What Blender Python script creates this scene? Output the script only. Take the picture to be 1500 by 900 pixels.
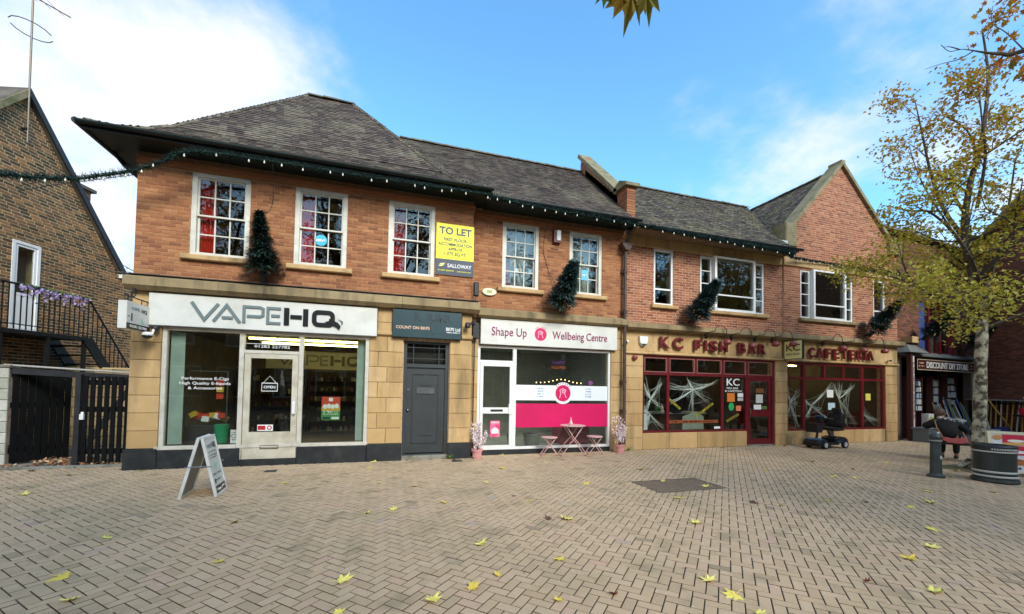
import bpy, bmesh, math, random
from math import sin, cos, pi, radians, sqrt, atan2, hypot
from mathutils import Vector, Matrix, Euler
rnd = random.Random(7)
for o in list(bpy.data.objects): bpy.data.objects.remove(o)
S = bpy.context.scene
COL = S.collection
# ------------------------------------------------------------------ camera
yaw, pitch, roll = radians(17.24), radians(1.736), radians(-.985)
fw = Vector((sin(yaw)*cos(pitch), cos(yaw)*cos(pitch), sin(pitch)))
rt = Vector((cos(yaw), -sin(yaw), 0)); dn = fw.cross(rt)
if dn.z > 0: dn = -dn
cr, sr = cos(roll), sin(roll)
cx_, cy_ = cr*rt + sr*dn, -sr*rt + cr*dn
cd = bpy.data.cameras.new('camera'); cam = bpy.data.objects.new('camera', cd); COL.objects.link(cam)
cd.sensor_fit = 'HORIZONTAL'; cd.sensor_width = 36; cd.lens = 36*596/1500; cd.shift_y = 99/1500
cd.clip_start = .05; cd.clip_end = 2000
m = Matrix((cx_, -cy_, -fw)).transposed().to_4x4(); m.translation = (0, -9, 1.6)
cam.matrix_world = m
S.camera = cam
# ------------------------------------------------------------------ world, sun, exposure
SUN_EL, SUN_AZ = radians(36), radians(168)      # azimuth clockwise from +Y: behind the camera, a little to its right
W = bpy.data.worlds.new('World'); S.world = W; W.use_nodes = True
nt = W.node_tree; N = nt.nodes; N.clear()
def wn(t, **k):
    n = N.new(t)
    for a, b in k.items(): setattr(n, a, b)
    return n
L = nt.links.new
out = wn('ShaderNodeOutputWorld')
sky = wn('ShaderNodeTexSky', sky_type='NISHITA', sun_disc=False, sun_elevation=SUN_EL, sun_rotation=SUN_AZ, air_density=1.0, dust_density=.6, ozone_density=2.2)
bg1 = wn('ShaderNodeBackground'); bg1.inputs[1].default_value = .15
tint = wn('ShaderNodeMix', data_type='RGBA', blend_type='MULTIPLY'); tint.inputs[0].default_value = 1
L(sky.outputs[0], tint.inputs[6]); tint.inputs[7].default_value = (.58, .92, 1.0, 1)
L(tint.outputs[2], bg1.inputs[0])
tc = wn('ShaderNodeTexCoord'); sep = wn('ShaderNodeSeparateXYZ'); L(tc.outputs['Generated'], sep.inputs[0])
def mth(op, a, b=None, c=None):
    n = wn('ShaderNodeMath', operation=op)
    for i, v in enumerate((a, b, c)):
        if v is None: continue
        if hasattr(v, 'node'): L(v, n.inputs[i])
        else: n.inputs[i].default_value = v
    return n.outputs[0]
den = mth('ADD', mth('MAXIMUM', sep.outputs[2], 0), .22)
comb = wn('ShaderNodeCombineXYZ'); L(mth('DIVIDE', sep.outputs[0], den), comb.inputs[0]); L(mth('DIVIDE', sep.outputs[1], den), comb.inputs[1])
def wnoise(scale, detail, rough, off):
    mp = wn('ShaderNodeMapping'); mp.inputs[1].default_value = off; L(comb.outputs[0], mp.inputs[0])
    n = wn('ShaderNodeTexNoise'); n.inputs['Scale'].default_value = scale; n.inputs['Detail'].default_value = detail; n.inputs['Roughness'].default_value = rough
    L(mp.outputs[0], n.inputs[0]); return n.outputs[0]
n1 = wnoise(.85, 7, .55, (3.1, .6, 0)); n2 = wnoise(3.2, 6, .6, (0, 2.2, 4))
# the cloud bank lies to the west (-X) with a lower one low in the east: coverage varies smoothly round the sky
cov = mth('MULTIPLY', sep.outputs[0], -.33)
low = mth('MULTIPLY', mth('MAXIMUM', mth('SUBTRACT', .50, sep.outputs[2]), 0), .48)
east = mth('MULTIPLY', mth('MAXIMUM', mth('SUBTRACT', sep.outputs[0], .36), 0), .75)
dens = mth('ADD', mth('ADD', mth('ADD', mth('MULTIPLY', n1, 1.0), mth('MULTIPLY', n2, .55)), cov), mth('ADD', low, east))
ramp = wn('ShaderNodeMapRange', interpolation_type='SMOOTHSTEP'); L(dens, ramp.inputs[0])
ramp.inputs[1].default_value = .79; ramp.inputs[2].default_value = 1.12
bg2 = wn('ShaderNodeBackground'); bg2.inputs[1].default_value = .43
cshade = wn('ShaderNodeMix', data_type='RGBA'); L(n2, cshade.inputs[0]); cshade.inputs[6].default_value = (.74, .77, .85, 1); cshade.inputs[7].default_value = (1.0, 1.0, 1.0, 1)
L(cshade.outputs[2], bg2.inputs[0])
mixs = wn('ShaderNodeMixShader'); L(ramp.outputs[0], mixs.inputs[0]); L(bg1.outputs[0], mixs.inputs[1]); L(bg2.outputs[0], mixs.inputs[2])
L(mixs.outputs[0], out.inputs[0])
sl = bpy.data.lights.new('sun', 'SUN'); sl.energy = 1.5; sl.angle = radians(24); sl.color = (1, .93, .82)
so = bpy.data.objects.new('sun', sl); COL.objects.link(so); so.location = (-6, -20, 25)
sd = Vector((sin(SUN_AZ)*cos(SUN_EL), cos(SUN_AZ)*cos(SUN_EL), sin(SUN_EL)))
so.rotation_euler = (-sd).to_track_quat('-Z', 'Y').to_euler()
S.view_settings.view_transform = 'Standard'; S.view_settings.look = 'None'
S.view_settings.exposure = 1.5; S.view_settings.gamma = 1; S.view_settings.use_curve_mapping = False
S.render.engine = 'CYCLES'
# ------------------------------------------------------------------ materials
MATS = {}
def rgb(h):   # sRGB hex -> linear
    h = h.lstrip('#'); v = [int(h[i:i+2], 16)/255 for i in (0, 2, 4)]
    return tuple(c/12.92 if c <= .04045 else ((c+.055)/1.055)**2.4 for c in v) + (1,)
def mat(name, base, rough=.6, var=None, scale=6, bump=0, bscale=None, metal=0, emit=0, spec=.5, tone=None, dirt=None, dscale=1.2, damt=.6, streak=False, coat=0, trans=0, leafy=0, vr=(.3, .7), spots=None):
    """procedural principled material: base mixed with var by noise, tone = list of colours picked by the 'tone' attribute, dirt = large patchy stain colour"""
    if name in MATS: return MATS[name]
    mt = bpy.data.materials.new(name); mt.use_nodes = True; t = mt.node_tree; n = t.nodes; l = t.links.new
    p = n['Principled BSDF']; p.inputs['Roughness'].default_value = rough; p.inputs['Metallic'].default_value = metal
    p.inputs['Specular IOR Level'].default_value = spec
    if coat: p.inputs['Coat Weight'].default_value = coat
    def c4(c): return rgb(c) if isinstance(c, str) else (tuple(c)+(1,))[:4]
    geo = n.new('ShaderNodeNewGeometry'); pos = geo.outputs['Position']
    def noise(sc, det=4, ro=.6, vec=pos):
        x = n.new('ShaderNodeTexNoise'); x.inputs['Scale'].default_value = sc; x.inputs['Detail'].default_value = det; x.inputs['Roughness'].default_value = ro
        l(vec, x.inputs[0]); return x.outputs[0]
    def mix(f, a, b, mode='MIX'):
        x = n.new('ShaderNodeMix'); x.data_type = 'RGBA'; x.blend_type = mode
        for i, v in ((0, f), (6, a), (7, b)):
            if hasattr(v, 'node'): l(v, x.inputs[i])
            else: x.inputs[i].default_value = v
        return x.outputs[2]
    def mr(v, a, b, c=0, d=1):
        x = n.new('ShaderNodeMapRange'); l(v, x.inputs[0]); x.inputs[1].default_value = a; x.inputs[2].default_value = b; x.inputs[3].default_value = c; x.inputs[4].default_value = d
        return x.outputs[0]
    col = c4(base); need = False
    if tone:
        at = n.new('ShaderNodeAttribute'); at.attribute_name = 'tone'
        cr_ = n.new('ShaderNodeValToRGB'); l(at.outputs['Fac'], cr_.inputs[0])
        el = cr_.color_ramp.elements
        while len(el) < len(tone): el.new(.5)
        for i, c in enumerate(tone): el[i].position = i/(len(tone)-1); el[i].color = c4(c)
        col = cr_.outputs[0]; need = True
    if var:
        col = mix(mr(noise(scale), *vr), col, c4(var)) if not tone else mix(mr(noise(scale), .35, .75, 0, .55), col, c4(var)); need = True
    if dirt:
        v = pos
        if streak:
            mp = n.new('ShaderNodeMapping'); mp.inputs[3].default_value = (1, 1, .18); l(pos, mp.inputs[0]); v = mp.outputs[0]
        col = mix(mr(noise(dscale, 6, .65, v), .48, .72, 0, damt), col, c4(dirt)); need = True
    if spots:
        for (c, sc, lo, hi, amt) in spots: col = mix(mr(noise(sc, 2, .5), lo, hi, 0, amt), col, c4(c)); need = True
    if need: l(col, p.inputs['Base Color'])
    else: p.inputs['Base Color'].default_value = col
    if bump:
        b = n.new('ShaderNodeBump'); b.inputs['Strength'].default_value = bump; b.inputs['Distance'].default_value = .01
        l(noise(bscale or scale*6, 5, .65), b.inputs['Height']); l(b.outputs[0], p.inputs['Normal'])
    if emit:
        p.inputs['Emission Color'].default_value = c4(base); p.inputs['Emission Strength'].default_value = emit
    if trans: p.inputs['Transmission Weight'].default_value = trans
    if leafy:
        tl_ = n.new('ShaderNodeBsdfTranslucent'); mx = n.new('ShaderNodeMixShader'); mx.inputs[0].default_value = leafy
        if need: l(col, tl_.inputs[0])
        else: tl_.inputs[0].default_value = col
        l(p.outputs[0], mx.inputs[1]); l(tl_.outputs[0], mx.inputs[2]); l(mx.outputs[0], n['Material Output'].inputs[0])
    MATS[name] = mt; return mt
def glass(name, tint=(.8, .83, .82), fac=1.0, ior=1.5):
    mt = bpy.data.materials.new(name); mt.use_nodes = True; t = mt.node_tree; n = t.nodes; n.clear(); l = t.links.new
    o = n.new('ShaderNodeOutputMaterial'); tr = n.new('ShaderNodeBsdfTransparent'); tr.inputs[0].default_value = (*tint, 1)
    gl = n.new('ShaderNodeBsdfGlossy'); gl.inputs['Roughness'].default_value = .003; gl.inputs['Color'].default_value = (1, 1, 1, 1)
    fr = n.new('ShaderNodeFresnel'); fr.inputs[0].default_value = ior
    mu = n.new('ShaderNodeMath'); mu.operation = 'MULTIPLY'; mu.use_clamp = True; mu.inputs[1].default_value = fac; l(fr.outputs[0], mu.inputs[0])
    geo = n.new('ShaderNodeNewGeometry')
    inv = n.new('ShaderNodeMath'); inv.operation = 'SUBTRACT'; inv.inputs[0].default_value = 1; l(geo.outputs['Backfacing'], inv.inputs[1])
    m2 = n.new('ShaderNodeMath'); m2.operation = 'MULTIPLY'; l(mu.outputs[0], m2.inputs[0]); l(inv.outputs[0], m2.inputs[1]); mu = m2     # the thin pane reflects once, at its outer face
    no = n.new('ShaderNodeTexNoise'); no.inputs['Scale'].default_value = 2.2; l(geo.outputs['Position'], no.inputs[0])
    bp = n.new('ShaderNodeBump'); bp.inputs['Strength'].default_value = .05; bp.inputs['Distance'].default_value = .02; l(no.outputs[0], bp.inputs['Height']); l(bp.outputs[0], gl.inputs['Normal'])
    mx = n.new('ShaderNodeMixShader'); l(mu.outputs[0], mx.inputs[0]); l(tr.outputs[0], mx.inputs[1]); l(gl.outputs[0], mx.inputs[2]); l(mx.outputs[0], o.inputs[0])
    MATS[name] = mt; return mt
GL = glass('window_glass', (.82, .85, .84), 2.0)
GLS = glass('shop_glass', (.86, .89, .87), 1.7)
# ------------------------------------------------------------------ mesh builder
class MB:
    def __init__(s): s.v = []; s.f = []; s.t = []; s.mi = []; s.tone = .5; s.m = 0
    def add(s, vs, fs, tone=None):
        b = len(s.v); s.v += [tuple(q) for q in vs]
        for f in fs: s.f.append(tuple(b+i for i in f)); s.t.append(s.tone if tone is None else tone); s.mi.append(s.m)
        return s
    def box(s, x0, x1, y0, y1, z0, z1, tone=None):
        return s.add([(x0,y0,z0),(x1,y0,z0),(x1,y1,z0),(x0,y1,z0),(x0,y0,z1),(x1,y0,z1),(x1,y1,z1),(x0,y1,z1)],
                     [(0,3,2,1),(4,5,6,7),(0,1,5,4),(1,2,6,5),(2,3,7,6),(3,0,4,7)], tone)
    def bevbox(s, x0, x1, y0, y1, z0, z1, b=.01, tone=None):
        """box with its -Y face chamfered all round"""
        return s.add([(x0,y0+b,z0),(x1,y0+b,z0),(x1,y0+b,z1),(x0,y0+b,z1),(x0+b,y0,z0+b),(x1-b,y0,z0+b),(x1-b,y0,z1-b),(x0+b,y0,z1-b),(x0,y1,z0),(x1,y1,z0),(x1,y1,z1),(x0,y1,z1)],
                     [(4,5,6,7),(0,1,5,4),(1,2,6,5),(2,3,7,6),(3,0,4,7),(0,8,9,1),(1,9,10,2),(2,10,11,3),(3,11,8,0),(8,11,10,9)], tone)
    def mbox(s, M, hx, hy, hz, tone=None):
        c = [(-hx,-hy,-hz),(hx,-hy,-hz),(hx,hy,-hz),(-hx,hy,-hz),(-hx,-hy,hz),(hx,-hy,hz),(hx,hy,hz),(-hx,hy,hz)]
        return s.add([M @ Vector(q) for q in c], [(0,3,2,1),(4,5,6,7),(0,1,5,4),(1,2,6,5),(2,3,7,6),(3,0,4,7)], tone)
    def bar(s, a, b, w, h, up=(0,0,1), tone=None):
        a = Vector(a); b = Vector(b); d = b-a; ln = d.length; d.normalize(); u = Vector(up)
        if abs(d.dot(u)) > .98: u = Vector((0,1,0))
        x = d.cross(u).normalized(); z = x.cross(d)
        M = Matrix((x, d, z)).transposed().to_4x4(); M.translation = (a+b)/2
        return s.mbox(M, w/2, ln/2, h/2, tone)
    def prism(s, poly, y0, y1, tone=None):
        """poly of (x, z), extruded along Y"""
        n = len(poly); vs = [(x, y0, z) for x, z in poly]+[(x, y1, z) for x, z in poly]
        fs = [tuple(range(n)), tuple(range(2*n-1, n-1, -1))]+[(i, i+n, (i+1) % n+n, (i+1) % n) for i in range(n)]
        return s.add(vs, fs, tone)
    def prismx(s, poly, x0, x1, tone=None):
        """poly of (y, z), extruded along X"""
        n = len(poly); vs = [(x0, y, z) for y, z in poly]+[(x1, y, z) for y, z in poly]
        return s.add(vs, [tuple(range(n-1, -1, -1)), tuple(range(n, 2*n))]+[(i, (i+1) % n, (i+1) % n+n, i+n) for i in range(n)], tone)
    def prismz(s, poly, z0, z1, tone=None):
        n = len(poly); vs = [(x, y, z0) for x, y in poly]+[(x, y, z1) for x, y in poly]
        return s.add(vs, [tuple(range(n-1, -1, -1)), tuple(range(n, 2*n))]+[(i, (i+1) % n, (i+1) % n+n, i+n) for i in range(n)], tone)
    def tube(s, pts, r, n=8, cap=True, tone=None):
        pts = [Vector(p) for p in pts]; rs = r if hasattr(r, '__len__') else [r]*len(pts); vs = []
        ref = None
        for i, p in enumerate(pts):
            d = (pts[min(i+1, len(pts)-1)]-pts[max(i-1, 0)])
            d = d.normalized() if d.length > 1e-9 else Vector((0,0,1))
            if ref is None: ref = Vector((0,0,1)) if abs(d.z) < .9 else Vector((1,0,0))
            x = d.cross(ref); x = x.normalized() if x.length > 1e-6 else d.orthogonal().normalized()
            y = d.cross(x).normalized(); ref = x.cross(d)
            vs += [p+(x*cos(2*pi*k/n)+y*sin(2*pi*k/n))*rs[i] for k in range(n)]
        fs = [(i*n+k, i*n+(k+1) % n, (i+1)*n+(k+1) % n, (i+1)*n+k) for i in range(len(pts)-1) for k in range(n)]
        if cap: fs += [tuple(range(n-1, -1, -1)), tuple(range((len(pts)-1)*n, len(pts)*n))]
        return s.add(vs, fs, tone)
    def lathe(s, prof, n=20, c=(0,0,0), tone=None, caps=True):
        vs = [(c[0]+r*cos(2*pi*k/n), c[1]+r*sin(2*pi*k/n), c[2]+z) for r, z in prof for k in range(n)]
        fs = [(i*n+k, i*n+(k+1) % n, (i+1)*n+(k+1) % n, (i+1)*n+k) for i in range(len(prof)-1) for k in range(n)]
        if caps: fs += [tuple(range(n-1, -1, -1)), tuple(range((len(prof)-1)*n, len(prof)*n))]
        return s.add(vs, fs, tone)
    def ball(s, c, r, n=10, sq=(1,1,1), tone=None):
        prof = [(max(1e-4, sin(pi*i/(n//2+1))), -cos(pi*i/(n//2+1))) for i in range(n//2+2)]
        b = MB().lathe(prof, n); 
        return s.add([(c[0]+v[0]*r*sq[0], c[1]+v[1]*r*sq[1], c[2]+v[2]*r*sq[2]) for v in b.v], b.f, tone)
    def disc(s, c, r, y, n=24, rz=None, tone=None):
        """flat disc in the XZ plane facing -Y"""
        return s.add([(c[0]+r*cos(2*pi*k/n), y, c[1]+(rz or r)*sin(2*pi*k/n)) for k in range(n)], [tuple(range(n))], tone)
    def xf(s, M):
        s.v = [tuple(M @ Vector(q)) for q in s.v]; return s
    def mesh(s, name, mats, off=(0,0,0), smooth=False):
        me = bpy.data.meshes.new(name)
        me.from_pydata([(q[0]-off[0], q[1]-off[1], q[2]-off[2]) for q in s.v], [], s.f)
        for mt in (mats if isinstance(mats, (list, tuple)) else [mats]): me.materials.append(mt)
        if any(s.mi): me.polygons.foreach_set('material_index', s.mi)
        a = me.attributes.new('tone', 'FLOAT', 'FACE'); a.data.foreach_set('value', s.t)
        if smooth: me.polygons.foreach_set('use_smooth', [True]*len(s.f))
        me.update(); return me
WL = {}    # world location of objects made in world space
def link(name, data, parent=None):
    o = bpy.data.objects.new(name, data); COL.objects.link(o)
    if parent: o.parent = parent
    return o
def build(mb, name, mats, parent=None, local=False, smooth=False, fixn=False):
    """one mesh object; world coordinates in unless local"""
    if fixn: pass
    if local:
        o = link(name, mb.mesh(name, mats, smooth=smooth), parent); return o
    xs, ys, zs = zip(*mb.v); c = ((min(xs)+max(xs))/2, (min(ys)+max(ys))/2, min(zs))
    o = link(name, mb.mesh(name, mats, c, smooth), parent)
    p = WL.get(parent.name, (0,0,0)) if parent else (0,0,0)
    o.location = (c[0]-p[0], c[1]-p[1], c[2]-p[2]); WL[o.name] = c
    return o
def tag(o, label, cat, group=None, kind=None):
    o['label'] = label
    if cat: o['category'] = cat
    if group: o['group'] = group
    if kind: o['kind'] = kind
    return o
def thing(name, label, cat, loc=(0,0,0), rz=0, group=None):
    o = link(name, None); o.location = loc; o.rotation_euler = (0, 0, rz); o.empty_display_size = .2
    WL[o.name] = tuple(loc); return tag(o, label, cat, group)
def stuff(o): o['kind'] = 'stuff'; return o
def struct(o): o['kind'] = 'structure'; return o
def copy_tree(o, parent=None):
    c = o.copy(); COL.objects.link(c); c.parent = parent
    for ch in o.children: copy_tree(ch, c)
    return c
def inst(me, name, parent, loc, rot=None):
    o = link(name, me, parent); p = WL.get(parent.name, (0,0,0)) if parent else (0,0,0)
    o.location = (loc[0]-p[0], loc[1]-p[1], loc[2]-p[2])
    if rot: o.rotation_euler = rot
    return o
_dg = None
def text(s, name, mt, parent, x, z, y, h, w=None, ext=.004, align='CENTER', bold=0, shear=0, local=False, M=None, spacing=1):
    """lettering standing in the XZ plane at y, facing -Y; x, z = centre (or left) and baseline; h = cap height; w = fitted width; M = matrix applied to the (x, y, z) result"""
    cu = bpy.data.curves.new(name, 'FONT'); cu.body = s; cu.size = h/.70; cu.extrude = ext/2; cu.offset = bold*h; cu.shear = shear; cu.space_character = spacing
    cu.resolution_u = 3
    to = bpy.data.objects.new(name, cu); COL.objects.link(to)
    bpy.context.view_layer.update(); dg = bpy.context.evaluated_depsgraph_get()
    me = bpy.data.meshes.new_from_object(to.evaluated_get(dg)); bpy.data.objects.remove(to); bpy.data.curves.remove(cu)
    xs = [v.co.x for v in me.vertices] or [0]; a, b = min(xs), max(xs); k = (w/(b-a)) if w else 1
    ox = -(a+b)/2*k if align == 'CENTER' else -a*k
    mb = MB(); mb.v = []
    for v in me.vertices:
        q = Vector((x+v.co.x*k+ox, y-v.co.z-ext/2, z+v.co.y))
        mb.v.append(tuple(M @ q) if M else tuple(q))
    for p in me.polygons: mb.f.append(tuple(p.vertices)); mb.t.append(.5); mb.mi.append(0)
    bpy.data.meshes.remove(me)
    return build(mb, name, mt, parent, local=local)
# ------------------------------------------------------------------ shared materials
BR_A = mat('brick_orange', '#a8663f', .85, tone=['#7d4a2e', '#935a38', '#a0663f', '#a76e45', '#b27d52'], var='#8c5c3c', scale=9, bump=.35, bscale=60, dirt='#5b3a2c', dscale=.9, damt=.45)
BR_B = mat('brick_red', '#a5573c', .85, tone=['#7a3f28', '#935034', '#a25e3e', '#a96946', '#b47a55'], var='#8c573e', scale=9, bump=.35, bscale=60, dirt='#5a3b30', dscale=.8, damt=.35)
BR_C = mat('brick_brown', '#7a5238', .88, tone=['#3a2c22', '#54402e', '#6d4c34', '#87603f', '#aa7548'], var='#5b4534', scale=9, bump=.35, bscale=60, dirt='#54503a', dscale=1.0, damt=.35)
BR_D = mat('brick_dark_red', '#7a4632', .88, tone=['#4b2c22', '#673a2a', '#7b4633', '#8a523b'], var='#5b3d2f', scale=9, bump=.35, bscale=60, dirt='#4a3a2a', dscale=.8, damt=.4)
MORT_A = mat('mortar_buff', '#b8906a', .95, var='#8a6a50', scale=14)
MORT_B = mat('mortar_pale', '#cfb79c', .95, var='#9a7d66', scale=14)
MORT_C = mat('mortar_sand', '#cdbc8c', .95, var='#b5a276', scale=14)
MORT_D = mat('mortar_grey_brown', '#756050', .95, var='#5d4b40', scale=14)
STONE = mat('sandstone', '#c7a472', .8, tone=['#b39160', '#bc9a68', '#c3a170', '#c9a978'], var='#aa8a5a', scale=4, bump=.35, bscale=40, dirt='#5c4a30', dscale=2.0, damt=.75, streak=True)
STONE_W = mat('sandstone_weathered', '#a8905f', .85, tone=['#8d7a58', '#9a8560', '#a6916b'], var='#75684c', scale=4, bump=.4, bscale=40, dirt='#454130', dscale=2.6, damt=.9, streak=True)
STONE_M = mat('coping_stone_mossy', '#8d8064', .9, var='#6d6a48', scale=3, bump=.4, bscale=30, dirt='#4f5432', dscale=3, damt=.7)
TILE_A = mat('clay_tile_dark', '#54483f', .85, tone=['#362d28', '#4c4038', '#5c4f45', '#716253'], var='#403730', scale=12, bump=.3, bscale=50, dirt='#867f68', dscale=1.1, damt=.6)
TILE_B = mat('clay_tile_mossy', '#5a5248', .9, tone=['#39332f', '#4f4740', '#62584e', '#7a6e60'], var='#4a4438', scale=9, bump=.35, bscale=50, dirt='#72704a', dscale=1.6, damt=.75)
WHITE = mat('white_painted_wood', '#d6d3c8', .45, var='#c4bfb0', scale=5, dirt='#8d8877', dscale=6, damt=.22)
UPVC = mat('white_upvc', '#e2e2df', .35, dirt='#a8a59b', dscale=5, damt=.18)
BLK = mat('black_paint', '#15171a', .5, var='#24262a', scale=8, dirt='#3c3a36', dscale=5, damt=.3)
BLKG = mat('dark_green_black_paint', '#0f1a19', .45, var='#1a2524', scale=6)
DKRED = mat('dark_red_paint', '#5c0d16', .4, var='#6d131d', scale=5, dirt='#3b0d12', dscale=4, damt=.4)
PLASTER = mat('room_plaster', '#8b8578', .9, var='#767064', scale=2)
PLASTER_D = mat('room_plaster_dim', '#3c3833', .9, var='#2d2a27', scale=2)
FLOOR_IN = mat('shop_floor', '#4a4038', .5, var='#3a322c', scale=3)
LEAD = mat('lead_flashing_pale', '#c9ccca', .6, var='#aeb2b0', scale=6)
PIPE = mat('brown_iron_pipe', '#4d3a30', .6, var='#3a2c25', scale=7, dirt='#7b6555', dscale=6, damt=.4)
METAL = mat('steel', '#8a8d8e', .35, metal=.9, var='#6f7273', scale=8)
PLINTH = mat('black_plinth_paint', '#14171a', .55, var='#202428', scale=6, bump=.3, bscale=25, dirt='#3f4238', dscale=3, damt=.4)
STEP = mat('worn_concrete', '#8f8a80', .9, var='#74705f', scale=6, bump=.3, bscale=40, dirt='#55523f', dscale=3, damt=.6)
# ------------------------------------------------------------------ ground
GR = mat('paving_joint_sand', '#574b38', .95, var='#493f2e', scale=20, dirt='#373a22', dscale=.8, damt=.5)
PAV = mat('paving_block', '#ad9a82', .82, tone=['#94846c', '#b59a7a', '#c2a583', '#c6a987', '#c9ae8d', '#c8a288', '#b0a090'], var='#9c8464', scale=170, bump=.6, bscale=220, dirt='#9c8c6a', dscale=.9, damt=.7, spots=[('#d2c8b8', 16, .70, .73, .6), ('#5d5240', 9, .70, .76, .55), ('#7d7358', 2.3, .58, .72, .55)])
g = MB().add([(-200,-200,-.012),(200,-200,-.012),(200,200,-.012),(-200,200,-.012)], [(0,1,2,3)])
ground = struct(build(g, 'ground', GR)); ground.name = 'pavement'; WL['pavement'] = WL['ground']
c45 = cos(pi/4)
def blockmesh(cx, cy, ang, ln, wd, dz, tx, ty, tone, mb):
    g_ = .0044; b = .003; hl, hw = ln/2-g_, wd/2-g_; ca, sa = cos(ang), sin(ang); vs = []
    for (hx, hy, z) in ((hl, hw, -.0115), (hl, hw, -.0025), (hl-b, hw-b, 0)):
        for sx, sy in ((-1,-1),(1,-1),(1,1),(-1,1)):
            x, y = sx*hx, sy*hy
            vs.append((cx+x*ca-y*sa, cy+x*sa+y*ca, z+dz+x*tx+y*ty))
    b0 = len(mb.f); mb.add(vs, [(8,9,10,11)]+[(4+i, 4+(i+1) % 4, 8+(i+1) % 4, 8+i) for i in range(4)]+[(i, (i+1) % 4, 4+(i+1) % 4, 4+i) for i in range(4)], tone)
    for i in range(5, 9): mb.mi[b0+i] = 1      # the buried sides carry joint dirt
blocks = []
A = .09
for i in range(-256, 257):
    for j in range(-256, 257):
        k = (i-j) % 4
        if k == 0: u, v, ang = (i+1)*A, (j+.5)*A, 0
        elif k == 3: u, v, ang = (i+.5)*A, (j+1)*A, pi/2
        else: continue
        x, y = (u-v)*c45+2, (u+v)*c45-4
        if y > .62 or y < -8.6 or x < -9.5 or x > 23.5: continue
        if -4.5 < x < 1.9 and y > .04: continue
        if 1.9 <= x < 16.9 and y > .3: continue
        if x < -4.4 and y > .42: continue
        if 4.20 < x < 5.28 and -3.52 < y < -2.98: continue
        zc = x*sin(yaw)+(y+9)*cos(yaw); xc = x*cos(yaw)-(y+9)*sin(yaw)
        if zc < 1.6 or not (-1.85 < xc/zc < 1.85): continue
        blocks.append((zc, x, y, ang+pi/4))
blocks.sort()
mb = MB(); singles = []
vis = lambda b: abs(b[1]*cos(yaw)-(b[2]+9)*sin(yaw)) < 1.2*b[0] and b[0] > 2.75
pv_mesh = []
for t in range(10):
    q = MB(); blockmesh(0, 0, 0, .18, .09, 0, rnd.uniform(-.006, .006), rnd.uniform(-.012, .012), .22+.56*t/9, q); pv_mesh.append(q.mesh('paving_block', [PAV, GR]))
ns = 0
for b in blocks:
    if ns < 300 and vis(b):
        o = inst(rnd.choice(pv_mesh), 'paving_block', ground, (b[1], b[2], rnd.uniform(-.0012, .0012)), (0, 0, b[3])); ns += 1
    else:
        blockmesh(b[1], b[2], b[3], .18, .09, rnd.gauss(0, .0010), rnd.uniform(-.006, .006), rnd.uniform(-.012, .012), min(1, max(0, rnd.gauss(.5, .17))), mb)
stuff(build(mb, 'paving_blocks', [PAV, GR], ground))
# ------------------------------------------------------------------ generators
def wall_holes(mb, x0, x1, z0, z1, y0, y1, holes=()):
    xs = sorted({x0, x1, *[h[0] for h in holes], *[h[1] for h in holes]}); zs = sorted({z0, z1, *[h[2] for h in holes], *[h[3] for h in holes]})
    xs = [x for x in xs if x0 <= x <= x1]; zs = [z for z in zs if z0 <= z <= z1]
    def solid(i, j):
        if i < 0 or j < 0 or i >= len(xs)-1 or j >= len(zs)-1: return False
        cx, cz = (xs[i]+xs[i+1])/2, (zs[j]+zs[j+1])/2
        return not any(h[0] < cx < h[1] and h[2] < cz < h[3] for h in holes)
    for i in range(len(xs)-1):
        for j in range(len(zs)-1):
            if not solid(i, j): continue
            a, b, c, d = xs[i], xs[i+1], zs[j], zs[j+1]
            mb.add([(a,y0,c),(b,y0,c),(b,y0,d),(a,y0,d),(a,y1,c),(b,y1,c),(b,y1,d),(a,y1,d)],
                   [(0,1,2,3),(5,4,7,6)]+([] if solid(i-1, j) else [(4,0,3,7)])+([] if solid(i+1, j) else [(1,5,6,2)])+([] if solid(i, j-1) else [(4,5,1,0)])+([] if solid(i, j+1) else [(3,2,6,7)]))
    return mb
BL, BH, JT = .194, .0575, .0105
def brickwork(parent, spans, z0, z1, y, mt, n_single=300, M=None, near=None, proud=.006, dims=None):
    """lay bricks course by course over spans(z) -> [(x0, x1)]; the n_single full bricks nearest the point near become objects, the rest one mesh"""
    full = []; mb = MB(); r = 0; z = z0; BL, BH, JT = dims or (.194, .0575, .0105)
    while z+BH*.6 < z1:
        zt = min(z+BH, z1)
        for (a, b) in spans((z+zt)/2):
            x = a - (0 if r % 2 == 0 else (BL+JT)/2) + JT/2
            while x < b-.02:
                p, q = max(x, a+.002), min(x+BL, b-.002)
                if q-p > .025:
                    if q-p > BL-.002 and zt-z > BH-.002: full.append(((p+q)/2, z))
                    else: mb.bevbox(p, q, y-proud+rnd.uniform(-.0015, .0015), y+.004, z, zt, .003, rnd.random())
                x += BL+JT
        z += BH+JT; r += 1
    if near is None: near = (0, -9, 1.6)
    P = Vector(near)
    def wpos(f):
        q = Vector((f[0], y, f[1])); return M @ q if M else q
    full.sort(key=lambda f: (wpos(f)-P).length)
    var = []
    for t in range(12):
        q = MB(); q.bevbox(-BL/2, BL/2, -proud, .004, 0, BH, .003, t/11); var.append(q.mesh('brick', mt))
    rot = M.to_euler() if M else None
    for i, f in enumerate(full):
        if i < n_single:
            inst(rnd.choice(var), 'brick', parent, wpos((f[0], f[1])) + Vector((0, 0, 0)), rot)
        else:
            dy = rnd.uniform(-.0018, .0018); mb.bevbox(f[0]-BL/2, f[0]+BL/2, y-proud+dy, y+.004, f[1], f[1]+BH, .003, rnd.random())
    if M: mb.xf(M)
    return stuff(build(mb, 'brick_courses', mt, parent))
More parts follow.
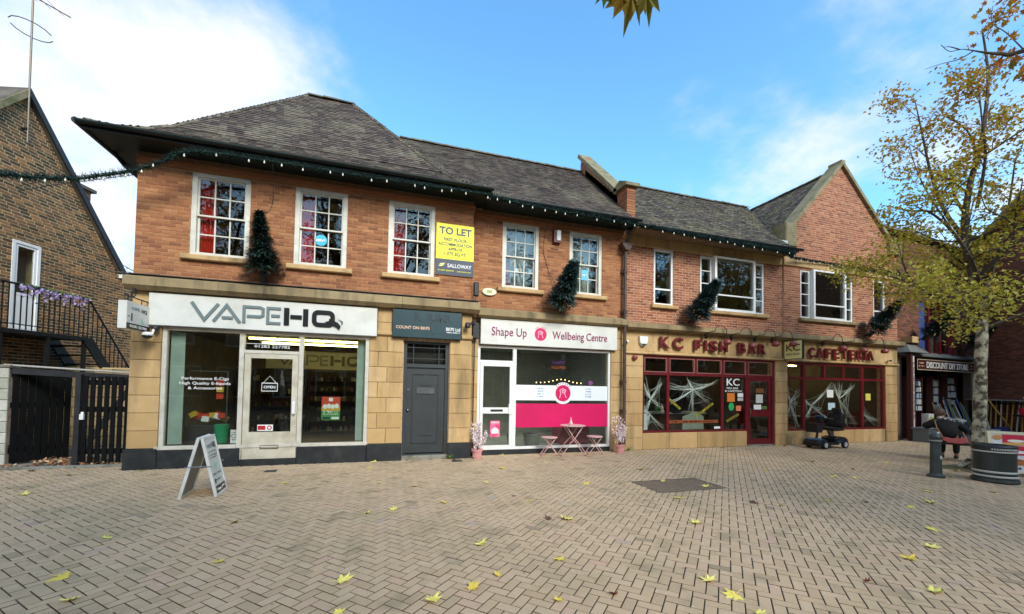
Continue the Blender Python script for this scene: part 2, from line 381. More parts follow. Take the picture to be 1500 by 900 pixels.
def spans_of(x0, x1, holes, lim=None):
    def f(z):
        a, b = (x0, x1) if lim is None else lim(z)
        out_ = []; cur = a
        for h in sorted(h for h in holes if h[2] < z < h[3]):
            if h[0] > cur: out_.append((cur, h[0]))
            cur = max(cur, h[1])
        if cur < b: out_.append((cur, b))
        return [s_ for s_ in out_ if s_[1]-s_[0] > .02]
    return f
def tile_rows(mb, Lf, Rf, n, up, w=.15, th=.021, over=.5, jit=1.0):
    """Lf, Rf: v in 0..1 -> end points of the row; up: outward normal"""
    up = Vector(up)
    for i in range(n):
        v0, v1 = i/n, min(1, (i+1+over)/n)
        a, b = Vector(Lf(v0)), Vector(Rf(v0)); a1 = Vector(Lf(v1)); b1 = Vector(Rf(v1))
        d = b-a; ln = d.length
        if ln < .05: continue
        d.normalize(); mid0 = (a+b)/2; mid1 = (a1+b1)/2
        # straight up-slope vector without the sideways drift
        us = (mid1-mid0); us -= d*us.dot(d)
        nn = up
        x = -(w/2 if i % 2 else 0)
        while x < ln-.01:
            p, q = max(0, x+.002), min(ln, x+w-.002)
            if q-p > .02:
                h = th+rnd.uniform(-.004, .005)*jit; tw = rnd.uniform(-.003, .003)*jit; dd = rnd.uniform(-.006, .006)*jit
                A0 = a+d*p-us.normalized()*dd; B0 = a+d*q-us.normalized()*dd
                mb.add([A0-nn*.004, B0-nn*.004, B0+nn*(h-tw), A0+nn*(h+tw), A0+us+nn*.002, B0+us+nn*.002],
                       [(0,1,2,3),(3,2,5,4),(0,3,4),(1,5,2)], rnd.random())
            x += w
def ridge_tiles(mb, a, b, r=.09, ln=.3, up=(0,0,1)):
    a, b = Vector(a), Vector(b); d = b-a; n = max(1, int(d.length/ln)); d.normalize(); up = Vector(up); s = d.cross(up).normalized(); up = s.cross(d)
    st = (b-a).length/n
    for i in range(n):
        p0 = a+d*(i*st); p1 = a+d*((i+1)*st+.02); rr = r*rnd.uniform(.95, 1.06); lift = rnd.uniform(0, .01)
        vs = []
        for p, k in ((p0, 1.0), (p1, .90)):
            for t in range(7):
                an = pi*t/6; vs.append(p+s*cos(an)*rr*k+up*(sin(an)*rr*k*.8+lift-.02))
        mb.add(vs, [(t, t+1, t+8, t+7) for t in range(6)]+[tuple(range(6, -1, -1))], rnd.random())
def stone_course(parent, x0, x1, z0, z1, y0, y1, rows, mt, split=None, name='stone_block', bev=.008, gap=.006):
    hz = (z1-z0)/rows
    for r in range(rows):
        cuts = [x0, x1] if not split else sorted({x0, x1, *(split if r % 2 == 0 else [ (c+x0)/2 if len(split) == 1 else c-.12 for c in split])})
        for a, b in zip(cuts, cuts[1:]):
            build(MB().bevbox(a+gap/2, b-gap/2, y0+rnd.uniform(-.002, .002), y1, z0+r*hz+gap/2, z0+(r+1)*hz-gap/2, bev, rnd.random()), name, mt, parent)
def pane(parent, x0, x1, y, z0, z1, g_=GL):
    return build(MB().box(x0, x1, y, y+.004, z0, z1), 'pane', g_, parent)
def frame_box(mb, x0, x1, z0, z1, y0, y1, t, tb=None, tt=None):
    tb = tb or t; tt = tt or t
    mb.box(x0, x0+t, y0, y1, z0, z1); mb.box(x1-t, x1, y0, y1, z0, z1)
    mb.box(x0+t, x1-t, y0, y1, z0, z0+tb); mb.box(x0+t, x1-t, y0, y1, z1-tt, z1)
def sash_window(bld, x0, x1, z0, z1, y, curtain=None, cw=.3):
    f = MB(); frame_box(f, x0, x1, z0, z1, y+.02, y+.16, .085, .06, .07)
    w = build(f, 'window', WHITE, bld)
    build(MB().bevbox(x0-.12, x1+.12, y-.09, y+.02, z0-.10, z0-.0, .015, .7), 'sill', STONE, w)
    zm = (z0+z1)/2
    for (za, zb, yy) in ((zm-.02, z1-.07, y+.055), (z0+.06, zm+.02, y+.10)):
        s = MB(); a, b = x0+.085, x1-.085; frame_box(s, a, b, za, zb, yy, yy+.04, .03)
        cw_ = (b-a-.06)/3; ch = (zb-za-.06)/2
        for k in (1, 2): s.box(a+.03+cw_*k-.011, a+.03+cw_*k+.011, yy+.004, yy+.036, za+.03, zb-.03)
        s.box(a+.03, b-.03, yy+.002, yy+.034, za+.03+ch-.011, za+.03+ch+.011)
        sh = build(s, 'sash', WHITE, w)
        for i in range(3):
            for j in range(2):
                pane(w, a+.03+cw_*i+.005, a+.03+cw_*(i+1)-.005, yy+.018, za+.03+ch*j+.005, za+.03+ch*(j+1)-.005)
    if curtain:
        c = MB(); n = 28; vs = []
        for zz in (z0+.02, z1-.02):
            for i in range(n+1): vs.append((x0+.09+cw*i/n, y+.20+.025*sin(i*1.35)+.01*sin(i*.5+zz), zz))
        c.add(vs, [(i, i+1, n+2+i, n+1+i) for i in range(n)])
        build(c, 'curtain', curtain, w)
    return w
def gutter(parent, x0, x1, y, z, mt=BLKG, r=.055):
    n = 8; vs = []
    for x in (x0, x1):
        for t in range(n+1):
            an = pi+pi*t/n; vs.append((x, y+r*cos(an), z+r*sin(an)))
        for t in range(n+1):
            an = 2*pi-pi*t/n; vs.append((x, y+(r-.006)*cos(an), z+(r-.006)*sin(an)))
    k = 2*(n+1)
    mb = MB().add(vs, [(i, (i+1) % k, k+(i+1) % k, k+i) for i in range(k)]+[tuple(range(k-1, -1, -1)), tuple(range(k, 2*k))])
    return build(mb, 'gutter', mt, parent)
# ------------------------------------------------------------------ corner building (vape shop and number 74)
RED_C = mat('red_curtain', '#e0341a', .85, var='#c0240f', scale=6)
PINK_C = mat('pale_pink_curtain', '#d9a49a', .85, var='#c08a80', scale=6)
B1 = thing('corner_shop_building', 'orange brick corner building with hipped tile roof and vape shop below', 'building', (-1.3, 3, 0))
H1 = [(-3.57, -2.60, 3.97, 5.55), (-1.82, -.84, 3.97, 5.55), (-.02, .96, 3.97, 5.55)]
w = build(wall_holes(MB(), -4.4, 1.82, 3.22, 5.80, 0, .28, H1), 'wall', MORT_A, B1)
brickwork(w, spans_of(-4.4, 1.82, H1), 3.50, 5.56, 0, BR_A)
bb = MB().box(-4.42, 1.84, -.035, .05, 5.565, 5.625).box(-4.42, 1.84, -.06, .05, 5.63, 5.69); build(bb, 'eaves_band', BR_A, B1)
sw = MB()   # side and back walls, floors and ceilings of the rooms
sw.box(-4.4, -4.1, .28, 5.4, 0, 5.8); sw.box(1.55, 1.82, .28, 5.4, 0, 5.8); sw.box(-4.4, 1.82, 5.4, 5.7, 0, 5.8)
build(sw, 'side_wall', MORT_A, B1)
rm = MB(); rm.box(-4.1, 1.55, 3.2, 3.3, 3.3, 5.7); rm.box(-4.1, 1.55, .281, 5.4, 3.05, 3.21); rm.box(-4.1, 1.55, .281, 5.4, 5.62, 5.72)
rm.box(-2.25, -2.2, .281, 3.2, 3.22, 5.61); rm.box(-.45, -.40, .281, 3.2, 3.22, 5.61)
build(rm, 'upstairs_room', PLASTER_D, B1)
for h in H1: sash_window(B1, *h[:2], *h[2:], 0, RED_C, .27)
# roof
EZ = 5.90
PV = ((0, 0), (.1, .13), (.2, .33), (.3, .62), (1, 3.15))
def prof(v):
    for (a, h0), (b, h1) in zip(PV, PV[1:]):
        if v <= b+1e-6: return EZ+h0+(h1-h0)*(v-a)/(b-a)
F_L = lambda v: (-4.9+2.8*v, -.55+3.0*v, prof(v)); F_R = lambda v: (2.1-3.1*v, -.55+3.0*v, prof(v))
BK_L = lambda v: (-4.9+2.8*v, 5.45-3.0*v, prof(v)); BK_R = lambda v: (2.1-3.1*v, 5.45-3.0*v, prof(v))
def facet(mb, Lf, Rf, v0, v1): mb.add([Lf(v0), Rf(v0), Rf(v1), Lf(v1)], [(0,1,2,3)])
rf = MB()
for (a, b) in ((F_L, F_R), (F_R, BK_R), (BK_R, BK_L), (BK_L, F_L)):
    for (q0, _), (q1, _) in zip(PV, PV[1:]): facet(rf, a, b, q0, q1)
roof = build(rf, 'roof', TILE_A, B1)
tl = MB()
def seg(f, v0, v1): return lambda v: f(v0+(v1-v0)*v)
for (a, b, nrm) in ((F_L, F_R, (0,-1)), (F_R, BK_R, (1,0)), (BK_L, F_L, (-1,0))):
    for v0, v1, n_, sl in ((0, .1, 4, .43), (.1, .2, 4, .67), (.2, .3, 5, .97), (.3, 1, 34, 1.2)):
        nz = Vector((nrm[0]*sl, nrm[1]*sl, 1)).normalized(); tile_rows(tl, seg(a, v0, v1), seg(b, v0, v1), n_, nz, .148)
stuff(build(tl, 'roof_tiles', TILE_A, roof))
hp = MB()
for a in (F_L, F_R, BK_L, BK_R): [ridge_tiles(hp, a(q0+.003), a(q1), .072, .105) for q0, q1 in ((0, .1), (.1, .2), (.2, .3), (.3, 1))]
ridge_tiles(hp, F_L(1), F_R(1), .10, .3); build(hp, 'ridge_tile', TILE_B, roof)
sf = MB().box(-4.88, 2.08, -.53, .02, 5.785, 5.82).box(-4.88, -4.401, .02, 5.4, 5.785, 5.82).box(1.821, 2.08, .02, 5.4, 5.785, 5.82)
sf.box(-4.90, 2.10, -.56, -.531, 5.765, 5.90).box(-4.905, -4.881, -.53, 5.4, 5.765, 5.90); sf.box(2.081, 2.105, -.53, 5.4, 5.765, 5.9)
build(sf, 'soffit', BLKG, B1)
gutter(B1, -4.95, 2.12, -.62, 5.86)
sg = MB().tube([(-4.97, y_, 5.855) for y_ in (-.62, 5.4)], .05, 8); build(sg, 'gutter', BLKG, B1)
dp = MB().tube([(-4.9, .2, 5.82), (-4.75, .3, 5.6), (-4.47, .33, 5.35), (-4.46, .33, 3.5)], .035, 8); build(dp, 'downpipe', BLK, B1)
# cornice, pilasters, plinth
for a, b in ((-4.46, -3.02), (-3.02, -1.36), (-1.36, .3), (.3, 1.97)):
    mb = MB(); pr = [(-.20, 3.30), (-.20, 3.44), (-.05, 3.50), (.10, 3.50), (.10, 3.23), (-.12, 3.23)]; mb.prismx(pr, a+.003, b-.003, rnd.random()); build(mb, 'cornice_stone', STONE_W, B1)
fl = MB().box(-4.44, 1.95, -.13, .0-.007, 3.502, 3.515); build(fl, 'cornice_flashing', mat('dark_lead', '#2c2a29', .7, var='#3a3735', scale=8), B1)
hw_ = MB(); wall_holes(hw_, -4.40, 1.82, 0, 3.225, .06, .27, [(-3.93, -.345, .0, 2.6), (.36, 1.335, -.1, 2.56)]); build(hw_, 'shopfront_wall', MORT_B, B1)
stone_course(B1, -4.40, -3.935, .37, 2.62, 0, .06, 7, STONE); stone_course(B1, -.345, .345, .36, 2.62, 0, .06, 7, STONE, [.02])
stone_course(B1, 1.345, 1.83, .34, 2.62, 0, .06, 7, STONE)
for a, b in ((-4.40, -4.14), (-.19, .11), (1.60, 1.83)): stone_course(B1, a, b, 2.62, 3.22, 0, .06, 2, STONE)
pm = MB().prismx([(-.05, 2.66), (-.05, 2.71), (0, 2.74), (0, 2.63)], -.19, .105).prismx([(-.05, 2.66), (-.05, 2.71), (0, 2.74), (0, 2.63)], 1.6, 1.84); build(pm, 'stone_moulding', STONE, B1)
for q in ((-4.43, -3.93, -.035, .365), (-3.928, -2.635, -.03, .345), (-1.655, -.347, -.03, .34), (-.345, .355, -.035, .36), (1.34, 1.855, -.035, .335)): build(MB().bevbox(q[0], q[1], q[2], .058, -.02, q[3], .012), 'plinth', PLINTH, B1)
build(MB().box(-2.63, -1.66, -.02, .058, -.02, .11), 'door_step', PLINTH, B1)
# vape shopfront
sfm = MB(); y0, y1 = .02, .11
frame_box(sfm, -3.93, -.345, .345, 2.60, y0, y1, .07, .06, .06)
sfm.box(-2.70, -2.62, y0, y1, .406, 2.54); sfm.box(-1.665, -1.585, y0, y1, .406, 2.54); sfm.box(-2.62, -1.665, y0+.005, y1-.005, 2.17, 2.23)
sfm.box(-2.67, -2.62, y0+.002, y1, .12, .344); sfm.box(-1.665, -1.615, y0+.002, y1, .12, .344)
sfm.box(-3.98, -2.70, -.02, .019, .345, .40); sfm.box(-1.59, -.33, -.02, .019, .345, .40)
s1 = build(sfm, 'shopfront_frame', mat('shopfront_white_paint', '#cfcabd', .45, var='#bdb6a6', scale=4, dirt='#7d7563', dscale=5, damt=.4), B1)
for a, b, c, d in ((-3.86, -2.70, .405, 2.54), (-1.585, -.415, .405, 2.54), (-2.62, -1.665, 2.23, 2.54)): pane(s1, a, b, .065, c, d, GLS)
CREAM = mat('cream_door_paint', '#cdc6b4', .45, var='#bbb29d', scale=4, dirt='#8a7d63', dscale=3, damt=.5)
dm = MB(); frame_box(dm, -2.61, -1.675, .12, 2.165, .035, .085, .105, .52, .09)
d1 = build(dm, 'shop_door', CREAM, B1); pane(d1, -2.505, -1.78, .055, .64, 2.075, GLS)
build(MB().box(-1.745, -1.705, -.01, .035, .98, 1.24).box(-1.75, -1.70, -.035, -.011, 1.0, 1.22), 'door_handle', UPVC, d1)
lb = MB(); frame_box(lb, -2.30, -1.98, .315, .385, .018, .034, .012); build(lb, 'letterbox', METAL, d1)
# vertical blinds either side of the shop window
BLIND = mat('pale_green_blind', '#a9b8ac', .8, var='#93a598', scale=3)
for a, b in ((-3.85, -3.63), (-.585, -.42)):
    bl = thing('vertical_blind', 'pale green vertical blind at the %s edge of the vape shop window' % ('gate-side' if a < -2 else 'dark-door'), 'blind', ((a+b)/2, .16, .42))
    n_ = 7; wd = (b-a)/n_
    for i in range(n_): build(MB().mbox(Matrix.Translation((a+wd*(i+.5), .16, 1.47)) @ Matrix.Rotation(.35, 4, 'Z'), wd*.52, .0015, 1.05), 'slat', BLIND, bl)
# shop room
r1 = MB(); r1.box(-4.1, .2, 4.3, 4.4, .1, 3.05); r1.box(-4.1, .2, .12, 4.3, .08, .12); r1.box(-4.1, .2, .29, 4.3, 2.62, 2.70); r1.box(.1, .2, .28, 4.3, .12, 2.62); r1.box(-4.095, -4.04, .285, 4.3, .12, 2.62)
build(r1, 'shop_room', mat('vape_room', '#6b6252', .8, var='#574f42', scale=2), B1)
# number 74 door
DG = mat('dark_grey_door_paint', '#363b3c', .45, var='#2e3233', scale=4)
df = MB(); frame_box(df, .36, 1.335, .09, 2.56, .10, .19, .07, .02, .05); df.box(.43, 1.265, .10, .19, 1.99, 2.07)
f74 = build(df, 'door_frame', DG, B1)
dl = MB(); dl.box(.433, 1.262, .135, .17, .13, 1.985)
frame_box(dl, .56, 1.135, .34, 1.86, .115, .134, .022); dl.box(.74, .955, .120, .134, 1.60, 1.68); dl.box(.70, 1.0, .12, .134, .50, .53)
d74 = build(dl, 'front_door', DG, B1)
build(MB().box(.655, 1.04, .112, .119+.014, 1.42, 1.55), 'letterbox', METAL, d74)
build(MB().ball((.475, .10, 1.06), .028, 10).tube([(.475, .135, 1.06), (.475, .1, 1.06)], .012, 8), 'door_knob', METAL, d74)
build(MB().tube([(.48, .135, 1.5), (.48, .118, 1.5)], .03, 12), 'lock', METAL, d74)
text('74', 'door_number', METAL, d74, .85, 1.76, .134, .075, ext=.006)
fb = MB(); fb.box(.43, 1.265, .12, .15, 2.18, 2.195); fb.box(.43, 1.265, .12, .15, 2.42, 2.435); fb.box(.56, .575, .118, .152, 2.07, 2.51); fb.box(1.115, 1.13, .118, .152, 2.07, 2.51)
build(fb, 'fanlight_bar', DG, f74); pane(f74, .43, 1.265, .134, 2.072, 2.508, GLS)
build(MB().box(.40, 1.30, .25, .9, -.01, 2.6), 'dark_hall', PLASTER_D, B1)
build(MB().bevbox(.355, 1.34, -.01, .2, -.01, .085, .01), 'door_step', STEP, B1)

# ------------------------------------------------------------------ middle building (wellbeing centre)
B2 = thing('middle_shop_building', 'orange brick building between hipped roof and parapet, wellbeing shop below', 'building', (3.8, 3, 0))
H2 = [(2.58, 3.51, 3.96, 5.54), (4.33, 5.25, 3.96, 5.54)]
w = build(wall_holes(MB(), 1.82, 5.90, 3.20, 5.80, .25, .53, H2), 'wall', MORT_A, B2)
brickwork(w, spans_of(1.82, 5.90, H2), 3.44, 5.56, .25, BR_A)
build(MB().box(1.821, 5.9, .215, .3, 5.56, 5.61).box(1.821, 5.9, .19, .3, 5.615, 5.66), 'eaves_band', BR_A, B2)
sash_window(B2, *H2[0], .25, PINK_C, .16); sash_window(B2, *H2[1], .25)
for h in H2: build(MB().box(h[0]+.06, h[1]-.06, .62, .63, h[2]+.03, h[3]-.03), 'roller_blind', mat('grey_green_blind', '#a9aea6', .85), B2)
rm = MB().box(1.9, 5.85, 3.6, 3.7, 3.1, 5.7).box(1.9, 5.85, .531, 3.6, 3.05, 3.15).box(1.9, 5.85, .531, 3.6, 5.60, 5.70).box(5.80, 5.90, .53, 3.6, 0, 5.75).box(1.83, 1.93, .53, 3.6, 0, 5.75)
build(rm, 'upstairs_room', mat('pale_room', '#7d817c', .9, var='#6d716c', scale=2), B2)
M_L = lambda v: (.2, -.30+2.9*v, 5.86+2.62*v); M_R = lambda v: (5.80, -.30+2.9*v, 5.86+2.62*v)
rf = MB(); facet(rf, M_L, M_R, 0, 1); rf.add([M_R(1), M_L(1), (.2, 5.5, 5.86), (5.8, 5.5, 5.86)], [(0,1,2,3)]); roof = build(rf, 'roof', TILE_A, B2)
tl = MB(); tile_rows(tl, lambda v: (M_L(v)[0]+.0, M_L(v)[1], M_L(v)[2]), M_R, 41, Vector((0, -2.62, 2.9)).normalized(), .148); stuff(build(tl, 'roof_tiles', TILE_A, roof))
rt_ = MB(); ridge_tiles(rt_, M_L(1), M_R(1), .10, .3); build(rt_, 'ridge_tile', TILE_B, roof)
build(MB().box(2.11, 5.9, -.29, .249, 5.755, 5.785).box(2.11, 5.9, -.315, -.291, 5.74, 5.86), 'soffit', BLKG, B2); gutter(B2, 2.13, 6.0, -.37, 5.82)
for a, b in ((1.985, 3.3), (3.3, 4.7), (4.7, 5.90)):
    build(MB().prismx([(.06, 3.24), (.06, 3.37), (.19, 3.43), (.34, 3.43), (.34, 3.19), (.13, 3.19)], a+.003, b-.003, rnd.random()), 'cornice_stone', STONE_W, B2)
hw_ = MB(); wall_holes(hw_, 1.84, 5.90, 0, 3.195, .31, .50, [(2.04, 5.525, 0, 2.56)]); build(hw_, 'shopfront_wall', MORT_B, B2)
stone_course(B2, 1.86, 2.04, .06, 2.60, .25, .31, 8, STONE); stone_course(B2, 5.53, 5.90, .0, 2.60, .25, .31, 8, STONE); stone_course(B2, 5.67, 5.90, 2.60, 3.19, .25, .31, 2, STONE)
build(MB().bevbox(2.04, 5.53, .27, .40, -.01, .115, .012), 'plinth', PLINTH, B2); build(MB().bevbox(1.85, 2.035, .235, .31, -.01, .06, .01), 'plinth', PLINTH, B2)
sfm = MB(); y0, y1 = .27, .345; frame_box(sfm, 2.04, 5.525, .12, 2.56, y0, y1, .055, .06, .05); sfm.box(2.905, 2.985, y0, y1, .18, 2.51); sfm.box(2.095, 2.905, y0+.003, y1-.003, 2.16, 2.22)
s2 = build(sfm, 'shopfront_frame', UPVC, B2); pane(s2, 2.985, 5.47, .305, .18, 2.51, GLS); pane(s2, 2.095, 2.905, .305, 2.22, 2.51, GLS)
dm = MB(); frame_box(dm, 2.10, 2.90, .125, 2.155, .255, .32, .075, .10, .075); dm.box(2.175, 2.825, .256, .32, .97, 1.11)
d2 = build(dm, 'shop_door', UPVC, B2); pane(d2, 2.175, 2.825, .285, .225, .97, GLS); pane(d2, 2.175, 2.825, .285, 1.11, 2.08, GLS)
build(MB().box(2.36, 2.66, .250, .2555, 1.015, 1.065), 'letterbox', BLK, d2); build(MB().box(2.80, 2.895, .235, .254, .955, 1.19), 'lock_plate', UPVC, d2)
r2 = MB().box(2.0, 5.8, 4.0, 4.1, 0, 3.05).box(1.94, 5.8, .40, 4.0, .0, .09).box(1.94, 5.8, .54, 4.0, 2.74, 2.80)
build(r2, 'shop_room', mat('wellbeing_room', '#9a9c90', .8, var='#85877c', scale=2), B2)

# ------------------------------------------------------------------ fish bar building with gable
B3 = thing('gabled_shop_building', 'red brick building with tall gable, fish bar and cafeteria below', 'building', (11, 3, 0))
H3 = [(6.83, 7.45, 3.88, 5.40), (8.36, 10.68, 3.86, 5.38)]
H4 = [(12.07, 14.33, 3.86, 5.36), (15.30, 15.86, 3.88, 5.34)]
w = build(wall_holes(MB(), 5.90, 11.40, 3.18, 5.80, .27, .55, H3), 'wall', MORT_B, B3)
brickwork(w, spans_of(5.90, 11.40, H3), 3.35, 5.41, .27, BR_B, dims=(.190, .0545, .0145))
GAB = [(11.40, 6.50), (11.78, 6.72), (13.83, 8.92), (16.02, 6.74), (16.45, 6.55)]
def glim(z):
    if z < 6.5: return (11.40, 16.45)
    if z < 6.72: return (11.42+(z-6.5)*1.6, 16.43-(z-6.5)*1.8)
    return (11.78+(z-6.72)/2.2*2.05, 16.02-(z-6.72)/2.2*2.17)
g2 = MB(); wall_holes(g2, 11.40, 16.45, 3.18, 5.7, .22, .50, H4); g2.prism([(11.40, 5.7), (16.45, 5.7), *reversed(GAB)], .22, .50); g2.box(16.17, 16.45, .5, 6, 0, 6.5)
wg = build(g2, 'gable_wall', MORT_B, B3)
brickwork(wg, spans_of(11.40, 16.45, H4), 3.35, 5.41, .22, BR_B, dims=(.190, .0545, .0145))
brickwork(wg, spans_of(11.40, 16.45, [], glim), 5.69, 8.88, .22, BR_B, 150, dims=(.190, .0545, .0145))
# stone band over the upper windows
for a, b, yb in ((5.92, 7.7, .235), (7.7, 9.5, .235), (9.5, 11.39, .235), (11.36, 13.1, .17), (13.1, 14.8, .17), (14.8, 16.49, .17)):
    build(MB().bevbox(a+.002, b-.002, yb, .3 if yb > .2 else .25, 5.415, 5.675, .012, rnd.random()), 'band_stone', STONE, B3)
# upper windows
def casement(bld, x0, x1, z0, z1, y, kind):
    f = MB(); frame_box(f, x0, x1, z0, z1, y+.015, y+.10, .055)
    w_ = build(f, 'window', UPVC, bld)
    build(MB().bevbox(x0-.10, x1+.12, y-.10, y+.015, z0-.10, z0, .015, .3), 'sill', STONE_W if x0 > 11.5 else STONE, w_)
    if kind == 'narrow':
        build(MB().box(x0+.055, x1-.055, y+.025, y+.08, z0+.42, z0+.46), 'glazing_bar', UPVC, w_)
        pane(w_, x0+.055, x1-.055, y+.05, z0+.46, z1-.055); pane(w_, x0+.055, x1-.055, y+.05, z0+.055, z0+.42); return
    a, b = x0+.40, x1-.42
    m_ = MB().box(a-.04, a+.01, y+.016, y+.095, z0+.055, z1-.055).box(b, b+.05, y+.016, y+.095, z0+.055, z1-.055); build(m_, 'mullion', UPVC, w_)
    pf = MB(); frame_box(pf, a+.02, b-.01, z0-.01, z1+.02, y-.10, y-.02, .075, .07, .05); pf.box(a+.095, b-.085, y-.09, y-.03, z0+.43, z0+.465); build(pf, 'casement_frame', UPVC, w_)
    pf2 = MB().box(a+.02, a+.05, y-.019, y+.04, z0, z1).box(b-.04, b-.011, y-.019, y+.04, z0, z1); build(pf2, 'casement_cheek', UPVC, w_)
    pane(w_, a+.095, b-.085, y-.06, z0+.465, z1-.03); pane(w_, a+.095, b-.085, y-.06, z0+.06, z0+.43)
    for (p, q) in ((x0+.055, a-.04), (b+.05, x1-.055)):
        h = (z1-z0-.11)/4; gb = MB()
        for k in (1, 2, 3): gb.box(p, q, y+.02, y+.07, z0+.055+h*k-.012, z0+.055+h*k+.012)
        build(gb, 'glazing_bar', UPVC, w_)
        for k in range(4): pane(w_, p, q, y+.045, z0+.055+h*k+.012, z0+.055+h*(k+1)-.012)
casement(B3, *H3[0], .27, 'narrow'); casement(B3, *H3[1], .27, 'wide'); casement(B3, *H4[0], .22, 'wide'); casement(B3, *H4[1], .22, 'narrow')
rm = MB().box(5.95, 16.1, 3.6, 3.7, 3.1, 5.7).box(5.95, 16.1, .551, 3.6, 3.03, 3.13).box(5.95, 16.1, .551, 3.6, 5.6, 5.68).box(11.36, 11.46, .56, 3.6, 3.13, 5.6); build(rm, 'upstairs_room', mat('grey_room', '#66695f', .9), B3)
# roofs
K_L = lambda v: (5.98, -.28+2.85*v, 5.76+2.56*v); K_R = lambda v: (11.15+1.9*max(0, v-.25)*1.0, -.28+2.85*v, 5.76+2.56*v)
rf = MB(); facet(rf, K_L, K_R, 0, .25); facet(rf, K_L, K_R, .25, 1); rf.add([K_R(1), K_L(1), (5.98, 5.5, 5.76), (13, 5.5, 5.76)], [(0,1,2,3)])
gr0 = lambda v: (11.05+2.78*v, .5, 6.05+2.78*v); gr1 = lambda v: (11.05+2.78*v, 6.0, 6.05+2.78*v)
rf.add([gr0(0), gr0(1), gr1(1), gr1(0)], [(0,1,2,3)]); rf.add([gr0(1), (16.6, .5, 6.05), (16.6, 6, 6.05), gr1(1)], [(0,1,2,3)])
roof = build(rf, 'roof', TILE_B, B3)
tl = MB(); tile_rows(tl, K_L, K_R, 40, Vector((0, -2.56, 2.85)).normalized(), .15, .02, jit=1.6); tile_rows(tl, gr1, gr0, 40, Vector((-1, 0, 1)).normalized(), .15, .02, jit=1.6); stuff(build(tl, 'roof_tiles', TILE_B, roof))
rt_ = MB(); ridge_tiles(rt_, K_L(1), K_R(1), .10, .3); ridge_tiles(rt_, gr0(1), gr1(1), .1, .3); build(rt_, 'ridge_tile', TILE_B, roof)
build(MB().box(5.92, 11.35, -.27, .269, 5.655, 5.685).box(5.92, 11.35, -.295, -.271, 5.64, 5.76), 'soffit', mat('cream_brown_soffit', '#7d6a50', .8, var='#67563f', scale=4), B3); gutter(B3, 6.0, 11.42, -.35, 5.715)
# gable copings and kneelers
def coping(a, b, y0, y1, t, n, parent, mt):
    (ax, az), (bx, bz) = a, b; L_ = hypot(bx-ax, bz-az); nx, nz = -(bz-az)/L_, (bx-ax)/L_
    for i in range(n):
        p = (ax+(bx-ax)*i/n, az+(bz-az)*i/n); q = (ax+(bx-ax)*(i+1)/n-(bx-ax)/L_*.006, az+(bz-az)*(i+1)/n-(bz-az)/L_*.006)
        build(MB().prism([p, q, (q[0]+nx*t, q[1]+nz*t), (p[0]+nx*t, p[1]+nz*t)], y0, y1, rnd.random()), 'coping_stone', mt, parent)
coping((11.70, 6.62), (13.83, 8.90), .13, .58, .10, 5, B3, STONE_M); coping((13.83, 8.90), (16.12, 6.62), .13, .58, .10, 5, B3, STONE_M)
build(MB().bevbox(11.36, 11.80, .10, .60, 5.98, 6.70, .03), 'kneeler', STONE_M, B3); build(MB().bevbox(16.0, 16.52, .10, .60, 6.25, 6.72, .03), 'kneeler', STONE_M, B3)
build(MB().bevbox(13.75, 13.92, .12, .55, 8.88, 9.06, .02), 'apex_stone', STONE_M, B3)
build(MB().add([(11.10, .30, 6.15), (11.22, .30, 6.12), (11.22, .9, 6.75), (11.10, .9, 6.8)], [(0,1,2,3)]).box(11.12, 11.35, .05, .09, 5.78, 6.1), 'flashing', LEAD, B3)
# parapet between the two roofs
pp = MB().prismx([(-.02, 5.9), (-.02, 6.80), (.42, 6.98), (.42, 6.70), (2.62, 8.86), (2.62, 5.9)], 5.80, 6.02); pw = build(pp, 'parapet_wall', MORT_A, B3)
kn = MB()
for r_ in range(13):
    z = 5.95+r_*.067
    kn.box(5.786, 6.03, -.034, .10 if r_ % 2 else .2, z, z+.058, rnd.random()); kn.box(5.786, 6.03, .109 if r_ % 2 else .209, .42, z, z+.058, rnd.random())
for r_ in range(9): kn.box(5.788, 6.0, 2.30, 2.63, 8.2+r_*.067, 8.258+r_*.067, rnd.random())
stuff(build(kn, 'brick_courses', BR_A, pw))
build(MB().prismx([(-.12, 6.80), (-.12, 6.88), (.20, 7.04), (.5, 6.94), (.5, 6.84)], 5.70, 6.12), 'kneeler_cap', STONE_M, B3)
for i in range(5):
    a, b = i/5, (i+1)/5-.004; pa, pb = (.40+2.3*a, 6.78+2.22*a), (.40+2.3*b, 6.78+2.22*b)
    build(MB().prismx([pa, pb, (pb[0]-.07, pb[1]+.08), (pa[0]-.07, pa[1]+.08)], 5.70, 6.12, rnd.random()), 'coping_stone', STONE_M, B3)
fs = MB()
for i in range(13):
    y_ = .1+i*.19; z_ = 5.86+(y_+.30)*2.62/2.9; fs.add([(5.792, y_, z_), (5.792, y_+.2, z_+.18), (5.792, y_+.2, z_+.36), (5.792, y_, z_+.22)], [(0,1,2,3),(3,2,1,0)])
build(fs, 'flashing', LEAD, pw)
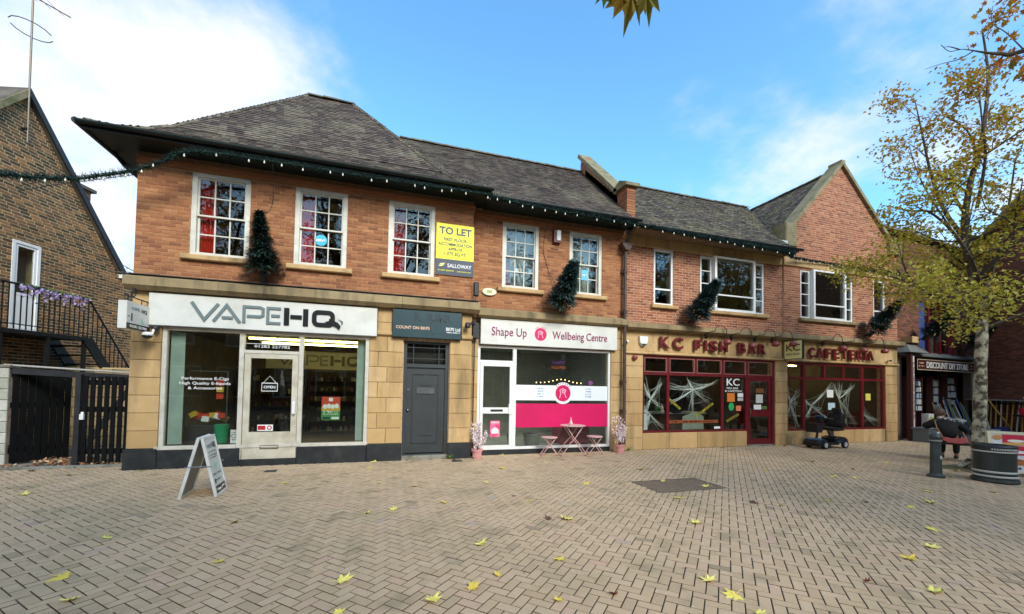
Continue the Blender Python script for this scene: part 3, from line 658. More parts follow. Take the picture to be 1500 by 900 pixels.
# ground floor stone front
hw_ = MB(); wall_holes(hw_, 5.90, 16.45, 0, 3.16, .33, .52, [(6.51, 11.10, 0, 2.53), (11.6, 15.92, .0, 2.50)]); build(hw_, 'shopfront_wall', MORT_B, B3)
for a, b in ((5.92, 6.51), (11.11, 11.59), (15.93, 16.5)): stone_course(B3, a, b, 0, 2.52, .26, .33, 8, STONE)
for a, b in zip((5.92, 7.3, 8.7, 10.1), (7.3, 8.7, 10.1, 11.38)): stone_course(B3, a, b, 2.60, 3.15, .27, .33, 1, STONE)
for a, b in zip((11.46, 12.8, 14.2, 15.4), (12.8, 14.2, 15.4, 16.5)): stone_course(B3, a, b, 2.60, 3.15, .25, .33, 1, STONE)
for a, b in ((5.92, 8.0), (8.0, 9.8), (9.8, 11.38), (11.46, 13.2), (13.2, 15.0), (15.0, 16.52)):
    build(MB().prismx([(.20, 2.54), (.20, 2.57), (.24, 2.60), (.33, 2.60), (.33, 2.52), (.23, 2.52)], a+.002, b-.002, rnd.random()), 'stone_moulding', STONE, B3)
for a, b in ((5.90, 7.4), (7.4, 8.8), (8.8, 10.1), (10.1, 11.44), (11.44, 12.8), (12.8, 14.1), (14.1, 15.3), (15.3, 16.58)):
    build(MB().prismx([(.05, 3.20), (.05, 3.32), (.20, 3.36), (.34, 3.36), (.34, 3.15), (.14, 3.15)], a+.003, b-.003, rnd.random()), 'cornice_stone', STONE_W, B3)
for a, b in ((6.52, 7.37), (7.37, 8.29), (8.29, 9.19), (9.19, 10.05)): stone_course(B3, a, b, .0, .44, .28, .33, 1, STONE)
for a, b in ((11.60, 13.0), (13.0, 14.87), (14.87, 15.92)): stone_course(B3, a, b, .0, .42, .28, .33, 1, STONE)
y0, y1 = .29, .37
def kc_front(x0, x1, zt, muls, tops, zs, door=None):
    f = MB(); frame_box(f, x0, x1, .44, zt, y0, y1, .055, .05, .06)
    for m_ in muls: f.box(m_-.04, m_+.04, y0-.004, y1, .49 if not door or m_ < door[0]-.1 else .04, zt-.06)
    for t_ in tops: f.box(t_-.03, t_+.03, y0-.002, y1, 2.035, zt-.06)
    return f
f = MB(); frame_box(f, 6.51, 11.10, .44, 2.52, y0, y1, .055, .05, .06)
f.v = []; f.f = []; f.t = []; f.mi = []
f.box(6.51, 6.56, y0, y1, .44, 2.52).box(11.0, 11.10, y0, y1, .02, 2.52).box(6.56, 11.0, y0, y1, 2.46, 2.52).box(6.56, 10.01, y0, y1, .44, .49)
f.box(6.56, 11.0, y0+.002, y1-.002, 1.99, 2.06)
for m_ in (7.32, 9.16): f.box(m_-.04, m_+.04, y0-.005, y1, .49, 1.99); f.box(m_-.04, m_+.04, y0-.005, y1, 2.06, 2.46)
f.box(8.19, 8.26, y0-.003, y1, 2.06, 2.46); f.box(10.01, 10.09, y0-.005, y1, .02, 1.99); f.box(10.01, 10.09, y0-.005, y1, 2.06, 2.46)
s3 = build(f, 'shopfront_frame', DKRED, B3)
for a, b in ((6.56, 7.28), (7.36, 9.12), (9.20, 10.01)): pane(s3, a, b, .325, .49, 1.99, GLS)
for a, b in ((6.56, 7.28), (7.36, 8.19), (8.26, 9.12), (9.20, 10.01), (10.09, 11.0)):
    pane(s3, a, b, .325, 2.06, 2.46, GLS); hf = MB(); frame_box(hf, a+.004, b-.004, 2.064, 2.456, y0-.012, y0+.028, .022); build(hf, 'hopper_frame', mat('pale_red_trim', '#8d5a56', .5), s3)
dm = MB(); frame_box(dm, 10.10, 10.99, .045, 1.98, .31, .355, .10, .16, .09); dm.box(10.2, 10.89, .311, .354, .86, 1.05)
d3 = build(dm, 'shop_door', DKRED, B3); pane(d3, 10.2, 10.89, .33, .205, .86, GLS); pane(d3, 10.2, 10.89, .33, 1.05, 1.89, GLS)
build(MB().tube([(10.16, .31, .9), (10.16, .26, .92), (10.16, .26, 1.08), (10.16, .31, 1.1)], .011, 8), 'door_handle', METAL, d3)
build(MB().bevbox(10.05, 11.02, .22, .5, -.01, .04, .01), 'door_step', STEP, B3)
f = MB(); f.box(11.60, 11.65, y0, y1, .42, 2.49).box(15.84, 15.92, y0, y1, .42, 2.49).box(11.65, 15.84, y0, y1, 2.43, 2.49).box(11.65, 15.84, y0, y1, .42, .48).box(11.65, 15.84, y0+.002, y1-.002, 1.99, 2.06)
for m_ in (12.29, 14.87): f.box(m_-.045, m_+.045, y0-.005, y1, .48, 1.99); f.box(m_-.045, m_+.045, y0-.005, y1, 2.06, 2.43)
for m_ in (13.17, 14.01): f.box(m_-.035, m_+.035, y0-.003, y1, 2.06, 2.43)
s4 = build(f, 'shopfront_frame', DKRED, B3)
for a, b in ((11.65, 12.245), (12.335, 14.825), (14.915, 15.84)): pane(s4, a, b, .325, .48, 1.99, GLS)
for a, b in ((11.65, 12.245), (12.335, 13.135), (13.205, 13.975), (14.045, 14.825), (14.915, 15.84)): pane(s4, a, b, .325, 2.06, 2.43, GLS)
r3 = MB().box(6.0, 16.17, 5.0, 5.1, 0, 3.05).box(6.0, 16.17, .38, 5.0, .0, .04).box(6.0, 16.17, .53, 5.0, 2.7, 2.78).box(11.2, 11.4, .53, 5.0, .04, 2.7).box(16.0, 16.16, .53, 5.0, .04, 2.7).box(6.0, 6.1, .53, 5.0, .04, 2.7)
build(r3, 'shop_room', mat('fish_bar_room', '#5f574a', .8, var='#474037', scale=1.2), B3)
# rainwater pipe and hopper
pm = MB().tube([(5.86, .13, .12), (5.86, .13, 5.22)], .042, 12)
for z in (1.0, 1.75, 3.55, 4.6): pm.tube([(5.86, .13, z), (5.86, .13, z+.07)], .055, 12); pm.box(5.79, 5.93, .16, .245, z+.01, z+.06)
pm.prism([(5.72, 5.36), (6.0, 5.36), (6.0, 5.30), (5.92, 5.18), (5.80, 5.18), (5.72, 5.30)], .02, .24); pm.tube([(5.86, .13, 5.36), (5.9, -.1, 5.62), (5.95, -.33, 5.74)], .035, 8)
tag(build(pm, 'rainwater_pipe', PIPE, smooth=False), 'brown cast rainwater pipe with hopper between wellbeing shop and fish bar', 'pipe')
# ------------------------------------------------------------------ sign helpers
def scrib(name, mt, parent, x, z, y, h, w, M=None, local=False, ext=.0015):
    """a line of print too small to read in the photograph: letter-sized marks of uneven width"""
    mb = MB(); a = x-w/2
    while a < x+w/2-h*.3:
        b = min(x+w/2, a+h*rnd.uniform(.45, .8))
        if not mb.v or rnd.random() < .88:
            k = rnd.random(); zz = z+(h*.45 if k < .25 else 0); mb.box(a, b, y-ext, y, zz if k < .25 else z, z+h*(1 if k < .7 else .7))
            if k > .5: mb.box(a+(b-a)*.3, a+(b-a)*.55, y-ext*1.4, y-ext, z+h*.1, z+h*.6)
        a = b+h*.18
    if M: mb.xf(M)
    return stuff(build(mb, name, mt, parent, local=local))
def ribbon(mb, pts, w, y0, y1, closed=False):
    n = len(pts); P = [Vector((p[0], p[1])) for p in pts]; Lv, Rv = [], []
    for i in range(n):
        a = P[(i-1) % n] if (closed or i > 0) else None; c = P[(i+1) % n] if (closed or i < n-1) else None
        d1 = (P[i]-a).normalized() if a is not None else None; d2 = (c-P[i]).normalized() if c is not None else None
        d1 = d1 or d2; d2 = d2 or d1
        n1 = Vector((-d1.y, d1.x)); n2 = Vector((-d2.y, d2.x)); mi = (n1+n2)
        mi = n1 if mi.length < .2 else mi.normalized(); k = 1/max(.45, mi.dot(n1))
        Lv.append(P[i]+mi*w/2*k); Rv.append(P[i]-mi*w/2*k)
    vs = [(q.x, y, q.y) for y in (y0, y1) for q in Lv+Rv]; fs = []; m_ = 2*n
    for i in range(n if closed else n-1):
        j = (i+1) % n
        fs += [(i, n+i, n+j, j), (m_+i, m_+j, m_+n+j, m_+n+i), (i, j, m_+j, m_+i), (n+j, n+i, m_+n+i, m_+n+j)]
    if not closed: fs += [(0, m_, m_+n, n), (n-1, 2*n-1, m_+2*n-1, m_+n-1)]
    return mb.add(vs, fs)
def rrect(x0, x1, z0, z1, r, k=4):
    out_ = []
    for cx, cz, a in ((x1-r, z1-r, 0), (x0+r, z1-r, pi/2), (x0+r, z0+r, pi), (x1-r, z0+r, 1.5*pi)):
        out_ += [(cx+r*cos(a+pi/2*t/k), cz+r*sin(a+pi/2*t/k)) for t in range(k+1)]
    return out_
def panel(name, label, x0, x1, z0, z1, y0, y1, mt, cat='sign', group=None, bev=.006):
    return tag(build(MB().bevbox(x0, x1, y0, y1, z0, z1, bev), name, mt), label, cat, group)
def P_(name, mt, parent, *a): return build(MB().box(*a), name, mt, parent)
def vape_letters(parent, x0, x1, z0, z1, y, m_grey, m_black, e=.02):
    """the VAPE HQ word mark: thin grey VAPE, heavy black HQ with a curl of smoke"""
    W_ = x1-x0; H_ = z1-z0; X = lambda t: x0+W_*t; Z = lambda t: z0+H_*t; w = H_*.15
    def lt(n, pts, mt, w_=w, closed=False): return build(ribbon(MB(), [(X(a), Z(b)) for a, b in pts], w_, y-e, y, closed), n, mt, parent)
    lt('letter_v', [(0, 1.0), (.078, .06), (.163, .98)], m_grey)
    lt('letter_a', [(.135, .0), (.215, .93), (.300, .0)], m_grey); lt('letter_a_bar', [(.186, .24), (.255, .24)], m_grey)
    lt('letter_p', [(.325, 0), (.325, .925), (.43, .925), (.448, .85), (.448, .48), (.43, .40), (.345, .40)], m_grey)
    lt('letter_e', [(.565, .925), (.480, .925), (.480, .075), (.565, .075)], m_grey); lt('letter_e_bar', [(.502, .5), (.56, .5)], m_grey)
    wb = H_*.27
    lt('letter_h', [(.605, 0), (.605, 1)], m_black, wb); lt('letter_h_stem', [(.735, 0), (.735, 1)], m_black, wb); lt('letter_h_bar', [(.6305, .5), (.7095, .5)], m_black, wb*.85)
    lt('letter_q', [((px-x0)/W_, (pz-z0)/H_) for px, pz in rrect(X(.795), X(.925), Z(.13), Z(.87), H_*.22)], m_black, wb*.92, True)
    build(MB().prism([(X(.865), Z(.30)), (X(.90), Z(.22)), (X(.955), Z(.02)), (X(.975), Z(-.12)), (X(.985), Z(.10)), (X(.965), Z(.30)), (X(.93), Z(.42)), (X(.90), Z(.52)), (X(.90), Z(.38))], y-e*1.3, y-e*.9), 'smoke_curl', m_black, parent)
    build(MB().prism([(X(.960), Z(.55)), (X(.995), Z(.35)), (X(.985), Z(.20)), (X(1.0), Z(.28)), (X(.998), Z(.40))], y-e*1.3, y-e*.9), 'smoke_wisp', m_black, parent)
SIGNW = mat('sign_white', '#d9d8d0', .4, var='#cfcdc4', scale=1.5, dirt='#9d9a8c', dscale=2.5, damt=.3)
GREYL = mat('grey_letter', '#6b7878', .4); BLKL = mat('black_letter', '#101012', .35); INKW = mat('white_letter', '#e6e6e2', .5); INKY = mat('yellow_print', '#f2ea00', .45); NAVY = mat('navy_print', '#2c3346', .45)
# vape fascia sign
t = panel('fascia_sign', 'long white fascia sign with grey VAPE and black HQ letters', -4.12, -.20, 2.61, 3.195, -.075, -.001, SIGNW)
vape_letters(t, -3.46, -.86, 2.735, 3.075, -.076, GREYL, BLKL)
build(MB().box(-4.13, -.19, -.085, -.076, 2.596, 2.609), 'sign_trim', METAL, t)
# projecting vape sign
t = thing('projecting_sign', 'small white projecting sign with black phone strip beside vape fascia', 'sign', (-4.16, -.4, 2.46))
build(MB().box(-4.22, -4.10, -.74, -.06, 2.46, 2.92), 'sign_box', SIGNW, t)
RM = Matrix.Translation((-4.099, 0, 0)) @ Matrix.Rotation(pi/2, 4, 'Z')      # local x -> +Y, facing +X
build(MB().box(-4.0995, -4.096, -.739, -.061, 2.462, 2.56), 'number_strip', BLKL, t)
text('01283 227782', 'lettering', INKW, t, -.40, 2.49, -.004, .045, .5, M=RM); text('VAPE', 'lettering', GREYL, t, -.50, 2.79, 0, .05, .24, M=RM); text('HQ', 'lettering', BLKL, t, -.24, 2.78, 0, .06, .17, M=RM, bold=.03)
lf = MB().add([(-4.098, -.35, 2.62), (-4.098, -.30, 2.70), (-4.098, -.26, 2.62), (-4.098, -.20, 2.60), (-4.098, -.26, 2.59), (-4.098, -.30, 2.57)], [(0,5,4,3,2,1)]); build(lf, 'leaf_print', mat('mint_print', '#9cc9ae', .5), t)
build(MB().box(-4.0985, -4.097, -.62, -.58, 2.60, 2.73).box(-4.0985, -4.097, -.70, -.66, 2.66, 2.68), 'device_print', BLKL, t)
br = MB().tube([(-4.16, 0, 3.02), (-4.16, -.70, 3.02)], .012, 8).tube([(-4.16, -.2, 3.02), (-4.16, -.2, 2.92)], .008, 6).tube([(-4.16, -.6, 3.02), (-4.16, -.6, 2.92)], .008, 6)
sp = [(-4.16, -.45+.10*cos(a*.5)*(1-a/26), 3.10+.10*sin(a*.5)*(1-a/26)) for a in range(22)]; br.tube(sp, .010, 6); build(br, 'bracket', BLK, t)
for nm, lab, x, y, z in (('security_camera', 'white dome camera on arm below the projecting vape sign', -4.05, -.2, 2.40), ('spot_lamp', 'small black spot lamp under the left end of the vape fascia', -3.99, -.12, 2.545)):
    t = thing(nm, lab, 'camera' if 'cam' in nm else 'lamp', (x, 0, z))
    if 'cam' in nm:
        build(MB().tube([(x, .0, z+.12), (x, -.05, z+.14), (x+.08, -.2, z+.10), (x+.06, -.22, z)], .018, 8), 'arm', UPVC, t); build(MB().ball((x, -.22, z), .075, 14, (1, 1, .75)), 'dome', BLK, t, smooth=True); build(MB().lathe([(.08, 0), (.085, .03), (.05, .06)], 16, (x, -.22, z)), 'housing', UPVC, t)
    else:
        build(MB().ball((x, -.10, z), .055, 12), 'lamp_head', BLK, t, smooth=True); build(MB().tube([(x, 0, z), (x, -.1, z)], .02, 8), 'arm', BLK, t)
# dark sign over number 74
TEAL = mat('dark_teal_sign', '#17343a', .4, var='#1d3d42', scale=2)
t = panel('door_sign', 'dark teal sign over the grey door of number 74', .11, 1.58, 2.62, 3.21, -.10, -.001, TEAL)
text('COUNT ON BKPS', 'lettering', mat('pale_orange_letter', '#e0b89a', .5), t, .53, 2.80, -.101, .062, .70, align='CENTER', bold=.02)
text('BKPS Ltd', 'lettering', INKW, t, 1.39, 2.80, -.101, .075, .31, bold=.015); scrib('small_print', INKW, t, 1.39, 2.755, -.101, .02, .29)
GHOST = mat('ghost_letter', '#0f262b', .5)
for s_, x_ in (('R', .62), ('R', .90), ('B', 1.06), ('K', 1.17), ('R', 1.28)): text(s_, 'ghost_lettering', GHOST, t, x_, 2.98, -.101, .17)
build(ribbon(MB(), [(1.02+.13*cos(a*.4), 2.86+.17*sin(a*.4)) for a in range(1, 12)], .02, -.104, -.101), 'ghost_swirl', GHOST, t)
# to let board
t = panel('to_let_board', 'yellow and navy TO LET board fixed beside the upstairs sash window', .985, 1.83, 4.05, 5.20, -.03, -.012, INKY)
build(MB().box(.986, 1.829, -.034, -.0305, 4.051, 4.405), 'agent_panel', NAVY, t)
text('TO LET', 'lettering', NAVY, t, 1.41, 4.97, -.031, .15, .72, bold=.045)
for s_, z_, w_ in (('FIRST FLOOR', 4.815, .52), ('ACCOMMODATION', 4.71, .76), ('APPROX', 4.605, .33), ('1,375 SQ FT', 4.50, .48)): text(s_, 'lettering', NAVY, t, 1.41, z_, -.031, .066, w_, bold=.035)
text('SALLOWAY', 'lettering', INKW, t, 1.51, 4.225, -.035, .082, .54, bold=.02); text('01283 500030', 'lettering', INKY, t, 1.21, 4.135, -.035, .03, .35); text('salloway.com', 'lettering', INKY, t, 1.615, 4.135, -.035, .032, .32)
build(MB().prism([(1.05, 4.235), (1.12, 4.235), (1.19, 4.29), (1.13, 4.265), (1.06, 4.26)], -.0385, -.0345).prism([(1.06, 4.275), (1.10, 4.305), (1.20, 4.315), (1.15, 4.28), (1.12, 4.268)], -.0385, -.0345), 'swoosh', mat('pale_yellow_print', '#e3dc8a', .5), t)
# wellbeing fascia
PINKL = mat('magenta_letter', '#8e2a5c', .45); HOT = mat('hot_pink_film', '#d6005c', .5, var='#c20052', scale=1.5)
t = panel('fascia_sign', 'white fascia sign reading Shape Up Wellbeing Centre with round pink logo', 2.07, 5.66, 2.585, 3.175, .16, .249, SIGNW)
text('Shape Up', 'lettering', PINKL, t, 2.76, 2.80, .159, .20, .86, bold=-.002, ext=.012); text('Wellbeing Centre', 'lettering', PINKL, t, 4.61, 2.79, .159, .19, 1.50, bold=-.002, ext=.012)
def figure_logo(parent, cx, cz, r, y, m_disc, m_line):
    build(MB().disc((cx, cz), r, y-.002).disc((cx, cz), r, y-.0015), 'logo_disc', m_disc, parent)
    build(ribbon(MB(), [(cx-.45*r, cz-.6*r), (cx-.3*r, cz+.0*r), (cx-.42*r, cz+.35*r), (cx-.05*r, cz+.55*r), (cx+.35*r, cz+.35*r), (cx+.2*r, cz-.05*r), (cx+.42*r, cz-.55*r)], r*.08, y-.006, y-.003), 'logo_line', m_line, parent)
    build(ribbon(MB(), [(cx+.14*r*cos(a*.63), cz+.18*r+.16*r*sin(a*.63)) for a in range(10)], r*.07, y-.006, y-.003, True), 'logo_head', m_line, parent)
    for k in range(7):
        an = radians(45+k*15); scrib('logo_lettering', m_disc, parent, cx+r*1.14*cos(pi-an), cz+r*1.10*sin(pi-an), y, r*.14, r*.18)
LGW = mat('pale_pink_line', '#f0c3d2', .5)
figure_logo(t, 3.55, 2.88, .155, .159, HOT, LGW)
# films on the wellbeing glass
t = tag(build(MB().box(2.99, 5.465, .296, .2985, 1.285, 1.655), 'window_film', mat('white_film', '#dfe4e4', .5)), 'white film band with round pink logo across the wellbeing shop glass', 'film')
build(MB().disc((4.22, 1.465), .27, .294, 32), 'logo_ground', mat('white_film', '#dfe4e4', .5), t); figure_logo(t, 4.22, 1.465, .205, .2925, HOT, LGW)
for x_, s_ in ((3.62, ('Monday', 'Tuesday', 'Friday', 'open')), (4.92, ('slimming', 'beauty', 'LaFeme', 'nails'))):
    for i, q in enumerate(s_): scrib('small_print', mat('pale_blue_ink', '#7d93b5', .5), t, x_, 1.56-i*.065, .2955, .032, .15)
tag(build(MB().box(2.99, 5.465, .296, .2985, .63, 1.205), 'window_film', HOT), 'hot pink film panel across the lower wellbeing shop glass', 'film')
t = tag(build(MB().box(2.36, 2.60, .272, .2745, .42, .80), 'window_poster', mat('pink_poster', '#d62f6e', .5, var='#e58aa5', scale=6)), 'pink poster with white treatment photo on the wellbeing door', 'poster')
build(MB().prism([(2.39, .50), (2.57, .50), (2.57, .58), (2.51, .64), (2.45, .64), (2.39, .57)], .270, .2715), 'photo_print', INKW, t); scrib('small_print', INKW, t, 2.48, .745, .2715, .03, .19)
# upstairs window stickers
BLUE = mat('sky_blue_sticker', '#2aa7c4', .5, var='#3fb8d2', scale=5); BLU2 = mat('light_blue_sticker', '#5db4dc', .5)
t = tag(build(MB().disc((-1.34, 4.545), .115, .085, 28).disc((-1.34, 4.545), .115, .0865, 28), 'window_sticker', BLUE), 'round turquoise sticker in the middle sash window of the corner building', 'sticker'); scrib('small_print', INKW, t, -1.34, 4.52, .0845, .05, .19)
t = tag(build(MB().box(4.70, 4.89, .325, .327, 4.36, 4.62), 'window_sticker', BLU2), 'square light blue sticker in the sash window over Wellbeing Centre lettering', 'sticker'); scrib('small_print', INKW, t, 4.795, 4.47, .3245, .04, .15)
for lab, a, b, c, d, m_ in (('white and orange notice stuck in the sash window above Shape Up', 2.95, 3.05, 4.33, 4.50, INKW), ('small orange notice stuck beside a white one above Shape Up', 3.06, 3.13, 4.35, 4.52, mat('orange_notice', '#d9a463', .6)), ('pale blue notice stuck in the sash window above Shape Up', 3.29, 3.38, 4.37, 4.53, mat('pale_blue_notice', '#a8c4d4', .6))):
    tag(build(MB().box(a, b, .40, .402, c, d), 'window_notice', m_), lab, 'notice')
# ------------------------------------------------------------------ fish bar lettering
REDL = mat('dark_red_letter', '#5d141c', .4, var='#6e1c24', scale=6)
def letters(s_, x0, x1, z, h, y, label, name='shop_lettering'):
    t = thing(name, label, 'lettering', ((x0+x1)/2, y, z)); n = len(s_)
    wd = (x1-x0)/sum({'I': .45, ' ': .55}.get(c, 1) for c in s_); x = x0
    for c in s_:
        k = {'I': .45, ' ': .55}.get(c, 1)
        if c != ' ':
            text(c, 'letter', REDL, t, x+wd*k/2, z, y-.04, h, wd*(.22 if c == 'I' else .74), ext=.05, bold=.035)
            text(c, 'letter_face', mat('red_letter_face', '#6b1821', .3), t, x+wd*k/2, z, y-.066, h, wd*(.2 if c == 'I' else .71), ext=.004, bold=.02)
        x += wd*k
    return t
letters('KC', 6.93, 7.78, 2.715, .30, .27, 'large dark red KC letters at the start of the fish bar fascia')
letters('FISH', 8.05, 9.30, 2.70, .285, .27, 'dark red FISH letters on the sandstone fascia')
letters('BAR', 9.58, 10.72, 2.69, .285, .27, 'dark red BAR letters on the sandstone fascia')
letters('CAFETERIA', 12.30, 15.25, 2.67, .295, .25, 'dark red CAFETERIA letters under the brick gable')
YELS = mat('pale_yellow_sign', '#e6e09a', .45)
t = thing('projecting_sign', 'pale yellow projecting KC Fish Bar sign between fish bar and cafeteria', 'sign', (11.45, -.03, 2.56))
build(MB().box(11.41, 11.49, -.33, .22, 2.56, 3.10), 'sign_box', BLK, t); build(MB().box(11.404, 11.4095, -.32, .21, 2.57, 3.09), 'sign_face', YELS, t)
RM2 = Matrix.Translation((11.403, 0, 0)) @ Matrix.Rotation(-pi/2, 4, 'Z')     # local x -> -Y, facing -X
text('KC', 'lettering', mat('brown_print', '#4b2a22', .5), t, .055, 2.80, 0, .20, .42, M=RM2, bold=.02); text('FISH BAR', 'lettering', mat('brown_print', '#4b2a22', .5), t, .055, 2.67, 0, .062, .42, M=RM2)
SHADE = mat('dusky_red_lamp', '#7a2f2c', .45, var='#8a3d38', scale=6)
def goose(x, zl, label):
    t = thing('swan_neck_lamp', label, 'lamp', (x, .14, 3.10), group='swan neck lamps over the fish bar fascia')
    pts = [(x-.42, .15, 3.14), (x-.40, .0, 3.20)]+[(x-.18-.20*cos(a*pi/8), -.16, 3.20+.16*sin(a*pi/8)) for a in range(0, 8)]+[(x, -.18, 3.14), (x, -.19, zl+.08)]
    build(MB().tube(pts, .010, 8), 'arm', BLK, t, smooth=True); build(MB().prismx([(.06, 3.10), (.14, 3.15), (.14, 3.02)], x-.46, x-.38), 'bracket', BLK, t)
    build(MB().lathe([(.02, .10), (.055, .095), (.09, .05), (.105, 0), (.10, -.02), (.07, -.05)], 16, (x, -.19, zl)), 'lamp_shade', SHADE, t, smooth=True)
for x_, z_, l_ in ((8.85, 2.90, 'red swan neck lamp hanging in front of FISH lettering'), (9.72, 2.84, 'red swan neck lamp hanging in front of BAR lettering'), (10.58, 2.93, 'red swan neck lamp just after BAR lettering'), (11.23, 2.96, 'red swan neck lamp beside the yellow KC sign'), (13.27, 2.93, 'red swan neck lamp above the CAF of CAFETERIA'), (14.18, 2.91, 'red swan neck lamp above the ERI of CAFETERIA'), (15.12, 2.92, 'red swan neck lamp at the end of CAFETERIA lettering')): goose(x_, z_, l_)
# alarms, cameras, small fittings
t = tag(build(MB().prism([(6.36, 3.0), (6.62, 3.0), (6.60, 2.84), (6.54, 2.74), (6.44, 2.74), (6.38, 2.84)], .20, .265), 'alarm_box', UPVC), 'white shield shaped alarm box before KC lettering', 'alarm'); build(MB().prism([(6.40, 2.80), (6.58, 2.80), (6.53, 2.742), (6.45, 2.742)], .195, .199), 'blue_base', NAVY, t)
t = tag(build(MB().bevbox(3.86, 4.05, .16, .244, 5.17, 5.50, .01), 'alarm_box', DKRED), 'dark red and white alarm box between wellbeing sash windows', 'alarm'); build(MB().bevbox(3.93, 4.045, .13, .159, 5.22, 5.48, .01), 'white_cover', UPVC, t)
t = tag(build(MB().prism([(2.27+.17*cos(a*pi/12), 3.82+.085*sin(a*pi/12)) for a in range(24)], .20, .244), 'wall_plate', mat('cream_plastic', '#d8d2b0', .5)), 'oval cream plate on brick above the wellbeing cornice', 'plate'); build(MB().box(2.21, 2.33, .197, .1995, 3.79, 3.85), 'emblem', mat('khaki_print', '#a3a05a', .5), t)
t = tag(build(MB().ball((6.23, .22, 2.43), .075, 12, (1, .7, 1)).box(6.19, 6.27, .22, .258, 2.40, 2.46), 'alarm_bell', SHADE), 'round red alarm bell on the fish bar pilaster', 'bell')
for x_, y_, z_, l_ in ((5.99, .24, 2.83, 'small white camera beside the rainwater pipe'), (16.0, .24, 2.70, 'white bullet camera at the end of the cafeteria fascia')):
    t = thing('security_camera', l_, 'camera', (x_, y_, z_)); build(MB().tube([(x_+.04, y_, z_), (x_, y_-.06, z_), (x_-.10, y_-.14, z_-.02)], [.02, .035, .035], 12), 'camera_body', UPVC, t, smooth=True); build(MB().tube([(x_-.10, y_-.14, z_-.02), (x_-.112, y_-.15, z_-.022)], .03, 12), 'lens', BLK, t)
t = thing('floodlight', 'black floodlight on a pole above the grey door corner', 'lamp', (1.88, -.06, 3.52)); build(MB().bevbox(1.83, 1.94, -.14, -.05, 3.62, 3.93, .02), 'lamp_head', BLK, t); build(MB().tube([(1.88, -.09, 3.52), (1.88, -.09, 3.64)], .015, 8), 'stand', METAL, t)
t = thing('wall_spotlight', 'black spotlight on an arm by the dark teal sign', 'lamp', (1.9, .05, 2.95)); build(MB().tube([(2.0, .2, 3.08), (1.9, .0, 3.06), (1.72, -.12, 2.98)], .016, 8), 'arm', BLK, t); build(MB().lathe([(.02, .06), (.05, .04), (.06, -.03), (.05, -.06)], 14, (1.70, -.13, 2.95)), 'lamp_head', BLK, t)
t = tag(build(MB().bevbox(1.87, 2.02, .10, .249, 2.70, 3.04, .01), 'junction_box', BLK), 'dark junction box between the teal sign and wellbeing fascia', 'box'); build(MB().tube([(1.93, .17, 2.70), (1.93, .2, .0)], .012, 6), 'cable', BLK, t)
# ------------------------------------------------------------------ vape window contents
TUBE = mat('fluorescent_tube', '#ffe98a', .5, emit=7.0)
for lab, y_ in (('fluorescent tube near the glass in the vape shop ceiling', 1.1), ('fluorescent tube deeper in the vape shop ceiling', 2.1)):
    t = tag(build(MB().box(-2.9, .0, y_-.06, y_+.06, 2.585, 2.618), 'strip_light', UPVC), lab, 'light'); build(MB().tube([(-2.85, y_, 2.56), (-.05, y_, 2.56)], .018, 8), 'tube', TUBE, t)
def shelf_unit(label, x0, x1, y, z0, z1, n, m_frame, cols, dens=.8, deep=.25, ph=.2, pw=.07):
    t = thing('display_shelf', label, 'shelf', ((x0+x1)/2, y, z0)); f = MB(); f.box(x0, x1, y+deep, y+deep+.02, z0, z1); f.box(x0-.03, x0, y, y+deep, z0, z1); f.box(x1, x1+.03, y, y+deep, z0, z1)
    for k in range(n): f.box(x0, x1, y, y+deep, z0+(z1-z0)*k/n, z0+(z1-z0)*k/n+.02)
    build(f, 'frame', m_frame, t); pr = MB()
    for k in range(n):
        x = x0+.02; zb = z0+(z1-z0)*k/n+.021
        while x < x1-pw:
            if rnd.random() < dens:
                w_ = pw*rnd.uniform(.7, 1.2); pr.m = rnd.randrange(len(cols)); pr.box(x, min(x1-.01, x+w_), y+rnd.uniform(.02, .08), y+deep-.04, zb, zb+min((z1-z0)/n*.85, ph*rnd.uniform(.6, 1.15)))
            x += pw*1.25
    stuff(build(pr, 'products', cols, t)); return t
PC = [mat('pack_%d' % i, c, .5) for i, c in enumerate(('#8f8b80', '#2e3a4a', '#4f2420', '#6d5a30', '#26402e', '#a5a29a', '#3d2438', '#1f2023'))]
shelf_unit('dark shelf of small packs on the left of the vape shop back wall', -3.9, -2.2, 3.95, .2, 2.0, 5, PLASTER_D, PC, .6, ph=.13, pw=.055)
shelf_unit('dark shelf of small packs below the vape shop inner sign', -2.1, -.1, 3.95, .2, 1.95, 6, PLASTER_D, PC, .65, ph=.13, pw=.055)
t = panel('inner_sign', 'white VAPE HQ panel on the back wall inside the vape shop', -3.3, -.3, 2.02, 2.55, 4.24, 4.29, SIGNW); vape_letters(t, -3.0, -.6, 2.13, 2.44, 4.238, GREYL, BLKL)
t = thing('glass_cabinet', 'glass cabinet with red and yellow packs behind the vape shop window', 'cabinet', (-3.3, 1.0, .12)); build(MB().box(-3.75, -3.05, .6, 1.0, .12, .72), 'base', PLASTER_D, t)
fr = MB(); 
for x_ in (-3.75, -3.07): fr.box(x_, x_+.02, .6, .62, .72, 1.82)
fr.box(-3.75, -3.05, .6, .62, 1.80, 1.82); build(fr, 'frame', METAL, t); pk = MB()
for k in range(16): x_ = -3.7+rnd.random()*.55; pk.m = k % 3; pk.mbox(Matrix.Translation((x_, .72+rnd.random()*.15, .82+rnd.random()*.12)) @ Matrix.Rotation(rnd.uniform(-.5, .5), 4, 'Y'), .06, .05, .05)
for k in range(3): pk.m = 1+k % 2; pk.box(-3.3, -3.18, .75, .8, 1.25+k*.14, 1.36+k*.14)
stuff(build(pk, 'packs', [INKW, mat('red_pack', '#c03a24', .5), mat('yellow_pack', '#c9a63a', .5)], t))
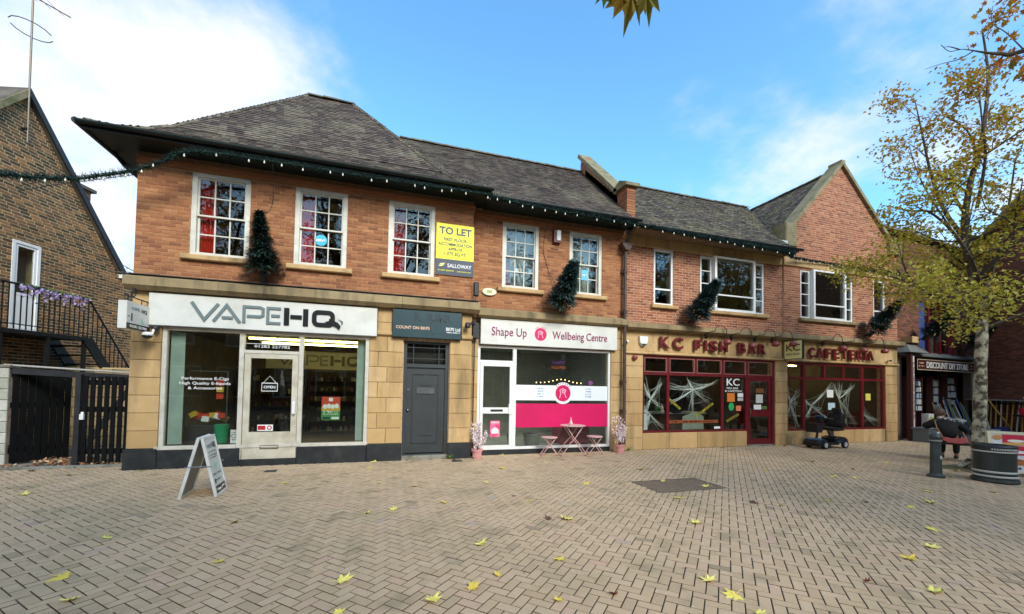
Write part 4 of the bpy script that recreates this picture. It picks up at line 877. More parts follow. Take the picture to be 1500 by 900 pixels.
t = tag(build(MB().lathe([(.0, 0), (.11, 0), (.115, .26), (.12, .262), (.125, .36), (.0, .36)], 20, (-3.05, .33, .41), caps=False), 'green_tub', mat('jade_plastic', '#1f8a5c', .35)), 'jade green tub standing in the vape shop window', 'tub')
t = tag(build(MB().box(-2.83, -2.71, .125, .13, .42, .68), 'window_card', INKW), 'white card with oval emblem at the foot of the vape window', 'card'); build(ribbon(MB(), [(-2.77+.045*cos(a*.4), .56+.028*sin(a*.4)) for a in range(16)], .008, .121, .1245, True), 'emblem', NAVY, t); scrib('small_print', NAVY, t, -2.77, .62, .1245, .02, .08); scrib('small_print', NAVY, t, -2.77, .48, .1245, .02, .08)
t = tag(build(MB().box(-1.245, -.89, .17, .175, .85, 1.33), 'window_poster', mat('red_poster', '#c8472f', .5)), 'red and green poster with white figures in the vape shop window', 'poster')
build(MB().box(-1.245, -.89, .166, .1695, .85, 1.04), 'green_ground', mat('green_print', '#3f8a3a', .5), t); build(MB().box(-1.245, -.89, .166, .1695, 1.04, 1.13), 'yellow_ground', mat('ochre_print', '#c9a23a', .5), t)
for k in range(4): build(MB().disc((-1.18+.075*k, 1.13+.012*(k % 2)), .04, .1655, 10, .05), 'figure_print', INKW, t)
scrib('small_print', INKW, t, -1.067, 1.005, .165, .035, .27); text('FLAVOURS', 'print', INKW, t, -1.067, .955, .165, .035, .29); build(MB().box(-1.11, -1.03, .164, .1655, 1.24, 1.31), 'badge', INKW, t)
build(MB().box(-1.22, -1.08, .162, .1655, .87, .915), 'blue_badge', NAVY, t); build(MB().box(-1.05, -.91, .162, .1655, .87, .915), 'white_badge', INKW, t)
t = tag(build(MB().box(-2.31, -2.03, .040, .046, 1.43, 1.60), 'open_sign', INKW), 'black hanging OPEN sign on the vape shop door', 'sign'); build(MB().box(-2.30, -2.04, .037, .0395, 1.445, 1.585), 'black_face', BLKL, t); text('OPEN', 'lettering', INKW, t, -2.17, 1.49, .0365, .05, .20, bold=.02)
build(MB().tube([(-2.28, .043, 1.60), (-2.17, .043, 1.73), (-2.06, .043, 1.60)], .004, 5), 'cord', INKW, t)
t = tag(build(MB().box(-2.36, -2.09, .047, .050, .66, .78), 'door_sticker', INKW), 'red and white sticker low on the vape shop door glass', 'sticker'); build(MB().box(-2.35, -2.22, .044, .0465, .68, .76), 'red_print', mat('red_print', '#b3202c', .5), t); build(ribbon(MB(), [(-2.15+.035*cos(a*.5), .72+.035*sin(a*.5)) for a in range(12)], .018, .044, .0465, True), 'ring_print', mat('red_print', '#b3202c', .5), t)
t = thing('window_lettering', 'white Performance E-Cigs lettering on the vape shop glass', 'lettering', (-3.25, .06, 1.4))
for s_, z_, w_ in (('Performance E-Cigs', 1.635, .76), ('High Quality E-liquids', 1.545, .82), ('& Accessories', 1.455, .55)): text(s_, 'lettering', INKW, t, -3.25, z_, .0635, .052, w_, ext=.001, bold=.01)
t = thing('transom_lettering', 'white 74A and phone number lettering over the vape shop door', 'lettering', (-2.13, .06, 2.2)); text('74A', 'lettering', INKW, t, -2.12, 2.375, .0635, .095, .27, ext=.001); text('01283 227782', 'lettering', INKW, t, -2.15, 2.285, .0635, .055, .62, ext=.001); build(MB().box(-2.62, -1.67, .060, .0635, 2.355, 2.363), 'rule', INKW, t)
# ------------------------------------------------------------------ wellbeing window contents
PANEL_L = mat('light_panel', '#f4f6f0', .5, emit=7.0)
for x_, y_, l_ in ((3.5, 1.6, 'lit square ceiling panel behind the wellbeing window'), (2.4, 1.2, 'lit square ceiling panel behind the wellbeing door')): tag(build(MB().box(x_-.3, x_+.3, y_-.3, y_+.3, 2.725, 2.738), 'ceiling_light', PANEL_L), l_, 'light')
t = thing('halloween_hanging', 'purple and orange Halloween lettering hung in the wellbeing window', 'decoration', (4.05, .36, 2.1)); text('HAPPY', 'lettering', mat('purple_print', '#5a2a6a', .5), t, 4.12, 2.17, .36, .10, .34, bold=.03); text('HALLOWEEN', 'lettering', mat('orange_print', '#b2521f', .5), t, 4.12, 2.07, .36, .075, .38, bold=.02)
for i in range(7):
    x_ = 3.72+.2*i; z_ = 1.98+.012*(i-3)**2
    t = tag(build(MB().prism([(x_-.07, z_+.03), (x_-.04, z_), (x_-.015, z_+.01), (x_, z_-.03), (x_+.015, z_+.01), (x_+.04, z_), (x_+.07, z_+.03), (x_+.03, z_+.035), (x_, z_+.02), (x_-.03, z_+.035)], .352, .356), 'paper_bat', BLK), 'black paper bat hung in the wellbeing window', 'bat', 'paper bats in the wellbeing window')
t = thing('fairy_lights', 'string of warm fairy lights above the white film band', 'lights', (4.2, .4, 1.7)); pts = [(3.55+.11*i, .40, 1.72+.09*math.exp(-((i-6)/2.6)**2)) for i in range(12)]; build(MB().tube(pts, .004, 5), 'wire', BLK, t)
WARM = mat('warm_bulb', '#ffcf8a', .5, emit=2.5)
for p in pts: build(MB().ball(p, .014, 6), 'bulb', WARM, t)
tag(build(MB().add([(5.0+.08*cos(a)*(1 if a % 2 < 1 else .6), .35, 1.73+.06*sin(a)) for a in [k*.6 for k in range(10)]], [tuple(range(10))]), 'paper_flower', mat('lilac_paper', '#b45ab0', .6)), 'lilac paper flower at the end of the fairy lights', 'decoration')
for lab, x_, m_, w_ in (('grey ribbed planter low inside the wellbeing window', 3.55, mat('grey_planter', '#6d716c', .6), .22), ('dark planter inside the wellbeing window corner', 3.02, BLK, .12)): tag(build(MB().lathe([(w_*.75, 0), (w_*.95, .28), (w_, .29), (w_, .34), (w_*.85, .34), (w_*.8, .30)], 18, (x_, .68, .10)), 'planter', m_), lab, 'planter')
t = tag(build(MB().bevbox(4.45, 5.3, .9, 1.5, .1, .62, .03), 'pink_sofa', mat('dusty_rose_fabric', '#8d3f4c', .9, var='#7a3642', scale=6)), 'dusty rose sofa low inside the wellbeing window', 'sofa')
# ------------------------------------------------------------------ fish bar and cafeteria windows
WEB = mat('cobweb_fibre', '#eef0ec', .9)
def cobweb(label, cx, cz, anchors, dens=26, y=.40):
    mb = MB(); rr = random.Random(int(cx*100))
    for (ax, az) in anchors:
        for k in range(5):
            jx, jz = rr.uniform(-.11, .11), rr.uniform(-.11, .11); n = 5; sag = rr.uniform(.01, .06)
            mb.tube([(cx+(ax+jx-cx)*i/n, y+rr.uniform(-.01, .01), cz+(az+jz-cz)*i/n-sag*sin(pi*i/n)) for i in range(n+1)], [.003+.005*(1-i/n) for i in range(n+1)], 3, False)
    for k in range(dens):
        a, b = rr.choice(anchors), rr.choice(anchors); s_, u_ = rr.uniform(.1, .95), rr.uniform(.1, .95)
        p, q = (cx+(a[0]-cx)*s_, cz+(a[1]-cz)*s_), (cx+(b[0]-cx)*u_, cz+(b[1]-cz)*u_)
        mb.tube([(p[0], y, p[1]), ((p[0]+q[0])/2, y+.01, (p[1]+q[1])/2-.03), (q[0], y, q[1])], .0026, 3, False)
    return tag(build(mb, 'cobweb', WEB), label, 'cobweb', 'Halloween cobwebs in the fish bar windows')
cobweb('stretched white cobweb in the narrow fish bar pane by the pilaster', 6.85, 1.35, [(6.58, 1.9), (7.25, 1.85), (7.25, 1.1), (6.6, .9), (6.7, 1.6)], 30)
cobweb('white cobweb low in the narrow fish bar pane', 6.82, .95, [(6.58, .55), (7.25, .55), (6.58, 1.15), (6.75, .6)], 22)
cobweb('white cobweb strung over the round mirrors', 8.25, 1.62, [(7.4, 1.72), (9.05, 1.85), (8.2, 1.05), (7.5, 1.2), (8.9, 1.25), (8.1, 1.9)], 40)
cobweb('white cobweb in the narrow cafeteria pane by the pillar', 11.85, 1.3, [(11.68, 1.9), (12.2, 1.2), (11.7, .6), (12.2, .6), (12.2, 1.6)], 26)
cobweb('large white cobweb in the wide cafeteria pane', 12.75, 1.18, [(12.36, 1.4), (13.6, 1.85), (12.5, .8), (13.2, 1.0), (13.9, .55)], 30)
cobweb('white cobweb hanging behind the cafeteria notices', 13.95, 1.4, [(13.75, 1.9), (14.75, .55), (14.6, 1.85), (14.3, .5), (14.0, 1.9)], 30)
cobweb('white cobweb in the end pane of the cafeteria', 15.1, .9, [(14.95, .55), (15.8, .55), (15.0, 1.3), (15.75, .7)], 20)
TAPE = mat('yellow_tape', '#c9b33c', .5); OTAPE = mat('orange_tape', '#c2613a', .5)
def tape(lab, x0, z0, x1, z1, m_, w_=.065, s_='CAUTION CAUTION', y=.378):
    t = tag(build(ribbon(MB(), [(x0, z0), (x1, z1)], w_, y, y+.002), 'hazard_tape', m_), lab, 'tape'); a = atan2(z1-z0, x1-x0); L_ = hypot(x1-x0, z1-z0)
    scrib('small_print', BLKL, t, 0, -w_*.22, 0, w_*.45, L_*.85, M=Matrix.Translation(((x0+x1)/2, y-.001, (z0+z1)/2)) @ Matrix.Rotation(-a, 4, 'Y'))
tape('yellow tape slanting down beside the dark round mirror', 7.40, 1.36, 7.80, 1.07, TAPE); tape('yellow tape slanting up across the grey card', 8.32, .86, 8.92, 1.23, TAPE); tape('yellow tape slanting up under the round green sticker', 9.40, .72, 9.84, .92, TAPE)
tape('long orange tape level across the wide fish bar pane', 7.40, .72, 9.10, .72, OTAPE, .085, 'ZOMBIE ZONE   ENTER IF YOU DARE   ZOMBIE ZONE', .382)
t = thing('window_lettering', 'white KC Fish Bar and Cafeteria lettering on the pane beside the red door', 'lettering', (9.55, .32, 1.6)); text('KC', 'lettering', INKW, t, 9.58, 1.75, .3235, .20, .47, ext=.001, bold=.02); text('FISH BAR', 'lettering', INKW, t, 9.56, 1.645, .3235, .055, .42, ext=.001, bold=.01); text('& CAFETERIA', 'lettering', INKW, t, 9.60, 1.565, .3235, .055, .62, ext=.001, bold=.01)
for lab, a, b, c, d, m_ in (('orange rating sticker under the KC window lettering', 9.36, 9.63, 1.28, 1.53, mat('orange_sticker', '#d97a2a', .5)), ('white card beside the orange rating sticker', 9.74, 9.94, 1.42, 1.53, INKW), ('lower white card beside the orange rating sticker', 9.74, 9.94, 1.31, 1.40, mat('grey_card', '#b8bab8', .5)), ('salmon square sticker beside the round green one', 9.68, 9.86, 1.02, 1.17, mat('salmon_sticker', '#e07a5c', .5)),
    ('brown OPEN card high on the red fish bar door', 10.42, 10.72, 1.55, 1.68, mat('brown_card', '#7a4a22', .5)), ('white menu sheet on the red fish bar door', 10.42, 10.68, 1.25, 1.50, mat('white_card', '#c8c8c0', .5)), ('white notice by the handle of the red fish bar door', 10.34, 10.62, 1.06, 1.2, INKW), ('small green sticker on the red fish bar door', 10.64, 10.84, 1.07, 1.16, mat('green_sticker', '#5a7a3a', .5)),
    ('white square notice high in the wide cafeteria pane', 13.30, 13.58, 1.44, 1.68, INKW), ('pale blue notice lower in the wide cafeteria pane', 13.35, 13.65, 1.05, 1.27, mat('pale_blue_card', '#b9ccd6', .5)), ('yellow star notice in the end pane of the cafeteria', 15.05, 15.28, 1.36, 1.58, mat('yellow_card', '#d8cf5a', .5)), ('white strip notice low in the wide fish bar pane', 8.9, 9.11, .52, .58, INKW)):
    tag(build(MB().box(a, b, .3160, .3185, c, d), 'window_notice', m_), lab, 'notice')
t = tag(build(MB().disc((9.51, 1.14), .10, .3175, 24, .115).disc((9.51, 1.14), .10, .3185, 24, .115), 'window_sticker', mat('bright_green_sticker', '#2fa85a', .5)), 'round green sticker under the orange rating sticker', 'sticker')
t = tag(build(MB().prism([(7.88, .50), (8.60, .50), (8.60, .86), (8.32, 1.0), (7.88, .86)], .39, .40), 'grey_card', mat('grey_green_card', '#8d9384', .8)), 'large blank grey card leaning behind the fish bar glass', 'card')
for lab, x_, z_, r_, m_ in (('large dark round mirror inside the fish bar', 7.85, 1.28, .36, mat('black_mirror', '#060707', .15)), ('smaller brown round plaque inside the fish bar', 8.85, 1.32, .24, mat('brown_plaque', '#2c1a12', .6))):
    tag(build(MB().prism([(x_+r_*cos(a*pi/14), z_+r_*sin(a*pi/14)) for a in range(28)], .62, .66), 'round_mirror', m_), lab, 'mirror')
FT = mat('warm_tube', '#ffdf90', .5, emit=14)
for x_, y_, l_ in ((7.3, 1.5, 'warm tube light over the narrow fish bar pane'), (9.4, 2.0, 'warm tube light over the fish bar door side'), (13.4, 1.8, 'warm tube light over the wide cafeteria pane'), (15.0, 3.2, 'added warm tube brightening the back of the cafeteria'), (12.6, 3.4, 'added warm tube brightening the cafeteria counter side')):  # the tubes at the back and counter side are added to brighten the cafeteria
    t = tag(build(MB().box(x_-.75, x_+.75, y_-.06, y_+.06, 2.66, 2.698), 'strip_light', UPVC), l_, 'light'); build(MB().tube([(x_-.7, y_, 2.635), (x_+.7, y_, 2.635)], .018, 8), 'tube', FT, t)
t = thing('serving_counter', 'long pale serving counter inside the fish bar', 'counter', (8, 1.6, .04)); build(MB().box(6.2, 9.6, 1.5, 2.1, .04, .86), 'front', mat('counter_front', '#5a3a2c', .6), t); build(MB().box(6.15, 9.65, 1.42, 2.15, .86, .91), 'counter_top', mat('counter_top', '#a9aaa2', .4), t)
for i, (x_, c_) in enumerate(((7.95, '#2e7a3f'), (8.15, '#c9c9c2'), (8.4, '#4a7a52'), (8.55, '#b8b49a'))): tag(build(MB().lathe([(.0, 0), (.05, 0), (.05, .15), (.02, .19), (.02, .24), (0, .24)], 12, (x_, 1.62, .91), caps=False), 'bottle', mat('bottle_%d' % i, c_, .3)), ('green', 'white', 'dull green', 'cream')[i]+' bottle standing on the fish bar counter', 'bottle')
for lab, x_, y_ in (('brown cafe table near the wide cafeteria pane', 13.3, 1.2), ('brown cafe table near the end pane of the cafeteria', 15.1, 1.2), ('brown cafe table near the narrow cafeteria pane', 12.0, 1.5)):
    t = thing('cafe_table', lab, 'table', (x_, y_, .04)); TB = mat('cafe_table_brown', '#5b3a28', .5); build(MB().box(x_-.4, x_+.4, y_-.35, y_+.35, .76, .79), 'table_top', TB, t); build(MB().box(x_-.04, x_+.04, y_-.04, y_+.04, .08, .76), 'leg', BLK, t); build(MB().box(x_-.25, x_+.25, y_-.25, y_+.25, .041, .08), 'base', BLK, t)
    for s_ in (-1, 1):
        c = thing('cafe_chair', 'dark red cafe chair, %s side, table near the %s' % ('fish bar' if s_ < 0 else 'store', lab.split('near the ')[1]), 'chair', (x_+.62*s_, y_, .04), group='cafeteria chairs'); build(MB().box(x_+.62*s_-.2, x_+.62*s_+.2, y_-.2, y_+.2, .46, .51), 'seat', DKRED, c); build(MB().box(x_+.80*s_-.02, x_+.80*s_+.02, y_-.2, y_+.2, .55, .95), 'backrest', DKRED, c)
        for dx in (-.17, .17):
            for dy in (-.17, .17): build(MB().box(x_+.62*s_+dx-.015, x_+.62*s_+dx+.015, y_+dy-.015, y_+dy+.015, .041, .46 if dx*s_ < 0 else .9), 'leg', BLK, c)
tag(build(MB().bevbox(6.53, 6.78, .42, .46, .5, .95, .01), 'menu_card', INKW), 'tall white card at the foot of the narrow fish bar pane', 'card')
# ------------------------------------------------------------------ things on the square
ALW = mat('white_board_plastic', '#e0e0da', .45, var='#bdbdb5', scale=4)
# A board in front of the vape shop
t = thing('a_board', 'white folding VAPE HQ A board standing before the vape shop', 'A board', (-2.44, -2.10, 0), radians(-86))
H_, Wd, sp = .82, .50, .19       # height, width, half spread
def leaf(sgn):
    return Matrix.Translation((0, sgn*.02, H_)) @ Matrix.Rotation(sgn*math.atan2(sp, H_), 4, 'X')
LN = hypot(sp, H_)
for sgn in (-1, 1):
    Mx = leaf(-sgn) if False else Matrix.Translation((0, sgn*.02, H_)) @ Matrix.Rotation(sgn*math.atan2(sp, H_), 4, 'X')
    pn = MB().box(-Wd/2, Wd/2, -.012 if sgn < 0 else -.002, .002 if sgn < 0 else .012, -LN, 0); 
    # board frame
    fr = MB()
    for a in ((-Wd/2, -Wd/2+.03, -LN, 0), (Wd/2-.03, Wd/2, -LN, 0), (-Wd/2+.03, Wd/2-.03, -LN, -LN+.03), (-Wd/2+.03, Wd/2-.03, -.03, 0)): fr.box(a[0], a[1], -.018, .018, a[2], a[3])
    pn2 = MB().box(-Wd/2+.03, Wd/2-.03, -.008, .008, -LN+.03, -.03)
    p_ = build(pn2.xf(Mx), 'panel', ALW if sgn > 0 else mat('grey_board_back', '#8f8f8a', .6), t, local=True); build(fr.xf(Mx), 'panel_frame', ALW, t, local=True)
    if sgn > 0:
        FM = Mx @ Matrix.Rotation(pi, 4, 'Z')
        y_ = -.0085
        text('VAPE', 'lettering', GREYL, t, -.07, -.17, y_, .06, .20, local=True, M=FM); text('HQ', 'lettering', BLKL, t, .12, -.17, y_, .07, .13, bold=.03, local=True, M=FM)
        for zz, ww in ((-.24, .32), (-.29, .36), (-.33, .28), (-.56, .34), (-.65, .26)): scrib('small_print', GREYL, t, 0, zz, y_, .028, ww, M=FM, local=True)
        build(MB().prism([(-.14, -.44), (-.06, -.40), (-.03, -.36), (.0, -.41), (.10, -.40), (.03, -.46), (-.02, -.50), (-.05, -.45)], y_-.002, y_).xf(FM), 'leaf_print', mat('mint_print', '#9cc9ae', .5), t, local=True)
        build(MB().box(-.17, -.12, y_-.002, y_, -.67, -.61).xf(FM), 'logo_print', BLKL, t, local=True)
        build(MB().box(-Wd/2+.032, Wd/2-.032, y_-.003, y_, -LN+.032, -LN+.13).xf(FM), 'number_strip', BLKL, t, local=True); scrib('phone_number', INKW, t, 0, -LN+.06, y_-.003, .04, .38, M=FM, local=True)
build(MB().tube([(-Wd/2-.005, -.16, H_*.52), (-Wd/2-.005, .16, H_*.52)], .006, 6), 'stay_bar', METAL, t, local=True); build(MB().tube([(Wd/2+.005, -.16, H_*.52), (Wd/2+.005, .16, H_*.52)], .006, 6), 'stay_bar', METAL, t, local=True)
# bistro set
PKM = mat('pale_pink_metal', '#dcb4ae', .4, var='#cfa39c', scale=8)
def folding(name, label, cat, x, y, h, r, rz, sp_, group=None):
    t = thing(name, label, cat, (x, y, 0), rz, group)
    n = 28; vs = []
    build(MB().lathe([(r*.98, h-.022), (r, h-.016), (r, h-.006), (r*.985, h), (r*.3, h+.001)], 32), 'top' if cat == 'table' else 'seat', PKM, t, local=True, smooth=False)
    s = r*.62
    for (ya, yb, nm) in ((-s, sp_, 'leg_frame'), (s, -sp_, 'leg_frame')):
        w_ = r*.62 if nm and ya < 0 else r*.54
        pts = [(-w_, ya, h-.03), (-w_, ya*.2+yb*.05, h*.62), (-w_, yb*.45, h*.38), (-w_, yb*.97, .04), (-w_, yb, .014), (w_, yb, .014), (w_, yb*.97, .04), (w_, yb*.45, h*.38), (w_, ya*.2+yb*.05, h*.62), (w_, ya, h-.03)]
        build(MB().tube(pts, .0095 if cat == 'table' else .008, 8), nm, PKM, t, local=True, smooth=True)
    build(MB().tube([(-r*.55, 0, h*.52), (r*.55, 0, h*.52)], .007, 6), 'cross_bar', PKM, t, local=True)
    build(MB().tube([(-r*.6, sp_*.85, h*.13), (r*.6, sp_*.85, h*.13)], .007, 6), 'foot_bar', PKM, t, local=True)
    return t
folding('bistro_table', 'round pale pink folding table outside the wellbeing shop', 'table', 4.28, -.16, .72, .30, radians(80), .30)
folding('folding_stool', 'pale pink folding stool on the door side of the pink table', 'stool', 3.72, -.08, .44, .19, radians(78), .19, 'stools at the pink table')
folding('folding_stool', 'pale pink folding stool on the drainpipe side of the pink table', 'stool', 4.90, -.10, .44, .19, radians(85), .19, 'stools at the pink table')
tag(build(MB().lathe([(.05, 0), (.052, .03), (.03, .08), (.022, .11), (.012, .125), (.014, .15), (.004, .19)], 14, (4.22, -.18, .721)), 'table_ornament', PKM, smooth=True), 'small pale pink bottle ornament on the pink table', 'ornament')
# blossom pots
POT = mat('pink_plastic_pot', '#d79c98', .5, var='#c98a87', scale=7); BLOS = mat('silk_blossom', '#e8d2d2', .8, tone=['#d9b4bb', '#e6cdd0', '#efe2e0', '#f3ecea']); STEM = mat('dark_stem', '#2b211c', .8)
def blossom(label, x, y, H, seed, lean):
    rr = random.Random(seed); t = thing('potted_blossom', label, 'plant', (x, y, 0))
    build(MB().lathe([(.085, 0), (.105, .16), (.125, .165), (.128, .21), (.110, .21), (.105, .17)], 24).add([], []), 'pot', POT, t, local=True)
    rb = MB()
    for k in range(16): a = k*pi/8; rb.box(.094*cos(a)-.006, .094*cos(a)+.006, .094*sin(a)-.006, .094*sin(a)+.006, .03, .13)
    stuff(build(rb, 'pot_ribs', POT, t, local=True)); st = MB(); fl_ = MB()
    for k in range(9):
        a = rr.uniform(0, 2*pi); top = Vector((cos(a)*rr.uniform(.03, .20), sin(a)*rr.uniform(.02, .12), H*rr.uniform(.55, 1) if k else H)); p0 = Vector((0, 0, .18)); pts = []
        for i in range(9):
            u = i/8; q = p0.lerp(top, u)+Vector((cos(a)*.05*sin(pi*u), sin(a)*.04*sin(pi*u), 0)); pts.append(q)
            if u > .22:
                for m_ in range(9):
                    c = q+Vector((rr.gauss(0, .024), rr.gauss(0, .024), rr.gauss(0, .03))); s_ = rr.uniform(.012, .022)
                    R_ = Euler((rr.uniform(0, 6), rr.uniform(0, 6), 0)).to_matrix(); tn = rr.random()
                    for pe in range(4):
                        an = pe*pi/2; d_ = Vector((cos(an), sin(an), .25)); e_ = Vector((-sin(an), cos(an), 0))
                        fl_.add([c, c+R_ @ ((d_*.6+e_*.45)*s_), c+R_ @ (d_*1.15*s_), c+R_ @ ((d_*.6-e_*.45)*s_)], [(0,1,2,3)], tn)
        st.tube(pts, .004, 5, False)
    build(st, 'stems', STEM, t, local=True); stuff(build(fl_, 'blossom', BLOS, t, local=True)); return t
blossom('pink pot of tall white blossom beside the wellbeing door', 1.98, -.10, .80, 3, 0); blossom('pink pot of white blossom at the foot of the rainwater pipe', 5.62, -.06, .86, 5, 0)
# mobility scooter
t = thing('mobility_scooter', 'black mobility scooter with blue trim parked outside the cafeteria', 'scooter', (12.15, -.42, 0), radians(2))
SB = mat('scooter_black', '#101113', .45, var='#1a1b1e', scale=9); SBL = mat('scooter_blue', '#1f5a86', .3, coat=.5); TY = mat('tyre_rubber', '#0c0c0d', .8); RIM = mat('pale_rim', '#b9bcbe', .35); VIN = mat('black_vinyl', '#131316', .5, bump=.2, bscale=30)
SC = dict(parent=t, local=True)
def wheel(x, y, r, w):
    tw = MB().lathe([(r*.62, -w/2), (r*.92, -w/2), (r, -w*.3), (r, w*.3), (r*.92, w/2), (r*.62, w/2)], 24, caps=False); Mx = Matrix.Translation((x, y, r)) @ Matrix.Rotation(pi/2, 4, 'X')
    o = build(tw.xf(Mx), 'wheel', TY, t, local=True)
    rm_ = MB().lathe([(.0, -w*.2), (r*.63, -w*.42), (r*.63, w*.42), (.0, w*.2)], 20, caps=False)
    for k in range(5): a = k*2*pi/5; rm_.mbox(Matrix.Rotation(a, 4, 'Z') @ Matrix.Translation((r*.34, 0, w*.42)), r*.27, r*.09, w*.05); rm_.mbox(Matrix.Rotation(a, 4, 'Z') @ Matrix.Translation((r*.34, 0, -w*.42)), r*.27, r*.09, w*.05)
    build(rm_.xf(Mx), 'rim', RIM, o, local=True)
for x_ in (-.32, .50):
    for y_ in (-.22, .22): wheel(x_, y_, .115, .075)
build(MB().bevbox(-.30, .32, -.20, .20, .10, .16, .015).box(-.28, .30, -.19, .19, .16, .172), 'deck', SB, **SC)
def loft(prof, y, b=.04):     # prof (x, z) outline extruded with softened edges
    n = len(prof); cx = sum(p[0] for p in prof)/n; cz = sum(p[1] for p in prof)/n; mb = MB(); rings = []
    for yy, k in ((-y, .86), (-y+b, 1), (y-b, 1), (y, .86)): rings.append([(cx+(p[0]-cx)*k, yy, cz+(p[1]-cz)*k) for p in prof])
    vs = [q for r_ in rings for q in r_]; fs = [(i*n+k, i*n+(k+1) % n, (i+1)*n+(k+1) % n, (i+1)*n+k) for i in range(3) for k in range(n)]+[tuple(range(n)), tuple(range(4*n-1, 3*n-1, -1))]
    return mb.add(vs, fs)
build(loft([(-.58, .10), (-.60, .17), (-.52, .25), (-.38, .28), (-.20, .24), (-.18, .17), (-.42, .13)], .23), 'front_shroud', SB, **SC); build(loft([(-.56, .19), (-.50, .265), (-.38, .295), (-.24, .262), (-.36, .262), (-.48, .235)], .20), 'blue_cowl', SBL, **SC); build(loft([(-.60, .08), (-.61, .13), (-.45, .13), (-.44, .08)], .22), 'bumper', SB, **SC)
build(loft([(.16, .15), (.14, .28), (.22, .33), (.55, .32), (.68, .24), (.68, .16), (.6, .13)], .22), 'rear_cover', SB, **SC); build(MB().box(.18, .64, -.226, .226, .20, .215), 'trim_strip', SBL, **SC); build(MB().box(.675, .69, -.12, .12, .19, .23), 'tail_light', mat('red_lens', '#8a1218', .3), **SC)
build(MB().tube([(-.36, 0, .22), (-.30, 0, .45), (-.20, 0, .80)], [.035, .028, .022], 10), 'tiller', SB, **SC)
build(loft([(-.28, .74), (-.29, .86), (-.20, .92), (-.10, .86), (-.13, .76)], .08, .02), 'control_panel', SB, **SC); build(MB().box(-.27, -.16, -.085, .085, .90, .935), 'dash', SBL, **SC); build(MB().tube([(-.20, -.10, .85), (-.16, -.22, .86), (-.06, -.26, .84)], .016, 8), 'handlebar', SB, **SC); build(MB().tube([(-.20, .10, .85), (-.16, .22, .86), (-.06, .26, .84)], .016, 8), 'handlebar', SB, **SC)
bk = MB().prism([(-.58, .72), (-.30, .72), (-.33, .46), (-.54, .46)], -.16, .16); build(bk, 'basket', VIN, **SC)
build(MB().tube([(.30, 0, .30), (.30, 0, .50)], .045, 10).bar((.24, 0, .32), (.12, 0, .52), .05, .03), 'seat_post', METAL, **SC)
build(loft([(.04, .52), (.02, .58), (.10, .61), (.40, .60), (.52, .57), (.50, .50), (.2, .49)], .22), 'seat', VIN, **SC); build(loft([(.42, .56), (.38, .64), (.44, .98), (.50, 1.02), (.56, .98), (.54, .64), (.52, .56)], .21), 'backrest', VIN, **SC); build(loft([(.46, 1.03), (.455, 1.12), (.49, 1.15), (.54, 1.12), (.53, 1.04)], .11, .02), 'headrest', VIN, **SC)
for y_ in (-.26, .26): build(MB().tube([(.46, y_, .66), (.40, y_, .76), (.12, y_, .76)], .02, 8).box(.08, .36, y_-.03, y_+.03, .775, .81), 'armrest', SB, **SC)
# bollard
BOLM = mat('grey_green_iron', '#2b3434', .5, var='#353f3f', scale=7, dirt='#566058', dscale=6, damt=.3)
t = thing('bollard', 'dark grey cast iron bollard standing before the bench', 'bollard', (10.2, -3.88, 0)); build(MB().lathe([(.13, 0), (.13, .04), (.10, .06), (.088, .08), (.078, .60), (.078, .70)], 24), 'post', BOLM, t, local=True); build(MB().lathe([(.088, .68), (.092, .70), (.088, .73), (.078, .735), (.078, .75), (.090, .76), (.092, .78), (.085, .80), (.06, .835), (.02, .85)], 24), 'cap', BOLM, t, local=True)
build(MB().lathe([(.0935, .70), (.0945, .706), (.0935, .712)], 24, caps=False), 'silver_ring', mat('silver_band', '#b9bab4', .4), t, local=True); build(MB().box(-.03, .03, -.0835, -.079, .36, .42), 'emblem', mat('silver_band', '#b9bab4', .4), t, local=True)
# litter bin
BINM = mat('bin_dark_green', '#222927', .45, var='#2a3230', scale=5, dirt='#3f4540', dscale=4, damt=.3)
t = thing('litter_bin', 'round dark green litter bin with silver bands beside the tree', 'bin', (10.85, -4.40, 0)); build(MB().lathe([(.30, 0), (.31, .03), (.30, .07), (.275, .08), (.272, .54)], 32), 'body', BINM, t, local=True, smooth=False)
build(MB().lathe([(.272, .56), (.285, .57), (.285, .66), (.27, .68), (.17, .69), (.165, .60)], 32, caps=False), 'lid', BLK, t, local=True)
for z_ in (.10, .18, .55): build(MB().lathe([(.278, z_), (.288, z_+.008), (.288, z_+.028), (.278, z_+.036)], 32, caps=False), 'silver_band', mat('silver_band', '#b9bab4', .4), t, local=True)
build(MB().lathe([(.16, .1), (.165, .6)], 20), 'liner', BLK, t, local=True)
bl_ = MB()
for k in range(12): a = pi*1.1+k*.11; bl_.box(.287*cos(a)-.012, .287*cos(a)+.012, .287*sin(a)-.012, .287*sin(a)+.004, .60, .63)
stuff(build(bl_, 'bin_lettering', mat('silver_band', '#b9bab4', .4), t, local=True))
